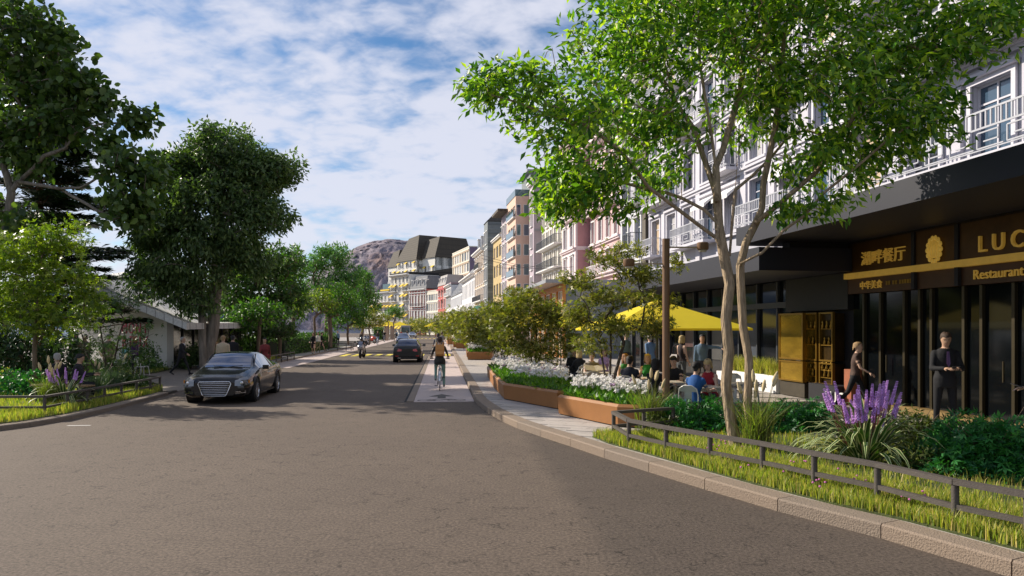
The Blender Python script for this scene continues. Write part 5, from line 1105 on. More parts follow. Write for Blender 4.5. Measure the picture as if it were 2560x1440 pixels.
def planter(label, poly, h=.45, z=.13, flowers=600, green=1500, seed=0, fh=.34, fpoly=None, lil=.06, fs=1.0, name='planter'):
    c0 = poly[0]; rg = np.random.default_rng(seed); o = thing(name, label, 'planter', (c0[0],c0[1],z)); q = [(p[0]-c0[0],p[1]-c0[1]) for p in poly]; n = len(q)
    i1 = inset(q, .05); i2 = inset(q, .09); i0 = inset(q, .06)
    b = MB(); rings = [[(x,y,.03) for x,y in inset(q,.03)], [(x,y,h-.05) for x,y in q], [(x,y,h) for x,y in i1], [(x,y,h) for x,y in i2], [(x,y,h-.12) for x,y in i2]]
    ar = sum(q[i][0]*q[(i+1)%n][1]-q[(i+1)%n][0]*q[i][1] for i in range(n))
    if ar < 0: rings = [r[::-1] for r in rings]
    b.loft(rings, cap=False).build('shell', M_rust, o)
    MB().prism(i0, 0, .03).build('plinth', M_dark, o); MB().prism(inset(q,.092), .05, h-.06).build('soil', M_soil, o)
    lo = np.min(poly,0); hi = np.max(poly,0)
    def pick(m, pl): P = lo+(hi-lo)*rg.random((m*6,2)); return P[pip(P, pl)][:m]
    ip = inset(poly, .1)
    if green:
        P = pick(green, ip); C = np.column_stack([P, z+h-.06+.10*rg.random(len(P))]); D = rg.normal(0,.8,C.shape); D[:,2] = .5+.5*rg.random(len(C)); Nn = rg.normal(0,.6,C.shape); Nn[:,2] += .6
        V, F = leaves(C, D, Nn, .17*fs*(.6+.7*rg.random(len(C))), 'thin')
        link('planter_greenery', np_mesh('planter_greenery', V, F, L_fl, rg.integers(0,2,len(F))), kind='stuff', label='bright green leaves filling the '+label, cat='leaves')
    if flowers:
        P = pick(flowers, fpoly or ip); n = len(P); H = z+h+fh*(.6+.6*rg.random(n)); b = MB()
        C = np.column_stack([P, np.full(n, z+h-.06)]); top = np.column_stack([P+rg.normal(0,.03,(n,2)), H]); V = []; F = []
        s = .003; i = np.arange(n)*4; SV = np.stack([C+(s,0,0), C-(s,0,0), top-(s,0,0), top+(s,0,0)],1).reshape(-1,3); SF = np.stack([i,i+1,i+2,i+3],1)
        m = 12; pc = np.repeat(top, m, 0); d = unit(rg.normal(0,1,pc.shape)*np.array((1,1,.6))+np.array((0,0,.25))); PV, PF = leaves(pc, d, rg.normal(0,.5,pc.shape)+np.array((0,0,.7)), .062*fs*(.6+.7*rg.random(len(pc))), 'broad')
        mi = np.concatenate([np.full(len(SF),2), np.repeat(np.repeat((rg.random(n) < lil).astype(int), m), 2)])
        link('white_flowers', np_mesh('white_flowers', np.concatenate([SV,PV]), np.concatenate([SF, PF+len(SV)]), [M_wh, M_lil, L_fl[1]], mi), kind='stuff', label='white flower heads massed in the '+label, cat='flowers')
    return o
P1 = [(-.24,19.5),(1.07,17.04),(1.85,17.35),(1.55,20.5),(1.05,24),(.3,27.5),(-.3,29.2),(-1.0,28.6),(-.63,23.4)]
P2 = [(1.01,16.07),(2.04,13.98),(2.65,13.75),(2.95,14.3),(2.35,16.85),(1.3,16.75)]
planter('long angular brown planter nearest the bicycle lane', P1, flowers=520, green=2600, seed=401, fpoly=[(.2,19.6),(1.2,17.9),(1.7,17.6),(1.45,20.5),(.95,24),(.2,27.3),(-.3,28.8),(-.7,27),(-.4,23)])
planter('angular brown planter beside the lamp post', P2, flowers=300, green=1500, seed=402, fpoly=[(1.25,16.2),(2.0,15.0),(2.55,14.2),(2.8,14.4),(2.3,16.7),(1.4,16.6)])
planter('brown box planter down the pavement, third from the corner', [(-2.76,44.4),(-1.23,44.4),(-1.2,47.5),(-2.95,47.6)], .5, flowers=160, green=700, seed=403, fs=1.4)
planter('narrow brown planter just behind the third planter', [(-3.05,48.2),(-1.6,48.2),(-1.7,53),(-3.4,53)], .55, flowers=120, green=500, seed=404, fs=1.4)
planter('brown planter pair farther along the pavement, nearer one', [(-5.45,70),(-4.5,70),(-4.4,73),(-5.6,73)], .6, flowers=130, green=400, seed=405, fs=1.8)
planter('brown planter pair farther along the pavement, farther one', [(-6.1,74.5),(-5.0,74.5),(-5.2,79),(-6.5,79)], .6, flowers=130, green=400, seed=406, fs=1.8)
planter('distant brown planter with purple flowers beside the bicycle lane', [(-7.8,88),(-6.2,88),(-6.6,92),(-8.4,92)], .5, flowers=160, green=300, seed=407, fs=2.2, lil=.9)
for i, (x, y) in enumerate(((-16.3,178),(-17.6,183),(-19,188),(-21,196))):
    planter(['distant brown planter right of the far walker','distant brown planter behind the far walker','distant brown planter left of the far walker','leftmost distant brown planter near the bus'][i], [(x,y),(x+2.2,y+.3),(x+2.0,y+2),(x-.2,y+1.7)], .8, flowers=0, green=260, seed=410+i, fs=3)
# maples in the planters
def pmaple(label, base, lobes, Y, seed, per=15, size=.10, group=None, tip=.0045):
    k = FPX/Y; bx = base; rg = random.Random(seed); paths = [[bx, (bx[0]-.12,bx[1],bx[2]+.5), (bx[0]-.2,bx[1]+.1,bx[2]+1.1)], [bx, (bx[0]+.12,bx[1]-.05,bx[2]+.5), (bx[0]+.32,bx[1],bx[2]+1.2)], [bx, (bx[0]+.02,bx[1]+.1,bx[2]+.6), (bx[0]+.05,bx[1]+.2,bx[2]+1.5)]]
    lob = [(tuple(at(cx_,cy_,Y+dy)), (rx/k, rd, ry/k), n) for cx_,cy_,rx,ry,dy,rd,n in lobes]
    return grow('planter_maple', label, paths, lob, None, L_olive, B_dark, seed, per=per, size=size, cr=.15*Y/16, r_tip=tip, shape='maple', droop=.1, up=1.0, group=group)
pmaple('sparse olive maple beside the lamp post in front of the umbrella', (2.2,16.2,.55), [(1545,640,75,28,0,.8,42),(1450,700,60,24,.2,.7,30),(1600,690,60,24,-.1,.6,30),(1520,740,90,26,0,.9,46),(1640,750,45,22,-.2,.5,20),(1440,790,55,30,.1,.6,30),(1540,810,110,30,0,.9,58),(1640,815,40,22,-.2,.5,16),(1490,860,60,20,0,.6,20),(1690,660,30,18,-.2,.3,8)], 16.2, 421, per=11, size=.105)
pmaple('bushy olive maple over the white flowers of the long planter', (.75,23.2,.55), [(1330,770,70,45,0,1.1,70),(1290,830,70,40,-.2,1.0,60),(1390,810,55,45,.1,.9,50),(1340,870,90,30,0,1.0,50),(1250,790,45,40,.4,.9,40),(1300,740,40,22,.2,.6,20),(1430,850,35,35,.2,.6,20)], 23.2, 422, per=17, size=.12)
pmaple('second olive maple at the far end of the long planter', (-.3,28.2,.55), [(1250,790,45,45,0,1.0,50),(1230,840,40,40,0,1.0,44),(1290,770,34,30,0,.8,30),(1270,870,45,20,0,.8,20)], 28.2, 423, per=16, size=.13)
pmaple('olive maple over the third planter', (-2.1,46,.6), [(1185,800,36,28,0,1.4,50),(1200,840,34,26,0,1.2,40),(1165,825,30,28,0,1.2,36)], 46, 424, per=15, size=.2, tip=.008)
pmaple('olive maple over the planter pair', (-4.8,71.5,.7), [(1150,800,28,26,0,1.6,44),(1165,835,26,22,0,1.5,34),(1135,825,22,20,0,1.3,28)], 71.5, 425, per=15, size=.28, tip=.011)
pmaple('smaller olive maple behind the distant purple planter', (-7.3,90,.6), [(1125,800,20,22,0,1.6,36),(1140,830,18,18,0,1.4,24),(1115,822,12,14,0,1.1,16)], 90, 426, per=14, size=.34, tip=.014)
for i, (px, Y) in enumerate(((1110,120),(1064,190),(1046,205),(1030,225))):
    b = at(px, 0, Y); z0 = .2; k = FPX/Y; yb = YH+(HC-z0)*k
    pmaple(['olive street maple before the balustrade house','pollard maple near the far yellow umbrella','low street maple in front of the red house','low street maple right of the bus'][i], (b.x,Y,z0), [(px,yb-2.9*k,1.9*k,.9*k,0,1.9,40),(px,yb-2.2*k,2.3*k,.6*k,0,2.0,30)], Y, 430+i, per=14, size=.4, tip=.016)
# ---- lamp post
lp = thing('lamp_post', 'brown round lamp post with two opposed arm lamps by the planter', 'lamp post', (3.08,14.4,.13))
MB().lathe([(.10,0),(.10,.04),(.073,.05),(.073,3.72)], 20).build('pole', mat('brown_lamp_paint', (.19,.105,.055), .5, var=.1, scale=6), lp, smooth=40)
for sx, z in ((1,3.55),(-1,3.22)):
    MB().bar((0,0,z),(sx*.78,.02,z),.022,.03).build('arm', mat('arm_steel', (.34,.27,.19), .4, metal=.5), lp)
    MB().lathe([(.10,-.05),(.115,-.02),(.115,.085),(.10,.10),(.02,.105)], 18, 0, (sx*.74,.02,z)).build('lamp_head', MATS['brown_lamp_paint'], lp, smooth=40)
    MB().lathe([(.07,-.085),(.085,-.055)], 16, 0, (sx*.74,.02,z)).build('lens', mat('lamp_lens', (.5,.47,.4), .3), lp)
# ---- umbrellas
M_umb = mat('yellow_canvas', (.93,.76,.035), .75, var=.04, scale=3, transl=(1.1,1.0,.6,.4)); M_pole = mat('umbrella_pole', (.05,.05,.055), .4, metal=.4)
def umbrella(label, x, y, s, ze, zt, rz=0, z=.13, group='yellow terrace umbrellas'):
    o = thing('yellow_umbrella', label, 'umbrella', (x,y,z), rz, group); h = s/2; ze -= z; zt -= z
    b = MB(); b.add([(-h,-h,ze),(h,-h,ze),(h,h,ze),(-h,h,ze),(0,0,zt)], [(0,1,4),(1,2,4),(2,3,4),(3,0,4)])
    for i in range(4):
        a = [(-h,-h),(h,-h),(h,h),(-h,h)]; p, q = a[i], a[(i+1)%4]; b.add([(*p,ze),(*q,ze),(*q,ze-.05),(*p,ze-.05)], [(3,2,1,0)])
    b.build('canopy', M_umb, o)
    MB().lathe([(.028,0),(.028,zt-.02)], 10).build('pole', M_pole, o, smooth=40)
    MB().box((-.32,-.32,0),(.32,.32,.07)).build('base', M_pole, o)
    for sx_q, sy_q in ((-1,-1),(1,-1),(1,1),(-1,1)): MB().bar((0,0,zt-.06),(sx_q*h*.98,sy_q*h*.98,ze-.02),.025,.025).build('rib', M_pole, o)
    for dx, dy in ((0,-h),(h,0),(0,h),(-h,0)): MB().bar((0,0,zt-.07),(dx*.97,dy*.97,ze-.015),.02,.02).build('rib', M_pole, o)
    return o
umbrella('large yellow umbrella behind the lamp post', 3.75,18.6,3.5,2.06,2.80, R(8))
umbrella('yellow umbrella behind the bushy maple', 2.1,31,3.4,2.15,2.8, R(5))
umbrella('yellow umbrella farther back behind the second maple', .6,40,3.4,2.3,3.0, R(5))
umbrella('distant yellow umbrella right of the far walker', -17.0,160,4.6,2.6,3.7,0,.1)
umbrella('distant yellow umbrella just right of the bus', -33,212,5,3.0,4.2,0,.1)
umbrella('distant yellow umbrella farther right of the bus', -28.5,214,5,3.0,4.2,0,.1)
umbrella('distant yellow umbrella above the bus roof', -38,222,5,3.2,4.6,0,.1)
# ---- metal chairs and tables
M_chair = mat('pale_metal_chair', (.52,.51,.49), .4, metal=.3, var=.08); M_table = mat('table_top', (.42,.38,.33), .45, var=.12)
def make_chair():
    o = thing('metal_chair', 'chair', 'chair', (0,0,0), 0, 'pale metal terrace chairs')
    b = MB(); b.loft([[(x*s,y*s,z) for x,y in ((-.19,-.18),(.19,-.18),(.18,.19),(-.18,.19))] for s,z in ((.97,.43),(1,.445),(.98,.455))]); b.build('seat', M_chair, o)
    for sx, sy in ((-1,-1),(1,-1),(1,1),(-1,1)): MB().bar((sx*.165,sy*.16,.43),(sx*.21,sy*.21,0),.045,.02).build('leg', M_chair, o)
    pts = [(-.205,-.21,.02),(-.19,-.19,.45),(-.195,-.215,.66),(-.17,-.235,.78),(-.08,-.245,.835),(.08,-.245,.835),(.17,-.235,.78),(.195,-.215,.66),(.19,-.19,.45),(.205,-.21,.02)]
    MB().tube(pts, .0125, 6).build('back_hoop', M_chair, o, smooth=True)
    MB().loft([[(-.055,-.185,.45),(.055,-.185,.45),(.055,-.178,.45),(-.055,-.178,.45)],[(-.075,-.236,.82),(.075,-.236,.82),(.075,-.229,.82),(-.075,-.229,.82)]]).build('back_splat', M_chair, o)
    MB().add([(-.19,-.226,.72),(.19,-.226,.72),(.16,-.246,.80),(.08,-.25,.832),(-.08,-.25,.832),(-.16,-.246,.80)], [(0,1,2,3,4,5)]).build('back_panel', M_chair, o)
    return o
def make_table():
    o = thing('cafe_table', 'table', 'table', (0,0,0), 0, 'square terrace tables')
    MB().box((-.34,-.34,.71),(.34,.34,.74)).build('table_top', M_table, o); MB().box((-.30,-.30,.66),(.30,.30,.709)).build('apron', M_chair, o)
    for sx, sy in ((-1,-1),(1,-1),(1,1),(-1,1)): MB().bar((sx*.28,sy*.28,.66),(sx*.33,sy*.33,0),.05,.03).build('leg', M_chair, o)
    return o
ch0 = make_chair(); tb0 = make_table(); CH = []; _first = [True, True]
def chair(x, y, rz, label, z=.13):
    if _first[0]: _first[0] = False; ch0.location = (x,y,z); ch0.rotation_euler = (0,0,rz); ch0['label'] = label; return ch0
    return dup(ch0, (x,y,z), rz, label)
def table(x, y, rz, label, z=.13):
    if _first[1]: _first[1] = False; tb0.location = (x,y,z); tb0.rotation_euler = (0,0,rz); tb0['label'] = label; return tb0
    return dup(tb0, (x,y,z), rz, label)
table(3.95,14.75,R(15),'square table between the blue-topped and the blonde woman')
table(3.45,16.1,R(5),'square table behind the lamp post')
table(3.02,17.35,R(0),'square table between the navy tee man and the green-topped women')
table(2.35,19.55,R(10),'square table under the open newspaper')
table(2.45,22.4,R(0),'square table of the black-jacketed pair at the back')
table(4.9,15.6,R(20),'empty square table right of the blonde woman in red')
chair(4.55,14.6,R(100),'empty chair half hidden by the right trunk')
chair(4.65,15.1,R(60),'empty chair at the table right of the blonde woman in red')
chair(2.75,15.75,R(-60),'empty chair with round hoop back left of the lamp post')
chair(2.05,18.6,R(10),'empty chair in front of the newspaper reader')
chair(5.2,17.2,R(140),'empty chair behind the umbrella edge near the shop glass')
chair(3.0,21.8,R(80),'empty chair behind the striped-shirt reader')
chair(-15.2,29.6,R(-30),'pale chair by the dark sapling in front of the pavilion', .05)
# bench for the seated pair at left
bn = thing('park_bench', 'timber bench under the two dark-suited figures at left', 'bench', (-12.0,19.2,.11), R(-14))
for i in range(4): MB().box((-.85,-.2+.11*i,.41),(.85,-.11+.11*i,.45)).build('slat', mat('bench_oak', (.30,.20,.10), .7, var=.2), bn)
for x in (-.7,.7): MB().box((x-.04,-.18,0),(x+.04,.2,.409)).build('leg', M_post, bn)
# other small things
for (lb, x, y, wx, wy, h) in (('pale concrete block on the plaza behind the twin trunks',-23.5,64,3.0,1.2,.9),('long pale concrete bench on the far plaza',-19.6,82,4.5,1,.6)):
    o = thing('concrete_block', lb, 'block', (x,y,.09)); MB().box((-wx/2,-wy/2,0),(wx/2,wy/2,h-.06)).build('body', mat('concrete', (.48,.44,.40), .85, var=.12), o); MB().box((-wx/2-.03,-wy/2-.03,h-.059),(wx/2+.03,wy/2+.03,h)).build('cap', MATS['concrete'], o)
for i, (px, Y) in enumerate(((966,118),(980,128))):
    p = at(px,0,Y); o = thing('brown_pylon', ['brown sign pylon left of the thin forked tree','brown sign pylon right of the thin forked tree'][i], 'pylon', (p.x,Y,.1)); MB().box((-.3,-.2,0),(.3,.2,2.3)).build('panel', mat('pylon_brown', (.34,.25,.19), .7), o); MB().box((-.34,-.24,2.301),(.34,.24,2.4)).build('cap', M_post, o)
p = at(1126,0,78); o = thing('brown_sign_board', 'brown information board standing beside the distant planters', 'sign', (p.x,78,.13)); MB().box((-.3,-.04,.6),(.3,.04,1.25)).build('board', M_rust, o); MB().box((-.28,-.03,0),(-.22,.03,.6)).build('leg', M_post, o)
sp_ = thing('shop_planter', 'long planter of ornamental grass above the white base sign', 'planter', tuple(rowp(21.3,.12)+Vector((0,0,.59))), A_ROW)
MB().box((0,-.12,0),(3.6,.12,.06)).build('trough', T_white, sp_)
rg = np.random.default_rng(77); n = 1500; C = np.zeros((n,3)); C[:,0] = rg.random(n)*3.6; C[:,1] = rg.normal(0,.05,n); C[:,2] = .05; clump = (np.floor(C[:,0]/.9)*.9+.45); C[:,0] = clump+(C[:,0]-clump)*.7
blade_mesh('grass_tufts', C, .5*(.5+.7*rg.random(n)), np.full(n,.008), rg, [L_gr[0], L_gr[2]], sp_, lean=.6)
# overhead line above the far carriageway
for i, (a, b) in enumerate((((-2.5,60,8.2),(5.2,85,9.6)),((-2.5,60,7.9),(6.5,76,8.6)),((-4,70,8.6),(3.4,97,10.5)))):
    A = Vector(a); Bq = Vector(b); MB().tube([A.lerp(Bq,t)+Vector((0,0,-.5*math.sin(t*math.pi))) for t in np.linspace(0,1,9)], .02, 4).build('overhead_wire', T_dark, label=['overhead wire to the cream house','overhead wire to the pink house','overhead wire to the mauve house'][i], cat='wire')
# ================================================================ vehicles
M_tyre = mat('tyre_rubber', (.02,.02,.021), .85, var=.1); M_rim = mat('alloy_rim', (.55,.55,.57), .25, metal=.9, var=.05); M_chrome = mat('chrome', (.75,.75,.77), .12, metal=1, var=0)
M_black = mat('black_plastic', (.015,.015,.016), .5, var=.05); M_cglass = mat('car_glass', (.012,.028,.085), .03, var=0, spec=1.0, coat=1.0, metal=.15); M_lamp = mat('headlamp', (.16,.17,.19), .06, metal=.5, var=.1, scale=30, spec=.9); M_amber = mat('amber_lens', (.60,.22,.02), .2)
M_tail = mat('tail_lens', (.42,.015,.015), .15, var=.15, scale=20, spec=.8); M_plate = mat('number_plate', (.70,.70,.66), .5)
def paint(name, c, metal=.3): return mat(name, c, .25, metal=metal, var=.02, coat=.6, spec=.4)
def car_body(st, cabin, nsub=5):
    """st rows: x, wl, wm, wb, zb, zm, zbelt, wt, ztop ; cabin: (rear glass x0,x1, windscreen x1,x0)"""
    st = np.array(st); x = st[:,0]; xs = []
    for i in range(len(x)-1): xs += list(np.linspace(x[i], x[i+1], nsub, endpoint=False))
    xs.append(x[-1]); xs = np.array(xs)
    def cm(col):
        y = st[:,col]; m = np.gradient(y, x); out = []
        for q in xs:
            i = min(len(x)-2, max(0, int(np.searchsorted(x, q, 'right')-1))); h = x[i+1]-x[i]; t = (q-x[i])/h
            d = (y[i+1]-y[i])/h; m0 = np.clip(m[i], -3*abs(d), 3*abs(d)); m1 = np.clip(m[i+1], -3*abs(d), 3*abs(d))
            out.append((2*t**3-3*t*t+1)*y[i]+(t**3-2*t*t+t)*h*m0+(3*t*t-2*t**3)*y[i+1]+(t**3-t*t)*h*m1)
        return np.array(out)
    wl, wm, wb, zb, zm, zt, wt, zp = [cm(c) for c in range(1,9)]
    half = [(0*wl, zb), (.82*wl, zb), (wl, zb+.07), (wl*.4+wm*.6, (zb+zm)/2), (wm, zm), (wm*.55+wb*.45, zm*.35+zt*.65), (wb, zt), (wt, zp-.14*(zp-zt)-.004), (wt*.93, zp-.05*(zp-zt)), (wt*.55, zp), (0*wl, zp+.008)]
    sec = [(-y, z) for y, z in half[:0:-1]] + half      # from top centre round one side, under, up the other side
    sec = half + [(-y, z) for y, z in half[-2:0:-1]]
    n = len(sec); V = [(xs[i], sec[j][0][i], sec[j][1][i]) for i in range(len(xs)) for j in range(n)]
    F = []; T = []
    r0, r1, w1, w0 = cabin
    for i in range(len(xs)-1):
        xm = (xs[i]+xs[i+1])/2
        for j in range(n):
            F.append((i*n+j, (i+1)*n+j, (i+1)*n+(j+1)%n, i*n+(j+1)%n)); jj = min(j, n-1-j)
            t = 0
            if jj in (8,9) and w1 < xm < w0: t = 1
            elif jj in (8,9) and r0 < xm < r1: t = 2
            elif jj == 6 and r0+.30*(r1-r0) < xm < w1+.55*(w0-w1): t = 3
            T.append(t)
    F.append(tuple(range(n))[::-1]); T.append(0); F.append(tuple((len(xs)-1)*n+j for j in range(n))); T.append(0)
    return V, F, T
def split_part(V, F, T, k, push=0.0):
    b = MB(); mp = {}
    for f, t in zip(F, T):
        if t != k: continue
        b.f.append([mp.setdefault(i, len(mp)) for i in f]); b.m.append(0)
    inv = sorted(mp, key=lambda i: mp[i]); b.v = [V[i] for i in inv]; return b
_WH = {}
def wheel(par, x, y, r, wd, side, spokes=10):
    key = (r, wd, spokes)
    if key not in _WH:
        t = MB(); n = 28; prof = [(r*.66,-wd/2),(r*.9,-wd/2),(r*.985,-wd/2+.03),(r,-wd/4),(r,wd/4),(r*.985,wd/2-.03),(r*.9,wd/2),(r*.66,wd/2)]
        t.loft([[(q*math.cos(6.2832*i/n), yy, q*math.sin(6.2832*i/n)) for i in range(n)] for q, yy in prof], cap=False)
        rm = MB(); rm.loft([[(q*math.cos(6.2832*i/n), yy, q*math.sin(6.2832*i/n)) for i in range(n)] for q, yy in ((r*.68,-wd/2),(r*.64,0),(r*.64,wd/2-.035),(r*.68,wd/2))], cap=False)
        for k in range(spokes):
            a = 6.2832*k/spokes; rm.bar((.03*math.cos(a),wd/2-.05,.03*math.sin(a)),(r*.66*math.cos(a),wd/2-.03,r*.66*math.sin(a)),.035,.045,up=(0,1,0))
        rm.loft([[(q*math.cos(6.2832*i/12), yy, q*math.sin(6.2832*i/12)) for i in range(12)] for q, yy in ((.06,wd/2-.08),(.06,wd/2-.02))])
        dk = MB().loft([[(q*math.cos(6.2832*i/n), wd/2-.09, q*math.sin(6.2832*i/n)) for i in range(n)] for q in (.01,r*.63)], cap=False)
        _WH[key] = (t.mesh(M_tyre, 40), rm.mesh(M_rim, 30), dk.mesh(M_black))
    a, b, c = _WH[key]; w_ = link('wheel', a, par, (x, y, r), (0,0,0 if side > 0 else math.pi)); link('rim', b, w_); link('brake_disc', c, w_); return w_
def car(name, label, loc, fwd, st, cabin, pm, axles, r, W, front=None, rear=None, extra=None, group='cars on the carriageway'):
    o = thing(name, label, 'car', (loc[0],loc[1],.0), math.atan2(fwd[1],fwd[0]), group)
    V, F, T = car_body(st, cabin)
    split_part(V,F,T,0).build('body', pm, o, smooth=45)
    split_part(V,F,T,1).build('windscreen', M_cglass, o, smooth=True); split_part(V,F,T,2).build('rear_window', M_cglass, o, smooth=True)
    g = split_part(V,F,T,3); L = MB(); Rr = MB()
    for tgt, s in ((L,1),(Rr,-1)):
        mp = {}
        for f in g.f:
            if sum(g.v[i][1] for i in f)*s > 0: tgt.f.append([mp.setdefault(i,len(mp)) for i in f]); tgt.m.append(0)
        tgt.v = [g.v[i] for i in sorted(mp, key=lambda i: mp[i])]; tgt.build('side_window', M_cglass, o, smooth=True)
    wbx = (axles[0]+axles[1])/2
    for ax in axles:
        for s in (1,-1):
            a = MB(); n = 24; a.loft([[(ax+q*math.cos(6.2832*i/n), s*yy, r+q*math.sin(6.2832*i/n)) for i in range(n)] for q, yy in ((r*1.10,W/2-.3),(r*1.10,W/2+.004),(r*1.16,W/2+.006),(r*1.16,W/2-.02))])
            a.build('wheel_arch', M_black, o); wheel(o, ax, s*(W/2-.098), r, .215, s)
    top = st[len(st)//2]
    for s in (1,-1):      # mirrors, handles, waist trim
        mx_ = cabin[3]-.42; m_ = MB().loft([[(mx_+dx, s*(W/2-.06+yy), z) for dx, z in ((-.05,.93),(.06,.94),(.07,1.05),(-.04,1.07))] for yy in (.06,.14,.24)]); m_.bar((mx_,s*(W/2-.12),.96),(mx_,s*(W/2+.03),.98),.05,.03); m_.build('mirror', pm, o, smooth=40)
        for hx in ((cabin[2]+cabin[3])/2-1.05, cabin[1]+.25): MB().bar((hx-.1,s*(W/2-.012),.80),(hx+.1,s*(W/2-.012),.80),.03,.025).build('door_handle', M_chrome if pm.name != 'matt_black' else pm, o)
        MB().box((axles[0]+r*1.2,s*(W/2-.06)-.03,.19),(axles[1]-r*1.2,s*(W/2-.06)+.035,.245)).build('sill', M_black, o)
    if extra: extra(o)
    return o
ST_SEDAN = [(-2.57,.62,.70,.66,.40,.62,.82,.58,.90),(-2.52,.80,.86,.78,.30,.63,.93,.64,1.01),(-2.2,.90,.95,.86,.24,.62,.98,.68,1.07),(-1.72,.92,.975,.89,.2,.6,.985,.68,1.10),(-1.0,.92,.975,.90,.19,.6,.975,.60,1.36),(-.5,.92,.975,.90,.19,.6,.965,.61,1.445),(.1,.92,.975,.90,.19,.6,.955,.61,1.455),(.45,.92,.975,.90,.19,.6,.95,.62,1.42),(1.22,.92,.975,.88,.19,.6,.94,.72,1.03),(1.65,.91,.97,.84,.2,.59,.89,.70,.965),(2.1,.89,.95,.79,.2,.57,.82,.64,.895),(2.4,.84,.90,.74,.21,.54,.75,.58,.82),(2.53,.74,.80,.66,.24,.50,.68,.52,.745),(2.57,.60,.66,.58,.27,.47,.62,.46,.67)]
def sedan_face(o):
    g = MB()        # wide chrome grille: frame and bars
    P = lambda y, z: (2.585-.035*(y/.5)**2, y, z)
    fr = [(-.30,.255),(.30,.255),(.345,.30),(.46,.61),(.42,.665),(-.42,.665),(-.46,.61),(-.345,.30)]
    MB().add([(P(y,z)[0]+.006,y,z) for y,z in fr], [tuple(range(8))]).build('grille_back', M_black, o)
    g.tube([(P(y,z)[0]+.02,y,z) for y,z in fr+fr[:1]], .014, 6); g.build('grille_frame', M_chrome, o, smooth=True)
    for i in range(7):
        z = .30+.052*i; h = .345+.115*max(0,(z-.30)/.31)-.01
        MB().tube([(P(y,z)[0]+.018,y,z) for y in np.linspace(-h,h,7)], .0085, 6).build('grille_bar', M_chrome, o, smooth=True)
    for s in (1,-1):
        MB().loft([[(2.60,s*.57,.55),(2.585,s*.57,.68),(2.50,s*.57,.73)],[(2.555,s*.73,.54),(2.535,s*.73,.70),(2.44,s*.70,.765)],[(2.34,s*.91,.60),(2.32,s*.885,.72),(2.22,s*.82,.80)]]).build('headlamp', M_lamp, o)
        MB().ell((2.535,s*.75,.63),(.04,.05,.045),8,6).build('lamp_projector', mat('lamp_lens_bright', (.8,.82,.85), .05, metal=.6, var=0), o)
        MB().cbox((2.31,s*.91,.66),(.10,.025,.09)).build('indicator', M_amber, o)
        MB().loft([[(2.59,s*.58,.29),(2.59,s*.58,.42),(2.5,s*.58,.42),(2.5,s*.58,.29)],[(2.47,s*.86,.32),(2.47,s*.86,.42),(2.35,s*.80,.42),(2.35,s*.80,.32)]]).build('air_intake', M_black, o)
        for z in (.335,.375): MB().bar((2.60,s*.59,z),(2.48,s*.855,z+.012),.014,.014).build('intake_blade', M_chrome, o)
        MB().cbox((-2.50,s*.68,.80),(.08,.34,.14)).build('tail_lamp', M_tail, o)
        MB().bar((1.12,s*.76,1.0),(.40,s*.655,1.395),.03,.03).build('pillar_trim', M_black, o)
    MB().tube([(1.30,.1,1.02),(1.22,-.4,1.06)], .01, 4).build('wiper', M_black, o); MB().tube([(1.30,-.1,1.02),(1.2,.45,1.07)], .01, 4).build('wiper', M_black, o)
car('black_sedan', 'black luxury sedan with wide chrome grille coming towards us on the left', (-8.29,21.76), (.117,-.993), ST_SEDAN, (-1.75,-.95,.42,1.25), paint('black_paint', (.005,.005,.0055), 0), (-1.42,1.58), .36, 1.95, extra=sedan_face).scale = (.93,.93,.93)
ST_HATCH = [(-1.97,.60,.66,.62,.38,.60,.80,.54,.84),(-1.94,.74,.80,.74,.27,.62,.90,.60,.96),(-1.86,.80,.855,.78,.22,.62,.95,.62,1.02),(-1.58,.83,.87,.80,.19,.6,.97,.58,1.34),(-1.25,.83,.87,.80,.18,.6,.97,.56,1.405),(-.6,.83,.87,.81,.18,.6,.96,.57,1.43),(.1,.83,.87,.81,.18,.6,.95,.58,1.40),(.85,.83,.87,.80,.18,.6,.93,.66,1.02),(1.3,.81,.86,.76,.19,.58,.87,.62,.94),(1.75,.76,.81,.68,.2,.54,.78,.54,.84),(1.93,.62,.68,.58,.24,.5,.68,.46,.72)]
def hatch_tail(o):
    for s in (1,-1):
        MB().loft([[(-2.0,s*.34,.70),(-1.985,s*.34,.80),(-1.90,s*.34,.80)],[(-2.0,s*.5,.67),(-1.98,s*.5,.84),(-1.88,s*.5,.84)],[(-1.93,s*.80,.69),(-1.91,s*.79,.86),(-1.78,s*.77,.87)]]).build('tail_lamp', M_tail, o)
        MB().cbox((-1.975,s*.62,.40),(.04,.2,.05)).build('reflector', M_tail, o)
    MB().cbox((-1.975,0,.60),(.02,1.3,.015)).build('tailgate_seam', M_black, o)
    MB().box((-1.985,-.6,.22),(-1.85,.6,.34)).build('diffuser', M_black, o)
    for y in (.42,.52):
        MB().loft([[(xx,y+q*math.cos(k*.785),.28+q*math.sin(k*.785)) for k in range(8)] for xx, q in ((-1.9,.04),(-2.0,.04),(-2.0,.03),(-1.92,.03))], cap=False).build('exhaust_tip', M_chrome, o)
    MB().tube([(-1.0,0,1.43),(-1.18,0,1.58)], .008, 4).build('aerial', M_black, o)
car('black_hatchback', 'matt black hatchback driving away with red tail lamps', (-6.55,45.65), (-.0973,.995), ST_HATCH, (-1.86,-1.48,.08,.88), mat('matt_black', (.022,.022,.020), .32, metal=.3, var=.05, coat=.5), (-1.30,1.17), .325, 1.74, extra=hatch_tail)
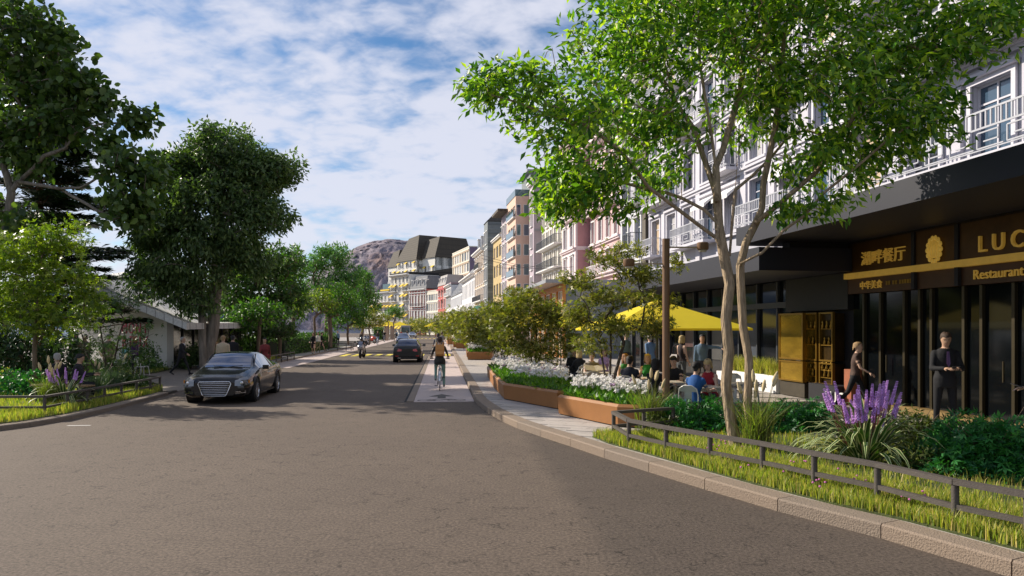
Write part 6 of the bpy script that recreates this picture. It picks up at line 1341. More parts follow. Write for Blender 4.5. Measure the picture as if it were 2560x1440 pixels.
def small_face(o):
    for s in (1,-1): MB().loft([[(2.42,s*.50,.56),(2.40,s*.50,.68),(2.32,s*.5,.72)],[(2.20,s*.85,.58),(2.18,s*.83,.71),(2.08,s*.78,.76)]]).build('headlamp', M_lamp, o)
    MB().box((2.2,-.42,.32),(2.385,.42,.60)).build('grille', M_black, o); MB().cbox((2.395,0,.42),(.02,.5,.11)).build('number_plate', M_plate, o)
S2 = [tuple([a[0]*.92]+[v*.93 for v in a[1:4]]+list(a[4:7])+[a[7]*.93, a[8]]) for a in ST_SEDAN]
car('blue_sedan', 'dark blue sedan coming towards us behind the hatchback', (-14.6,97), (.10,-.995), S2, (-1.61,-.87,.39,1.15), paint('blue_paint', (.018,.03,.075), .4), (-1.3,1.45), .33, 1.82, extra=small_face)
S3 = [tuple([a[0]*.86]+[v*.96 for v in a[1:4]]+list(a[4:6])+[a[6]*.93, a[7]*.92, a[8]*.90]) for a in ST_SEDAN]
car('silver_coupe', 'silver coupe with bright headlamps approaching in the far distance', (-23.1,167), (.12,-.99), S3, (-1.5,-.82,.36,1.07), paint('silver_paint', (.45,.46,.48), .7), (-1.25,1.35), .32, 1.86, extra=small_face)
# ---- bus
bs = thing('white_bus', 'white bus with large dark windscreen approaching at the end of the street', 'bus', (-30.0,203,0), math.atan2(-.99,.14))
b = MB(); b.loft([[(x,sy*w_,z) for sy, w_, z in ((-1,1.2,.35),(-1,1.25,.8),(-1,1.25,2.7),(-1,1.1,3.0),(1,1.1,3.0),(1,1.25,2.7),(1,1.25,.8),(1,1.2,.35))] for x in (-9,-8.8,2.6,2.75)]); b.build('body', mat('bus_white', (.62,.63,.65), .35, var=.04), bs, smooth=30)
MB().box((2.751,-1.1,1.05),(2.80,1.1,2.45)).build('windscreen', mat('bus_glass', (.03,.07,.06), .06, spec=.9, var=.1), bs); MB().box((2.752,-1.15,2.5),(2.83,1.15,2.95)).build('destination_panel', mat('grey_panel', (.28,.29,.32), .4), bs); MB().box((2.751,-1.15,.4),(2.86,1.15,.75)).build('bumper', M_plate, bs)
for s in (1,-1):
    MB().box((-8.4,s*1.262-.008,1.2),(2.3,s*1.262+.008,2.3)).build('side_window', M_cglass, bs); MB().cbox((2.83,s*.85,.85),(.05,.34,.16)).build('headlamp', M_lamp, bs)
    for ax in (-6,1.2): wheel(bs, ax, s*1.15, .48, .28, s)
    MB().cbox((2.9,s*1.38,2.1),(.12,.12,.4)).build('mirror', M_black, bs)
# ---- bicycles
def ring(b, c, r, t, n=24, m=0, k=6):
    b.loft([[(c[0]+(r+t*math.cos(6.2832*j/k))*math.cos(6.2832*i/n), c[1]+t*math.sin(6.2832*j/k), c[2]+(r+t*math.cos(6.2832*j/k))*math.sin(6.2832*i/n)) for j in range(k)] for i in range(n+1)], m, cap=False)
def bicycle(label, loc, fwd, col, fender=None):
    o = thing('bicycle', label, 'bicycle', (loc[0],loc[1],loc[2] if len(loc) > 2 else .014), math.atan2(fwd[1],fwd[0]), 'ridden bicycles'); fm_ = mat('bike_'+label.split()[0], col, .35, metal=.3, var=.03)
    for x in (-.52,.55):
        b = MB(); ring(b, (0,0,0), .33, .017); w_ = b.build('wheel', M_tyre, o, True, loc=(x,0,.347))
        b = MB(); ring(b, (0,0,0), .308, .008)
        for k in range(14): a = 6.2832*k/14; b.tube([(.02*math.cos(a),.02*(-1)**k,.02*math.sin(a)),(.305*math.cos(a),0,.305*math.sin(a))], .0022, 3, cap=False)
        b.tube([(0,-.05,0),(0,.05,0)], .02, 8); b.build('rim', M_rim, w_, True)
    f = MB(); J = dict(r=(-.52,0,.347), bb=(-.08,0,.28), st=(-.24,0,.80), hd=(.36,0,.86), hl=(.40,0,.72), fx=(.55,0,.347))
    for a, c in (('bb','st'),('bb','hl'),('st','hd'),('hd','hl')): f.tube([J[a],J[c]], .019, 8)
    for s in (-1,1):
        f.tube([J['bb'],(-.52,s*.06,.347)], .010, 6); f.tube([J['st'],(-.52,s*.06,.347)], .009, 6); f.tube([J['hl'],(.42,s*.05,.66),(.55,s*.055,.347)], .012, 6)
    f.build('frame', fm_, o, smooth=True)
    MB().tube([J['st'],(-.27,0,.90)], .013, 8).build('seat_post', M_chrome, o)
    MB().loft([[(-.42,y*1.0,z) for y,z in ((-.08,.92),(.08,.92),(.09,.95),(0,.965),(-.09,.95))],[(-.25,y*.6,z) for y,z in ((-.08,.92),(.08,.92),(.09,.95),(0,.965),(-.09,.95))],[(-.12,y*.22,z) for y,z in ((-.08,.93),(.08,.93),(.09,.95),(0,.96),(-.09,.95))]]).build('saddle', M_black, o, smooth=True)
    MB().tube([J['hd'],(.34,0,1.0)], .013, 8).tube([(.22,-.31,1.03),(.32,-.2,1.03),(.36,0,1.02),(.32,.2,1.03),(.22,.31,1.03)], .012, 8).build('handlebar', M_chrome, o, smooth=True)
    for s in (-1,1): MB().tube([(.20,s*.32,1.03),(.30,s*.225,1.03)], .017, 8).build('grip', M_black, o)
    for x in (-.52,.55):
        b = MB(); b.loft([[(x+q*math.cos(t), y, .347+q*math.sin(t)) for q, y in ((.365,-.028),(.372,0),(.365,.028))] for t in np.linspace(R(35),R(205) if x < 0 else R(165),12)], cap=False, closed=False); b.build('mudguard', M_rim if fender is None else fender, o, smooth=True)
    c = MB(); ring(c, (-.08,.05,.28), .08, .008, 16); 
    for s, a in ((1,.5),(-1,.5+math.pi)): c.tube([(-.08,s*.07,.28),(-.08+.17*math.sin(a),s*.08,.28-.17*math.cos(a))], .009, 5); c.cbox((-.08+.17*math.sin(a),s*.13,.28-.17*math.cos(a)),(.09,.09,.02))
    c.build('crankset', M_black, o); return o
FW = (-.0973,.9953)
bicycle('pale city bicycle under the cyclist with the tan backpack', (-2.42,24.15), FW, (.42,.52,.58))
bicycle('dark bicycle of the second cyclist in the lane', (-3.95,38.5), FW, (.05,.05,.06))
bicycle('grey bicycle of the third cyclist in the lane', (-5.45,56), FW, (.2,.2,.22))
bicycle('white bicycle approaching on the left lane', (-17.0,91,.014), (.1,-.995), (.75,.75,.75))
bicycle('black bicycle approaching far on the left lane', (-19.5,110,.014), (.1,-.995), (.04,.04,.04))
# ---- motorcycles
def motorcycle(label, loc, fwd, col, z=0.0, group=None):
    o = thing('motorcycle', label, 'motorcycle', (loc[0],loc[1],z), math.atan2(fwd[1],fwd[0]), group); pm = mat('moto_'+label.split()[0], col, .25, metal=.2, var=.03, coat=.8)
    for x, wd in ((-.70,.19),(.70,.13)):
        b = MB(); n = 24; b.loft([[((.31+q)*math.cos(6.2832*i/n), y*wd, (.31+q)*math.sin(6.2832*i/n)) for i in range(n)] for q, y in ((-.10,-.4),(-.04,-.5),(0,-.2),(0,.2),(-.04,.5),(-.10,.4))], cap=False)
        w_ = b.build('wheel', M_tyre, o, 50, loc=(x,0,.31)); r_ = MB(); ring(r_, (0,0,0), .2, .02, 20)
        for k in range(5): a = 6.2832*k/5; r_.bar((0,0,0),(.2*math.cos(a),0,.2*math.sin(a)),.05,.03,up=(0,1,0))
        r_.build('rim', M_black, w_)
    def sect(x, w_, z0, z1, n=10): return [(x, w_*math.cos(6.2832*i/n), (z0+z1)/2+(z1-z0)/2*math.sin(6.2832*i/n)) for i in range(n)]
    MB().loft([sect(.86,.05,.72,.80),sect(.80,.17,.62,.90),sect(.62,.25,.50,1.0),sect(.35,.26,.35,.98),sect(.05,.24,.30,.80),sect(-.2,.18,.34,.70)]).build('fairing', pm, o, smooth=True)
    MB().loft([sect(.35,.12,.88,1.0),sect(.15,.18,.80,1.02),sect(-.12,.16,.78,.95),sect(-.3,.10,.76,.86)]).build('fuel_tank', pm, o, smooth=True)
    MB().loft([sect(-.22,.13,.74,.84),sect(-.5,.15,.78,.88),sect(-.72,.10,.84,.93),sect(-.95,.05,.92,.98)]).build('seat', M_black, o, smooth=True)
    MB().loft([[(.78,-.12,.92),(.78,.12,.92)],[(.62,-.16,1.08),(.62,.16,1.08)],[(.50,-.12,1.18),(.50,.12,1.18)]], cap=False, closed=False).build('windshield', M_cglass, o, smooth=True)
    for s in (-1,1):
        MB().tube([(.50,s*.10,.95),(.70,s*.09,.31)], .025, 8).build('fork', M_chrome, o); MB().tube([(.45,s*.12,.98),(.38,s*.34,.97)], .016, 6).build('handlebar', M_black, o)
        MB().ell((.80,s*.10,.78),(.05,.07,.035),8,6).build('headlamp', M_lamp, o, True); MB().bar((.55,s*.2,1.05),(.62,s*.36,1.12),.02,.02).cbox((.62,s*.38,1.13),(.04,.14,.09)).build('mirror', M_black, o)
        MB().bar((-.1,s*.1,.35),(-.70,s*.10,.31),.05,.04).build('swingarm', M_black, o)
    MB().tube([(.2,-.15,.25),(-.3,-.17,.25),(-.75,-.18,.45)], [.03,.035,.05], 8).build('exhaust', M_chrome, o, smooth=True)
    MB().box((-.1,-.16,.25),(.35,.16,.55)).build('engine', M_black, o); return o
motorcycle('white sport motorcycle ridden towards us on the left', (-10.55,50.65), (.04,-1), (.42,.41,.43))
motorcycle('silver motorcycle parked first in the row by the left lane', (-16.9,81,), (.75,-.66), (.5,.5,.52), .10, 'parked motorcycles')
motorcycle('grey motorcycle parked behind the first in the row', (-17.6,86), (.8,-.6), (.25,.26,.28), .10, 'parked motorcycles')
motorcycle('red motorcycle parked farthest in the row', (-18.6,95), (.8,-.6), (.45,.06,.03), .10, 'parked motorcycles')
# ================================================================ people
from mathutils.kdtree import KDTree
QUEUE = []
SK = dict(light=(.56,.36,.26), tan=(.44,.27,.18), brown=(.20,.11,.07), pale=(.62,.43,.34))
def skinm(k): return mat('skin_'+k, SK[k], .55, var=.06, scale=14, spec=.35)
def clothm(c, rough=.85): return mat('cloth_%d_%d_%d' % tuple(int(v*1000) for v in c), c, rough, var=.12, scale=7, bump=.14, bscale=16)
HAIRC = dict(black=(.012,.010,.010), brown=(.055,.030,.018), blond=(.50,.36,.16), grey=(.32,.30,.28), auburn=(.20,.085,.03), sandy=(.30,.19,.09))
def rotx(v, a): c, s = math.cos(a), math.sin(a); return Vector((v[0], v[1]*c-v[2]*s, v[1]*s+v[2]*c))
def hand_mesh(b, wrist, d, n, s, curl, side, m):
    """palm and five fingers; d along the forearm, n palm normal"""
    d = d.normalized(); n = (n-d*n.dot(d)).normalized(); x = d.cross(n).normalized()*side
    pr = []
    for t, hw, th in ((0,.022,.016),(.04,.036,.016),(.085,.040,.012)): pr.append([wrist+d*(t*s)+(x*(hw*math.cos(a))+n*(th*math.sin(a)))*s for a in [6.2832*k/8 for k in range(8)]])
    b.loft(pr, m)
    for k, (off, L) in enumerate(((-.030,.062),(-.010,.075),(.010,.078),(.030,.070))):
        p = wrist+(d*.080+x*(-off))*s; dd = d.copy(); pts = [p]
        for q in range(3): dd = (dd*math.cos(curl)+n*math.sin(curl)); dd.normalize(); p = p+dd*(L*s*(.42,.33,.25)[q]); pts.append(p); 
        b.tube(pts, [.0095*s,.009*s,.008*s,.006*s], 5, m)
    p = wrist+(d*.025+x*.032)*s; dd = (d*.72+x*.6+n*.25).normalized(); b.tube([p,p+dd*.035*s,p+(dd*.035+(dd+d*.7+n*.3).normalized()*.03)*s], [.012*s,.010*s,.007*s], 5, m)
def person(label, loc, face, h=1.75, pose='stand', top=(.1,.1,.1), bottom=(.03,.03,.04), shoe=(.02,.02,.02), skin='light', hair=('brown','short'), sex='m', sleeve='long', jacket=False, skirt=0.0, yaw=0, tilt=0, lean=0, arms=None, legs=None, vox=.02, collar=None, tie=None, wide=1.0, helmet=None, stripes=None, root_z=None, neckline=None):
    """face: angle of the facing direction in world, degrees from +Y counter-clockwise"""
    s = h/1.75; fm = sex == 'f'; W_ = wide*(.92 if fm else 1.0)
    HZ = .94; P = {}
    L0 = dict(stand=((2,4,3),(-3,3,3)), walk=((26,8,1),(-20,22,1)), sit=((84,86,6),(80,84,6)), cycle=((62,78,4),(25,42,4)), moto=((70,105,14),(70,105,14)))[pose]
    A0 = dict(stand=((4,8,12),(2,8,10)), walk=((-22,8,14),(24,8,28)), sit=((34,12,62),(30,12,66)), cycle=((52,12,18),(52,12,18)), moto=((62,16,30),(62,16,30)))[pose]
    legs = legs or L0; arms = arms or A0; LN = R(lean if lean else dict(stand=0,walk=4,sit=4,cycle=14,moto=52)[pose])
    hipz = {'sit': .50, 'cycle': .98, 'moto': .90}.get(pose, None)
    prim = []      # (mesh builder, tag)
    hips = [Vector((sx*.095*(1.06 if fm else 1),0,0)) for sx in (-1,1)]
    ank = []
    def leg(hip, sx, fl, kn, ab):
        fl, kn, ab = R(fl), R(kn), R(ab)
        k = hip+Vector((sx*math.sin(ab)*.44, math.sin(fl)*.44, -math.cos(fl)*math.cos(ab)*.44)); f2 = fl-kn
        a = k+Vector((sx*math.sin(ab)*.1, math.sin(f2)*.42, -math.cos(f2)*.42)); return k, a, f2
    LG = [leg(hips[i], (-1,1)[i], *legs[i]) for i in range(2)]
    low = min(a.z-.08*max(.3, math.cos(f2)) for k, a, f2 in LG)
    base = -low if hipz is None else hipz/s
    up = Vector((0,0,base)); b = MB(); tags = []
    def add(fn, tag):
        n0 = len(b.v); fn(); tags.extend([tag]*(len(b.v)-n0))
    def cap(p0, p1, r0, r1, tag, n=10):
        d = (p1-p0); L = max(1e-4, d.length); u = d/L
        add(lambda: b.tube([p0-u*r0*.9, p0-u*r0*.55, p0, p0.lerp(p1,.35), p0.lerp(p1,.7), p1, p1+u*r1*.55, p1+u*r1*.9], [r0*.35,r0*.8,r0,r0*.65+r1*.35,r0*.3+r1*.7,r1,r1*.8,r1*.35], n), tag)
    ls = 1.0
    for i, (k, a, f2) in enumerate(LG):
        hp = hips[i]+up; k = k+up; a = a+up; bare = skirt > 0
        rt = (.086 if fm else .085)*(1.08 if not bare else .95)
        cap(hp, k, rt, .058 if not bare else .05, 'skin' if bare else 'bottom'); cap(k, a+Vector((0,0,0)), .056 if not bare else .048, .042 if not bare else .034, 'skin' if bare else 'bottom')
        tdir = Vector((0, math.cos(f2*.45 if pose != 'walk' else f2*.7), math.sin(f2*.45 if pose != 'walk' else f2*.7))); foot = a+Vector((0,0,-.035)); cap(foot-tdir*.04, foot+tdir*.15, .042, .034, 'shoe'); ank.append(a)
    # torso rings about the pelvis, leaned forward
    def tp(v): return rotx(Vector(v), -LN)+up
    J = .011 if jacket else 0
    rings = [(-.14,.10,.085,'bottom'),(-.06,.165+.012*fm,.115,'bottom'),(.03,.172+.012*fm,.118,'bottom'),(.12,.150-.012*fm,.106,'top'),(.20,.148-.018*fm,.104,'top'),(.30,.165-.006*fm,.118+.008*fm,'top'),(.38,.174,.120,'top'),(.45,.168,.104,'top'),(.50,.132,.084,'top'),(.535,.095,.072,'top')]
    if jacket or fm: rings[2] = (.03,rings[2][1]+J*.8,rings[2][2]+J*.5,'top')
    if jacket: rings[1] = (-.06,.176,.124,'top'); rings[0] = (-.13,.160,.112,'top')
    rr = []; tg = []
    for z, rx, ry, t in rings:
        rx = (rx+J*(t == 'top'))*W_; ry = (ry+J*(t == 'top'))*wide
        rr.append([tp((rx*math.cos(q)*(1 if abs(math.cos(q)) < .8 else .97), ry*math.sin(q)+(.012 if z > .25 else 0), z)) for q in [6.2832*k/16 for k in range(16)]]); tg += [t]*16
    n0 = len(b.v); b.loft(rr); tags.extend(tg[:len(b.v)-n0])
    if fm:
        for sx in (-1,1): cap(tp((sx*.07,.085,.335)), tp((sx*.07,.10,.33)), .055, .05, 'top')
    sh = [tp((sx*.165*W_,0,.448)) for sx in (-1,1)]; nk = tp((0,.0,.53)); hd = nk+Vector((0, .035+.06*math.sin(LN)*.5, .155)) if pose != 'moto' else nk+Vector((0,.13,.10))
    cap(nk-Vector((0,0,.03)), hd-Vector((0,.02,.06)), .055 if not fm else .047, .052 if not fm else .044, 'skin')
    if neckline: cap(tp((0,.085,.46)), tp((0,.07,.50)), .05, .05, 'skin')
    hands = []
    for i, (fl, ab, el) in enumerate(arms):
        sx = (-1,1)[i]; inw = 0
        if isinstance(ab, tuple): ab, inw = ab
        fl, ab, el = R(fl)+LN*.0, R(ab), R(el)
        e = sh[i]+Vector((sx*math.sin(ab)*.28, math.sin(fl)*math.cos(ab)*.28, -math.cos(fl)*math.cos(ab)*.28)); f2 = fl+el
        fd = Vector((sx*math.sin(ab*.4)-sx*inw, math.sin(f2), -math.cos(f2))).normalized(); w_ = e+fd*.245
        ta = 'top' if sleeve in ('long','short') else 'skin'; tf = 'top' if sleeve == 'long' else 'skin'; thin = .82 if fm else 1
        cap(sh[i], sh[i].lerp(e,.45), (.060+J*.5)*thin, (.052+J*.6)*thin, 'top' if sleeve != 'none' else 'skin'); cap(sh[i].lerp(e,.45), e, (.050+J*.6)*thin, (.043+J*.5)*thin, 'top' if sleeve == 'long' else 'skin'); cap(e, w_-fd*.02, (.042+J*.5)*thin, (.031+J*.5)*thin, tf)
        nrm = Vector((-sx,0,0)) if abs(fd.z) > .6 else Vector((-sx*.35,0,-1)); hands.append((w_-fd*.015, fd, nrm, sx))
    if skirt > 0:
        add(lambda: b.loft([[tp((rx*math.cos(q), ry*math.sin(q), z)) for q in [6.2832*k/14 for k in range(14)]] for z, rx, ry in ((.12,.135,.1),(.0,.182,.125),(-.1,.188,.13),(-skirt*.6,.19,.13),(-skirt,.185,.125))]), 'bottom')
    # head
    HY, HT = R(yaw), R(tilt); HM = Matrix.Translation(hd) @ Matrix.Rotation(HY,4,'Z') @ Matrix.Rotation(HT,4,'X')
    hr = [(-.118,.030,.026,.050),(-.105,.046,.045,.036),(-.075,.058,.066,.020),(-.04,.066,.084,.008),(.0,.073,.095,0),(.04,.076,.100,-.004),(.075,.070,.093,-.006),(.10,.052,.070,-.008),(.118,.022,.030,-.008)]
    def headf():
        b.loft([[HM @ Vector((rx*math.cos(q), yo+ry*math.sin(q), z)) for q in [6.2832*k/14 for k in range(14)]] for z, rx, ry, yo in hr])
        b.tube([HM @ Vector(p) for p in ((0,.085,.025),(0,.103,-.012),(0,.088,-.026))], [.008,.014,.009], 6)
        for sx in (-1,1): b.ell(HM @ Vector((sx*.074,-.005,-.005)), (.012,.018,.03), 6, 5)
    add(headf, 'skin')
    S_ = Matrix.Scale(s, 4)
    b.v = [tuple(Vector(v)*s) for v in b.v]
    QUEUE.append(dict(b=b, tags=tags, label=label, loc=loc, face=face, s=s, vox=vox, skin=skin, top=top, bottom=bottom, shoe=shoe, hair=hair, HM=HM, hands=hands, sex=sex, tie=tie, collar=collar, helmet=helmet, stripes=stripes, tp=tp, pose=pose, jacket=jacket, up=up, LN=LN, skirt=skirt))
    return len(QUEUE)-1, [Vector(hd)*s, [Vector(q[0])*s for q in hands], [q[1] for q in hands], tp]
def world(loc, face, v): return Vector(loc)+Matrix.Rotation(R(face),3,'Z') @ Vector(v)
def striped(c1, c2, n):
    m, t, nn_, l, bb = node_mat('striped_cloth'); tcn = nn(t,'ShaderNodeTexCoord'); sp_q = nn(t,'ShaderNodeSeparateXYZ', {0: tcn.outputs['Object']})
    q = nn(t,'ShaderNodeMath', {0: nn(t,'ShaderNodeMath', {0: sp_q.outputs[2], 1: n}, operation='MULTIPLY').outputs[0]}, operation='FRACT').outputs[0]
    l.new(ramp(t, q, [(.48, c1), (.52, c2)]), bb.inputs['Base Color']); bb.inputs['Roughness'].default_value = .85; return m
def flush():
    tmp = bpy.data.scenes.new('tmp'); obs = []
    for p in QUEUE:
        me = bpy.data.meshes.new('t'); me.from_pydata(p['b'].v, [], p['b'].f); bm_ = bmesh.new(); bm_.from_mesh(me); bmesh.ops.recalc_face_normals(bm_, faces=bm_.faces); bm_.to_mesh(me); bm_.free()
        o = bpy.data.objects.new('t', me); tmp.collection.objects.link(o)
        r = o.modifiers.new('r','REMESH'); r.mode = 'VOXEL'; r.voxel_size = p['vox']; r.use_smooth_shade = True
        q = o.modifiers.new('s','SMOOTH'); q.factor = .5; q.iterations = 3; obs.append(o)
    tmp.view_layers[0].update(); dg = tmp.view_layers[0].depsgraph; dg.update()
    for p, o in zip(QUEUE, obs):
        me = bpy.data.meshes.new_from_object(o.evaluated_get(dg)); s = p['s']
        kd = KDTree(len(p['b'].v))
        for i, v in enumerate(p['b'].v): kd.insert(v, i)
        kd.balance(); T = {'skin':0,'top':1,'bottom':2,'shoe':3}
        mats = [skinm(p['skin']), p['stripes'] or clothm(p['top']), clothm(p['bottom']), clothm(p['shoe'], .5), mat('eye_dark', (.02,.015,.012), .3, var=0), mat('lip', (.38,.14,.12), .5, var=0), mat('brow', (.05,.03,.02), .8, var=0)]
        mi = []
        for f in me.polygons:
            c = f.center; best = kd.find_n(c, 3); cnt = {}
            for _, i, d in best: t = p['tags'][i]; cnt[t] = cnt.get(t, 0)+1/(d+.003)
            mi.append(T[max(cnt, key=cnt.get)])
        nf = len(me.polygons); FC = np.empty(nf*3, np.float32); me.polygons.foreach_get('center', FC); FC = FC.reshape(-1,3)/s-np.array(p['up'])
        ca, sa = math.cos(p['LN']), math.sin(p['LN']); yt = FC[:,1]*ca-FC[:,2]*sa; zt_ = FC[:,1]*sa+FC[:,2]*ca; mi = np.array(mi)
        hem = -.13 if p['jacket'] else (.0 if p['sex'] == 'f' else .05)
        sel = (np.abs(FC[:,0]) < .2) & (yt < .135) & (yt > -.2) & (np.abs(zt_) < .24) & ((mi == 1) | (mi == 2))
        if p['skirt'] == 0: mi[sel] = np.where(zt_[sel] > hem, 1, 2)
        FV = [list(f.vertices) for f in me.polygons]; k4 = max(len(f) for f in FV); FA = np.array([f+[f[-1]]*(k4-len(f)) for f in FV])
        for _ in range(3):      # clean the garment edges
            sco = np.zeros((nf,4))
            for t in range(4):
                vc = np.zeros(len(me.vertices)); np.add.at(vc, FA.ravel(), np.repeat((mi == t)*1.0, k4)); sco[:,t] = vc[FA].sum(1)
            mi = sco.argmax(1)
        b = MB(); b.v = [tuple(v.co) for v in me.vertices]; b.f = FV; b.m = [int(v) for v in mi]
        HM = p['HM']
        def hp(x,y,z): return (HM @ Vector((x,y,z)))*s
        near = p['vox'] <= .021
        for sx in (-1,1):
            b.ell(hp(sx*.031,.082,.018), (.0095*s,.008*s,.0052*s), 6, 4, 4)
            b.tube([hp(sx*.016,.093,.036), hp(sx*.033,.090,.041), hp(sx*.05,.076,.036)], .0028*s, 4, 6)
        b.tube([hp(-.02,.080,-.056), hp(0,.088,-.055), hp(.02,.080,-.056)], [.003*s,.0065*s,.003*s], 5, 5)
        if p['vox'] < .04:
            for w_, d, n, sx in p['hands']:
                hand_mesh(b, Vector(w_)*s, Vector(d), Vector(n), s*1.05, .34 if p['pose'] not in ('cycle','moto') else .75, -sx, 0)
        me2 = b.mesh(mats, True, 'person')
        body = link('person', None, None, p['loc'], (0,0,R(p['face'])), p['label'], 'person')
        bo = link('body', me2, body)
        hc, hst = p['hair']
        if p['helmet']:
            hb = MB(); hb.M = Matrix.Scale(s,4) @ HM; hb.ell((0,-.005,.02), (.125,.145,.14), 16, 10); hb.build('helmet', mat('helmet_black', p['helmet'], .15, var=0, coat=.8), body, True)
            hb = MB(); hb.M = Matrix.Scale(s,4) @ HM; hb.ell((0,.05,.02), (.105,.10,.06), 14, 8); hb.build('visor', M_cglass, body, True)
        elif hst != 'bald':
            hb = MB(); hm = mat('hair_'+hc, HAIRC[hc], .6, var=.3, scale=60, bump=.6, bscale=90); hb.M = Matrix.Scale(s,4) @ HM
            nu, nv = 20, 14; rx, ry, rz = .086, .112, .130; vs = []; lo_b, lo_f = {'short': (-.075,.074), 'bob': (-.13,.066), 'long': (-.22,.066), 'bun': (-.07,.074), 'thin': (-.06,.092), 'pony': (-.09,.074)}[hst]
            for iv in range(nv):
                for iu in range(nu):
                    a = 6.2832*iu/nu; f = (math.sin(a)+1)/2; f = f*f*(3-2*f); zl = lo_b*(1-f)+lo_f*f if math.sin(a) < .55 else lo_f
                    if abs(math.cos(a)) > .75 and hst in ('short','thin','bun') and math.sin(a) > -.6: zl = max(zl, -.015)
                    if hst in ('bob','long') and math.sin(a) < .55: zl = lo_b if math.sin(a) < .35 else lo_b*.8
                    zt = rz*.99; t = iv/(nv-1); z = zt+(zl-zt)*t**1.0
                    zz = max(-.98, min(.98, (z-.0)/rz)); q = math.sqrt(max(.02, 1-max(0,zz)**4)) if z > 0 else 1.0
                    if z < -.02 and hst in ('bob','long'): q *= 1.06-(.35 if z < -.1 else 0)*min(1, (-z-.1)/.12)
                    wv = 1+.03*math.sin(a*9+z*40)
                    vs.append((rx*q*wv*math.cos(a), -.012+ry*q*wv*math.sin(a)-(.0 if z > 0 else .006), z))
            hb.loft([vs[i*nu:(i+1)*nu] for i in range(nv)], cap=False)
            if hst == 'bun': hb.ell((0,-.115,.03), (.045,.045,.045), 10, 8)
            if hst == 'pony': hb.tube([(0,-.11,.04),(0,-.16,-.03),(0,-.15,-.14)], [.03,.032,.012], 8)
            hb.build('hair', hm, body, True)
        if p['tie']:
            q = [p['tp'](v)*s for v in ((-.018,.132,.485),(.018,.132,.485),(.028,.158,.28),(0,.158,.22),(-.028,.158,.28))]
            q += [v+Vector((0,.006,0)) for v in q]; tb_ = MB().add(q, [(5,6,7,8,9)[::-1],(0,1,6,5),(1,2,7,6),(2,3,8,7),(3,4,9,8),(4,0,5,9)]); tb_.build('tie', clothm(p['tie'], .6), body)
        if p['collar']:
            cb = MB()
            for sx in (-1,1): q = [p['tp'](v)*s for v in ((sx*.012,.142,.44),(sx*.065,.118,.49),(sx*.075,.06,.535),(sx*.04,.09,.545),(sx*.02,.13,.50))]; cb.add(q, [(0,1,2,3,4)])
            cb.build('collar', clothm(p['collar']), body)
        bpy.data.meshes.remove(me); p['body'] = body
    for o in obs:
        m_ = o.data; bpy.data.objects.remove(o); bpy.data.meshes.remove(m_)
    bpy.data.scenes.remove(tmp)
BK = (.012,.012,.014); NV = (.018,.022,.04)
def sit(label, x, y, face, chair_label, **k):
    kw = dict(pose='sit', h=1.72); kw.update(k); kw['vox'] = k.get('vox', .022)
    person(label, (x,y,.13), face, **kw); f = Matrix.Rotation(R(face),3,'Z') @ Vector((0,1,0))
    if chair_label: chair(x-f.x*.06, y-f.y*.06, R(face), chair_label)
# right pavement
person('woman in brown top and black trousers walking past the restaurant', (8.05,16.9,.13), -118, 1.68, 'walk', top=(.075,.045,.035), bottom=(.014,.014,.016), skin='light', hair=('sandy','short'), sex='f', sleeve='short', yaw=-12, arms=((-16,6,18),(20,8,40)), vox=.018)
_, pi = person('bearded man in black suit and purple tie tapping his phone', (7.85,13.05,.13), 168, 1.86, 'stand', top=BK, bottom=(.010,.010,.012), skin='tan', hair=('brown','short'), jacket=True, yaw=-12, tilt=-22, tie=(.10,.05,.14), arms=((18,(14,.75),78),(20,(14,.75),74)), vox=.018)
ph = world((7.85,13.05,.13), 168, (pi[1][0]+pi[1][1])/2+(pi[2][0]+pi[2][1]).normalized()*.10)
M_scr = mat('phone_screen', (.30,.32,.36), .1, var=0); M_phn = mat('phone_case', (.03,.03,.035), .3, var=0)
def phone(label, c, rz, tilt):
    o = thing('phone', label, 'phone', c, rz); 
    a = MB(); a.M = Matrix.Rotation(tilt,4,'X'); a.box((-.036,-.075,-.004),(.036,.075,.004)).build('case', M_phn, o); a = MB(); a.M = Matrix.Rotation(tilt,4,'X'); a.box((-.032,-.070,.0042),(.032,.070,.0055)).build('screen', M_scr, o)
phone('phone in the hands of the bearded man in black', ph, R(168), R(30))
_, pi = person('person at the right frame edge holding out a phone', (7.26,9.62,.13), 75, 1.76, 'stand', top=(.30,.22,.20), bottom=(.05,.05,.07), skin='light', hair=('brown','bob'), sex='f', sleeve='short', arms=((6,8,10),(10,4,78)), vox=.02)
phone('phone held out at the right frame edge', world((7.26,9.62,.13), 75, pi[1][1]+pi[2][1]*.11+Vector((-.02,0,.035))), R(75), R(20))
sit('dark-haired woman in bright blue top seated with her back to us', 3.52,13.95, -35, 'chair of the woman in the bright blue top', top=(.02,.09,.28), bottom=(.02,.022,.03), hair=('black','bun'), sex='f', sleeve='short', lean=12, vox=.018)
sit('blonde woman in red top looking down at the table', 4.25,15.45, 150, 'chair of the blonde woman in red', top=(.32,.02,.03), bottom=(.05,.05,.08), hair=('blond','bob'), sex='f', sleeve='none', tilt=-30, lean=16, vox=.018)
sit('person in black jumper and grey trousers seated in profile by the lamp post', 2.98,15.35, -45, 'chair of the person in the black jumper', top=BK, bottom=(.11,.11,.12), hair=('black','bob'), sex='f', lean=12, vox=.02)
sit('person in black tee seated behind the lamp post', 3.85,16.95, 150, 'chair of the person in black tee', top=BK, bottom=(.03,.03,.05), hair=('black','short'), sleeve='short', tilt=-25, lean=14, vox=.02)
sit('man in navy tee seated with his back to us', 2.72,16.75, -25, 'chair of the man in navy tee', top=NV, bottom=(.05,.08,.14), hair=('black','short'), sleeve='short', lean=6, vox=.02)
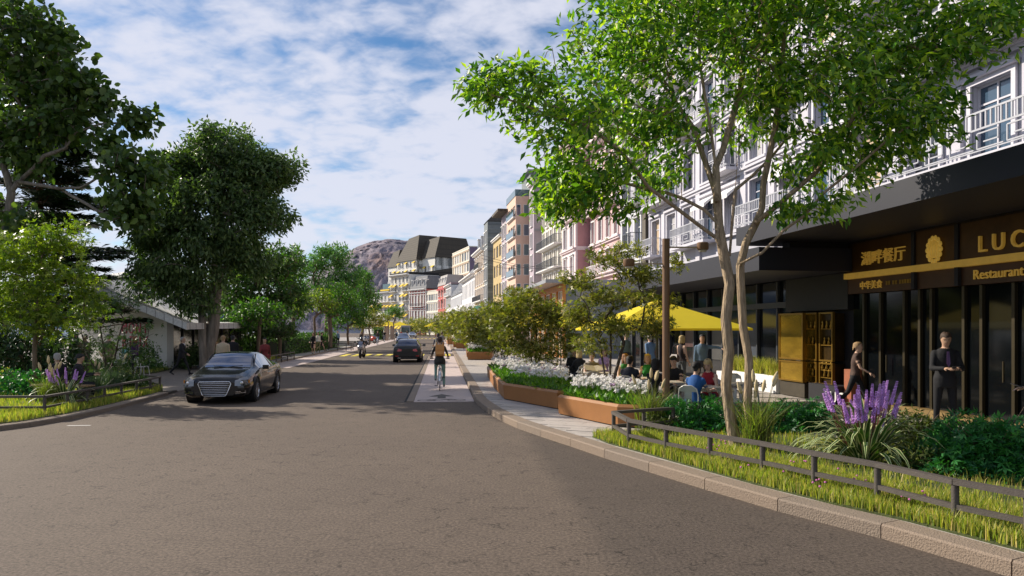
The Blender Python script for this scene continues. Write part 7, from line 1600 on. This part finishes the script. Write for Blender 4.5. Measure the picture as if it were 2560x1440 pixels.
sit('blonde woman in green top facing us', 3.42,18.1, 160, 'chair of the blonde woman in green', top=(.02,.20,.03), bottom=(.04,.04,.06), hair=('blond','bob'), sex='f', sleeve='none', vox=.02)
sit('auburn-haired woman in green vest behind the maple stems', 2.88,18.4, 185, 'chair of the auburn-haired woman in green', top=(.03,.17,.03), bottom=(.04,.04,.06), hair=('auburn','bob'), sex='f', sleeve='none', vox=.022)
stp = striped((.03,.028,.026), (.34,.29,.24), 22)
sit('dark-haired man in striped shirt reading a newspaper', 2.2,20.15, 190, 'chair of the man in striped shirt', top=(.2,.18,.15), bottom=(.04,.04,.05), hair=('brown','short'), sleeve='short', tilt=-22, lean=10, stripes=stp, arms=((34,(14,.1),52),(34,(14,.1),52)), vox=.02)
sit('short-haired blond person in black jacket and sunglasses', 1.98,23.1, 175, 'chair of the person with sunglasses', top=BK, bottom=(.03,.03,.04), hair=('blond','short'), jacket=True, vox=.022)
sit('blonde woman in black jacket seen from behind', 2.05,21.7, 20, 'chair of the blonde woman in black jacket', top=BK, bottom=(.03,.03,.04), hair=('blond','bob'), sex='f', jacket=True, vox=.022)
sit('woman in lilac top at the back table', 2.95,22.9, 165, 'chair of the woman in lilac top', top=(.48,.30,.46), bottom=(.2,.2,.25), hair=('sandy','bob'), sex='f', sleeve='short', vox=.022)
person('standing blonde woman in dark top and grey jeans with a brown bag', (5.3,22.5,.13), -60, 1.72, 'stand', top=(.03,.02,.02), bottom=(.08,.085,.09), hair=('blond','bob'), sex='f', sleeve='none', arms=((10,6,60),(4,8,20)), vox=.022)
person('man in blue shirt pointing to the right', (5.55,21.0,.13), 165, 1.76, 'stand', top=(.10,.16,.24), bottom=(.03,.035,.05), hair=('black','short'), skin='tan', arms=((75,80,5),(4,8,10)), yaw=10, collar=(.12,.18,.26), vox=.022)
person('grey-haired man in pale blue jacket walking away', (5.2,27,.13), 20, 1.76, 'walk', top=(.13,.22,.36), bottom=(.20,.19,.18), hair=('grey','short'), jacket=True, vox=.024)
person('person in green-grey top standing behind the maple', (4.5,28.5,.13), 200, 1.75, 'stand', top=(.16,.20,.15), bottom=(.05,.05,.05), hair=('grey','thin'), vox=.026)
# newspaper, bag
npo = thing('newspaper', 'open newspaper held by the man in striped shirt', 'newspaper', (2.30,19.68,.90), R(190)); M_np = mat('newsprint', (.46,.42,.36), .9, var=.25, scale=14)
for s_ in (-1,1): MB().add([(0,0,0),(s_*.30,.02,.03),(s_*.30,-.22,.17),(0,-.22,.13),(0,.006,0),(s_*.30,.026,.03),(s_*.30,-.214,.17),(0,-.214,.13)], [(0,1,2,3),(7,6,5,4),(0,4,5,1),(1,5,6,2),(2,6,7,3)]).build('page', M_np, npo)
bag = thing('shoulder_bag', 'dark brown shoulder bag of the standing blonde woman', 'bag', (5.05,22.35,1.02), R(-60)); MB().loft([[(-.14,-.05,0),(.14,-.05,0),(.14,.05,0),(-.14,.05,0)],[(-.16,-.06,.14),(.16,-.06,.14),(.16,.06,.14),(-.16,.06,.14)],[(-.12,-.02,.24),(.12,-.02,.24),(.12,.02,.24),(-.12,.02,.24)]]).build('pouch', mat('bag_leather', (.05,.022,.018), .5), bag); MB().tube([(-.12,0,.22),(-.08,0,.45),(0,0,.52),(.08,0,.45),(.12,0,.22)], .01, 6).build('strap', MATS['bag_leather'], bag)
# cyclists
CF = 5.6
person('cyclist in dark jacket and mint trousers with a tan backpack', (-2.40,23.93,.014), CF, 1.76, 'cycle', top=(.045,.043,.036), bottom=(.22,.36,.30), shoe=(.20,.19,.17), hair=('brown','bun'), sex='f', jacket=True, skin='light', arms=((44,18,22),(44,18,22)), vox=.018)
person('second cyclist in plaid shirt with a grey backpack', (-3.93,38.28,.014), CF, 1.80, 'cycle', top=(.06,.07,.11), bottom=(.35,.33,.30), hair=('black','short'), skin='tan', vox=.024)
person('third cyclist in grey shirt', (-5.43,55.8,.014), CF, 1.78, 'cycle', top=(.22,.22,.23), bottom=(.05,.05,.06), hair=('brown','short'), vox=.03)
person('cyclist in dark jacket on the white bicycle', (-17.0,91.2,.014), 186, 1.78, 'cycle', top=(.05,.045,.04), bottom=(.06,.10,.20), hair=('brown','short'), vox=.04)
person('cyclist in black on the black bicycle', (-19.5,110.2,.014), 186, 1.78, 'cycle', top=BK, bottom=(.04,.05,.08), hair=('black','short'), vox=.04)
person('motorcycle rider in black with a dark helmet', (-10.54,50.85,0), 182, 1.76, 'moto', top=(.02,.02,.022), bottom=(.04,.05,.07), helmet=(.01,.01,.012), vox=.026)
# left side walkers
person('bald bearded man in black suit striding across the path', (-14.55,31.7,.02), -92, 1.74, 'walk', top=BK, bottom=BK, skin='tan', hair=('grey','thin'), jacket=True, collar=(.6,.6,.6), vox=.022, arms=((-26,8,14),(28,8,30)))
person('man in beige jacket seen from behind beyond the sedan', (-11.0,27.4,.02), 8, 1.78, 'stand', top=(.50,.40,.27), bottom=(.10,.09,.08), hair=('sandy','thin'), jacket=True, wide=1.08, vox=.022)
person('person in long black coat beside the man in beige', (-11.75,30.3,.02), 15, 1.76, 'stand', top=BK, bottom=BK, hair=('black','short'), jacket=True, vox=.024)
person('woman in crimson jacket beyond the sedan', (-10.5,30.6,.02), 192, 1.72, 'walk', top=(.20,.035,.035), bottom=(.05,.05,.07), hair=('black','bun'), sex='f', skin='tan', jacket=True, yaw=-25, vox=.022)
person('woman in short black dress walking on the left pavement', (-15.05,54.5,.095), 185, 1.68, 'walk', top=BK, bottom=BK, skirt=.42, hair=('black','bob'), sex='f', sleeve='long', vox=.03, legs=((12,6,1),(-10,12,1)), arms=((10,8,60),(10,8,60)))
person('woman in white blouse and olive trousers', (-16.0,59.4,.095), 185, 1.68, 'stand', top=(.66,.63,.56), bottom=(.20,.20,.09), hair=('brown','bob'), sex='f', vox=.03)
person('woman in black outfit beside the olive trousers', (-16.6,62.6,.095), -80, 1.72, 'walk', top=BK, bottom=BK, skirt=.4, hair=('brown','bun'), sex='f', vox=.03)
person('man in light blue shirt standing at the hedge end', (-18.4,76,.095), 175, 1.76, 'stand', top=(.22,.33,.50), bottom=(.03,.03,.05), hair=('black','short'), vox=.034)
person('person in brown jacket and mint trousers walking away on the left lane', (-17.6,84,.02), 10, 1.76, 'walk', top=(.17,.12,.08), bottom=(.45,.62,.50), hair=('sandy','short'), vox=.034)
person('person in red top far behind the twin trunks', (-28.5,69,.095), 160, 1.7, 'stand', top=(.42,.03,.05), bottom=(.05,.05,.07), hair=('black','bob'), sex='f', vox=.036, arms=((20,30,80),(0,8,10)))
person('balding man in black suit on the left bench', (-12.15,19.25,.09), 40, 1.76, 'sit', top=BK, bottom=BK, skin='tan', hair=('grey','thin'), jacket=True, vox=.02)
person('dark-haired person in black on the left bench', (-11.75,19.35,.09), -60, 1.72, 'sit', top=BK, bottom=BK, skin='tan', hair=('black','short'), jacket=True, lean=10, tilt=-15, vox=.02)
person('shaded man in olive jacket standing under the maple sapling', (-15.75,26,.1), 190, 1.78, 'stand', top=(.12,.10,.05), bottom=(.08,.07,.04), skin='brown', hair=('black','short'), jacket=True, vox=.026)
person('shaded person in olive coat behind him', (-16.0,27.0,.1), 170, 1.76, 'stand', top=(.10,.085,.045), bottom=(.08,.07,.05), skin='brown', hair=('black','short'), jacket=True, vox=.028)
person('shaded man in tan jacket below the red lettering', (-15.3,27.3,.1), 10, 1.76, 'stand', top=(.20,.16,.10), bottom=(.07,.06,.04), skin='tan', hair=('grey','thin'), jacket=True, vox=.028)
person('woman in dark purple standing by the pale chair', (-15.65,29.9,.06), 80, 1.68, 'stand', top=(.05,.02,.07), bottom=BK, skin='tan', hair=('auburn','long'), sex='f', vox=.028)
# distant figures
far = [('distant walker in grey at the end of the right pavement',1074,150,(.25,.25,.27),(.04,.05,.07),0),('distant person in white shirt under the far umbrella',1089,158,(.7,.7,.7),(.3,.05,.06),180),('distant person in red and white right of the far umbrella',1102,152,(.5,.25,.22),(.2,.2,.2),170),('distant person in red top in front of the bus',1003,150,(.32,.07,.05),(.1,.1,.12),185),('distant person in black crossing beside the blue car',1018,128,BK,BK,60),('distant pair member in blue at the left of the bus',992,140,(.2,.3,.45),(.05,.05,.06),180),('distant person in brown near the red house',1050,172,(.25,.15,.12),(.08,.08,.1),160),('distant person in black at the foot of the street tree',990,118,BK,(.03,.03,.04),120),('person in navy top and dark red skirt beyond the third planter',1163,64,(.05,.05,.14),(.25,.06,.05),180),('person in orange top by the distant planters',1148,84,(.55,.25,.12),(.1,.1,.12),150)]
for i, (lb, px, Y, tc_, bc, fa) in enumerate(far):
    p_ = at(px,0,Y); person(lb, (p_.x,Y,.13 if px > 1040 else .01), fa, 1.74, 'walk' if i % 2 else 'stand', top=tc_, bottom=bc, hair=(['brown','black','blond'][i%3],'short'), vox=.045)
flush()
# backpacks
def backpack(label, loc, face, col, s=1.0, leather=False):
    o = thing('backpack', label, 'backpack', loc, R(face)); m = mat('pack_'+label.split()[0], col, .6, var=.1, bump=.2)
    def rr(y, hx, z0, z1): return [(-hx,y,z0),(hx,y,z0),(hx,y,z1),(-hx,y,z1)]
    MB().loft([rr(0,.13,.0,.36),rr(-.03,.145,-.01,.37),rr(-.10,.14,.0,.36),rr(-.125,.12,.03,.33)]).build('pack_body', m, o, smooth=40)
    MB().loft([rr(-.126,.125,.17,.365),rr(-.142,.12,.18,.36)]).build('flap', m, o); MB().loft([rr(-.126,.115,.02,.15),rr(-.165,.10,.03,.14)]).build('front_pocket', m, o)
    for sx in (-1,1): MB().tube([(sx*.09,-.02,.36),(sx*.105,.02,.46),(sx*.11,.12,.50),(sx*.115,.20,.40)], .014, 6).build('strap', m, o, smooth=True)
    return o
def on_back(idx, z=.10, back=-.125):
    p = QUEUE[idx]; q = p['tp']((0,back,z))*p['s']; return world(p['loc'], p['face'], q)
ix = {p['label']: i for i, p in enumerate(QUEUE)}
bp_ = backpack('tan leather backpack on the leading cyclist', on_back(ix['cyclist in dark jacket and mint trousers with a tan backpack'],.12,-.15), CF, (.62,.28,.08)); bp_.rotation_euler = (R(-14),0,R(CF))
bp_ = backpack('grey canvas backpack on the second cyclist', on_back(ix['second cyclist in plaid shirt with a grey backpack'],.12,-.14), CF, (.20,.19,.16)); bp_.rotation_euler = (R(-14),0,R(CF))
bp_ = backpack('dark pack on the walker in mint trousers', on_back(ix['person in brown jacket and mint trousers walking away on the left lane'],.12,-.13), 10, (.03,.03,.03))
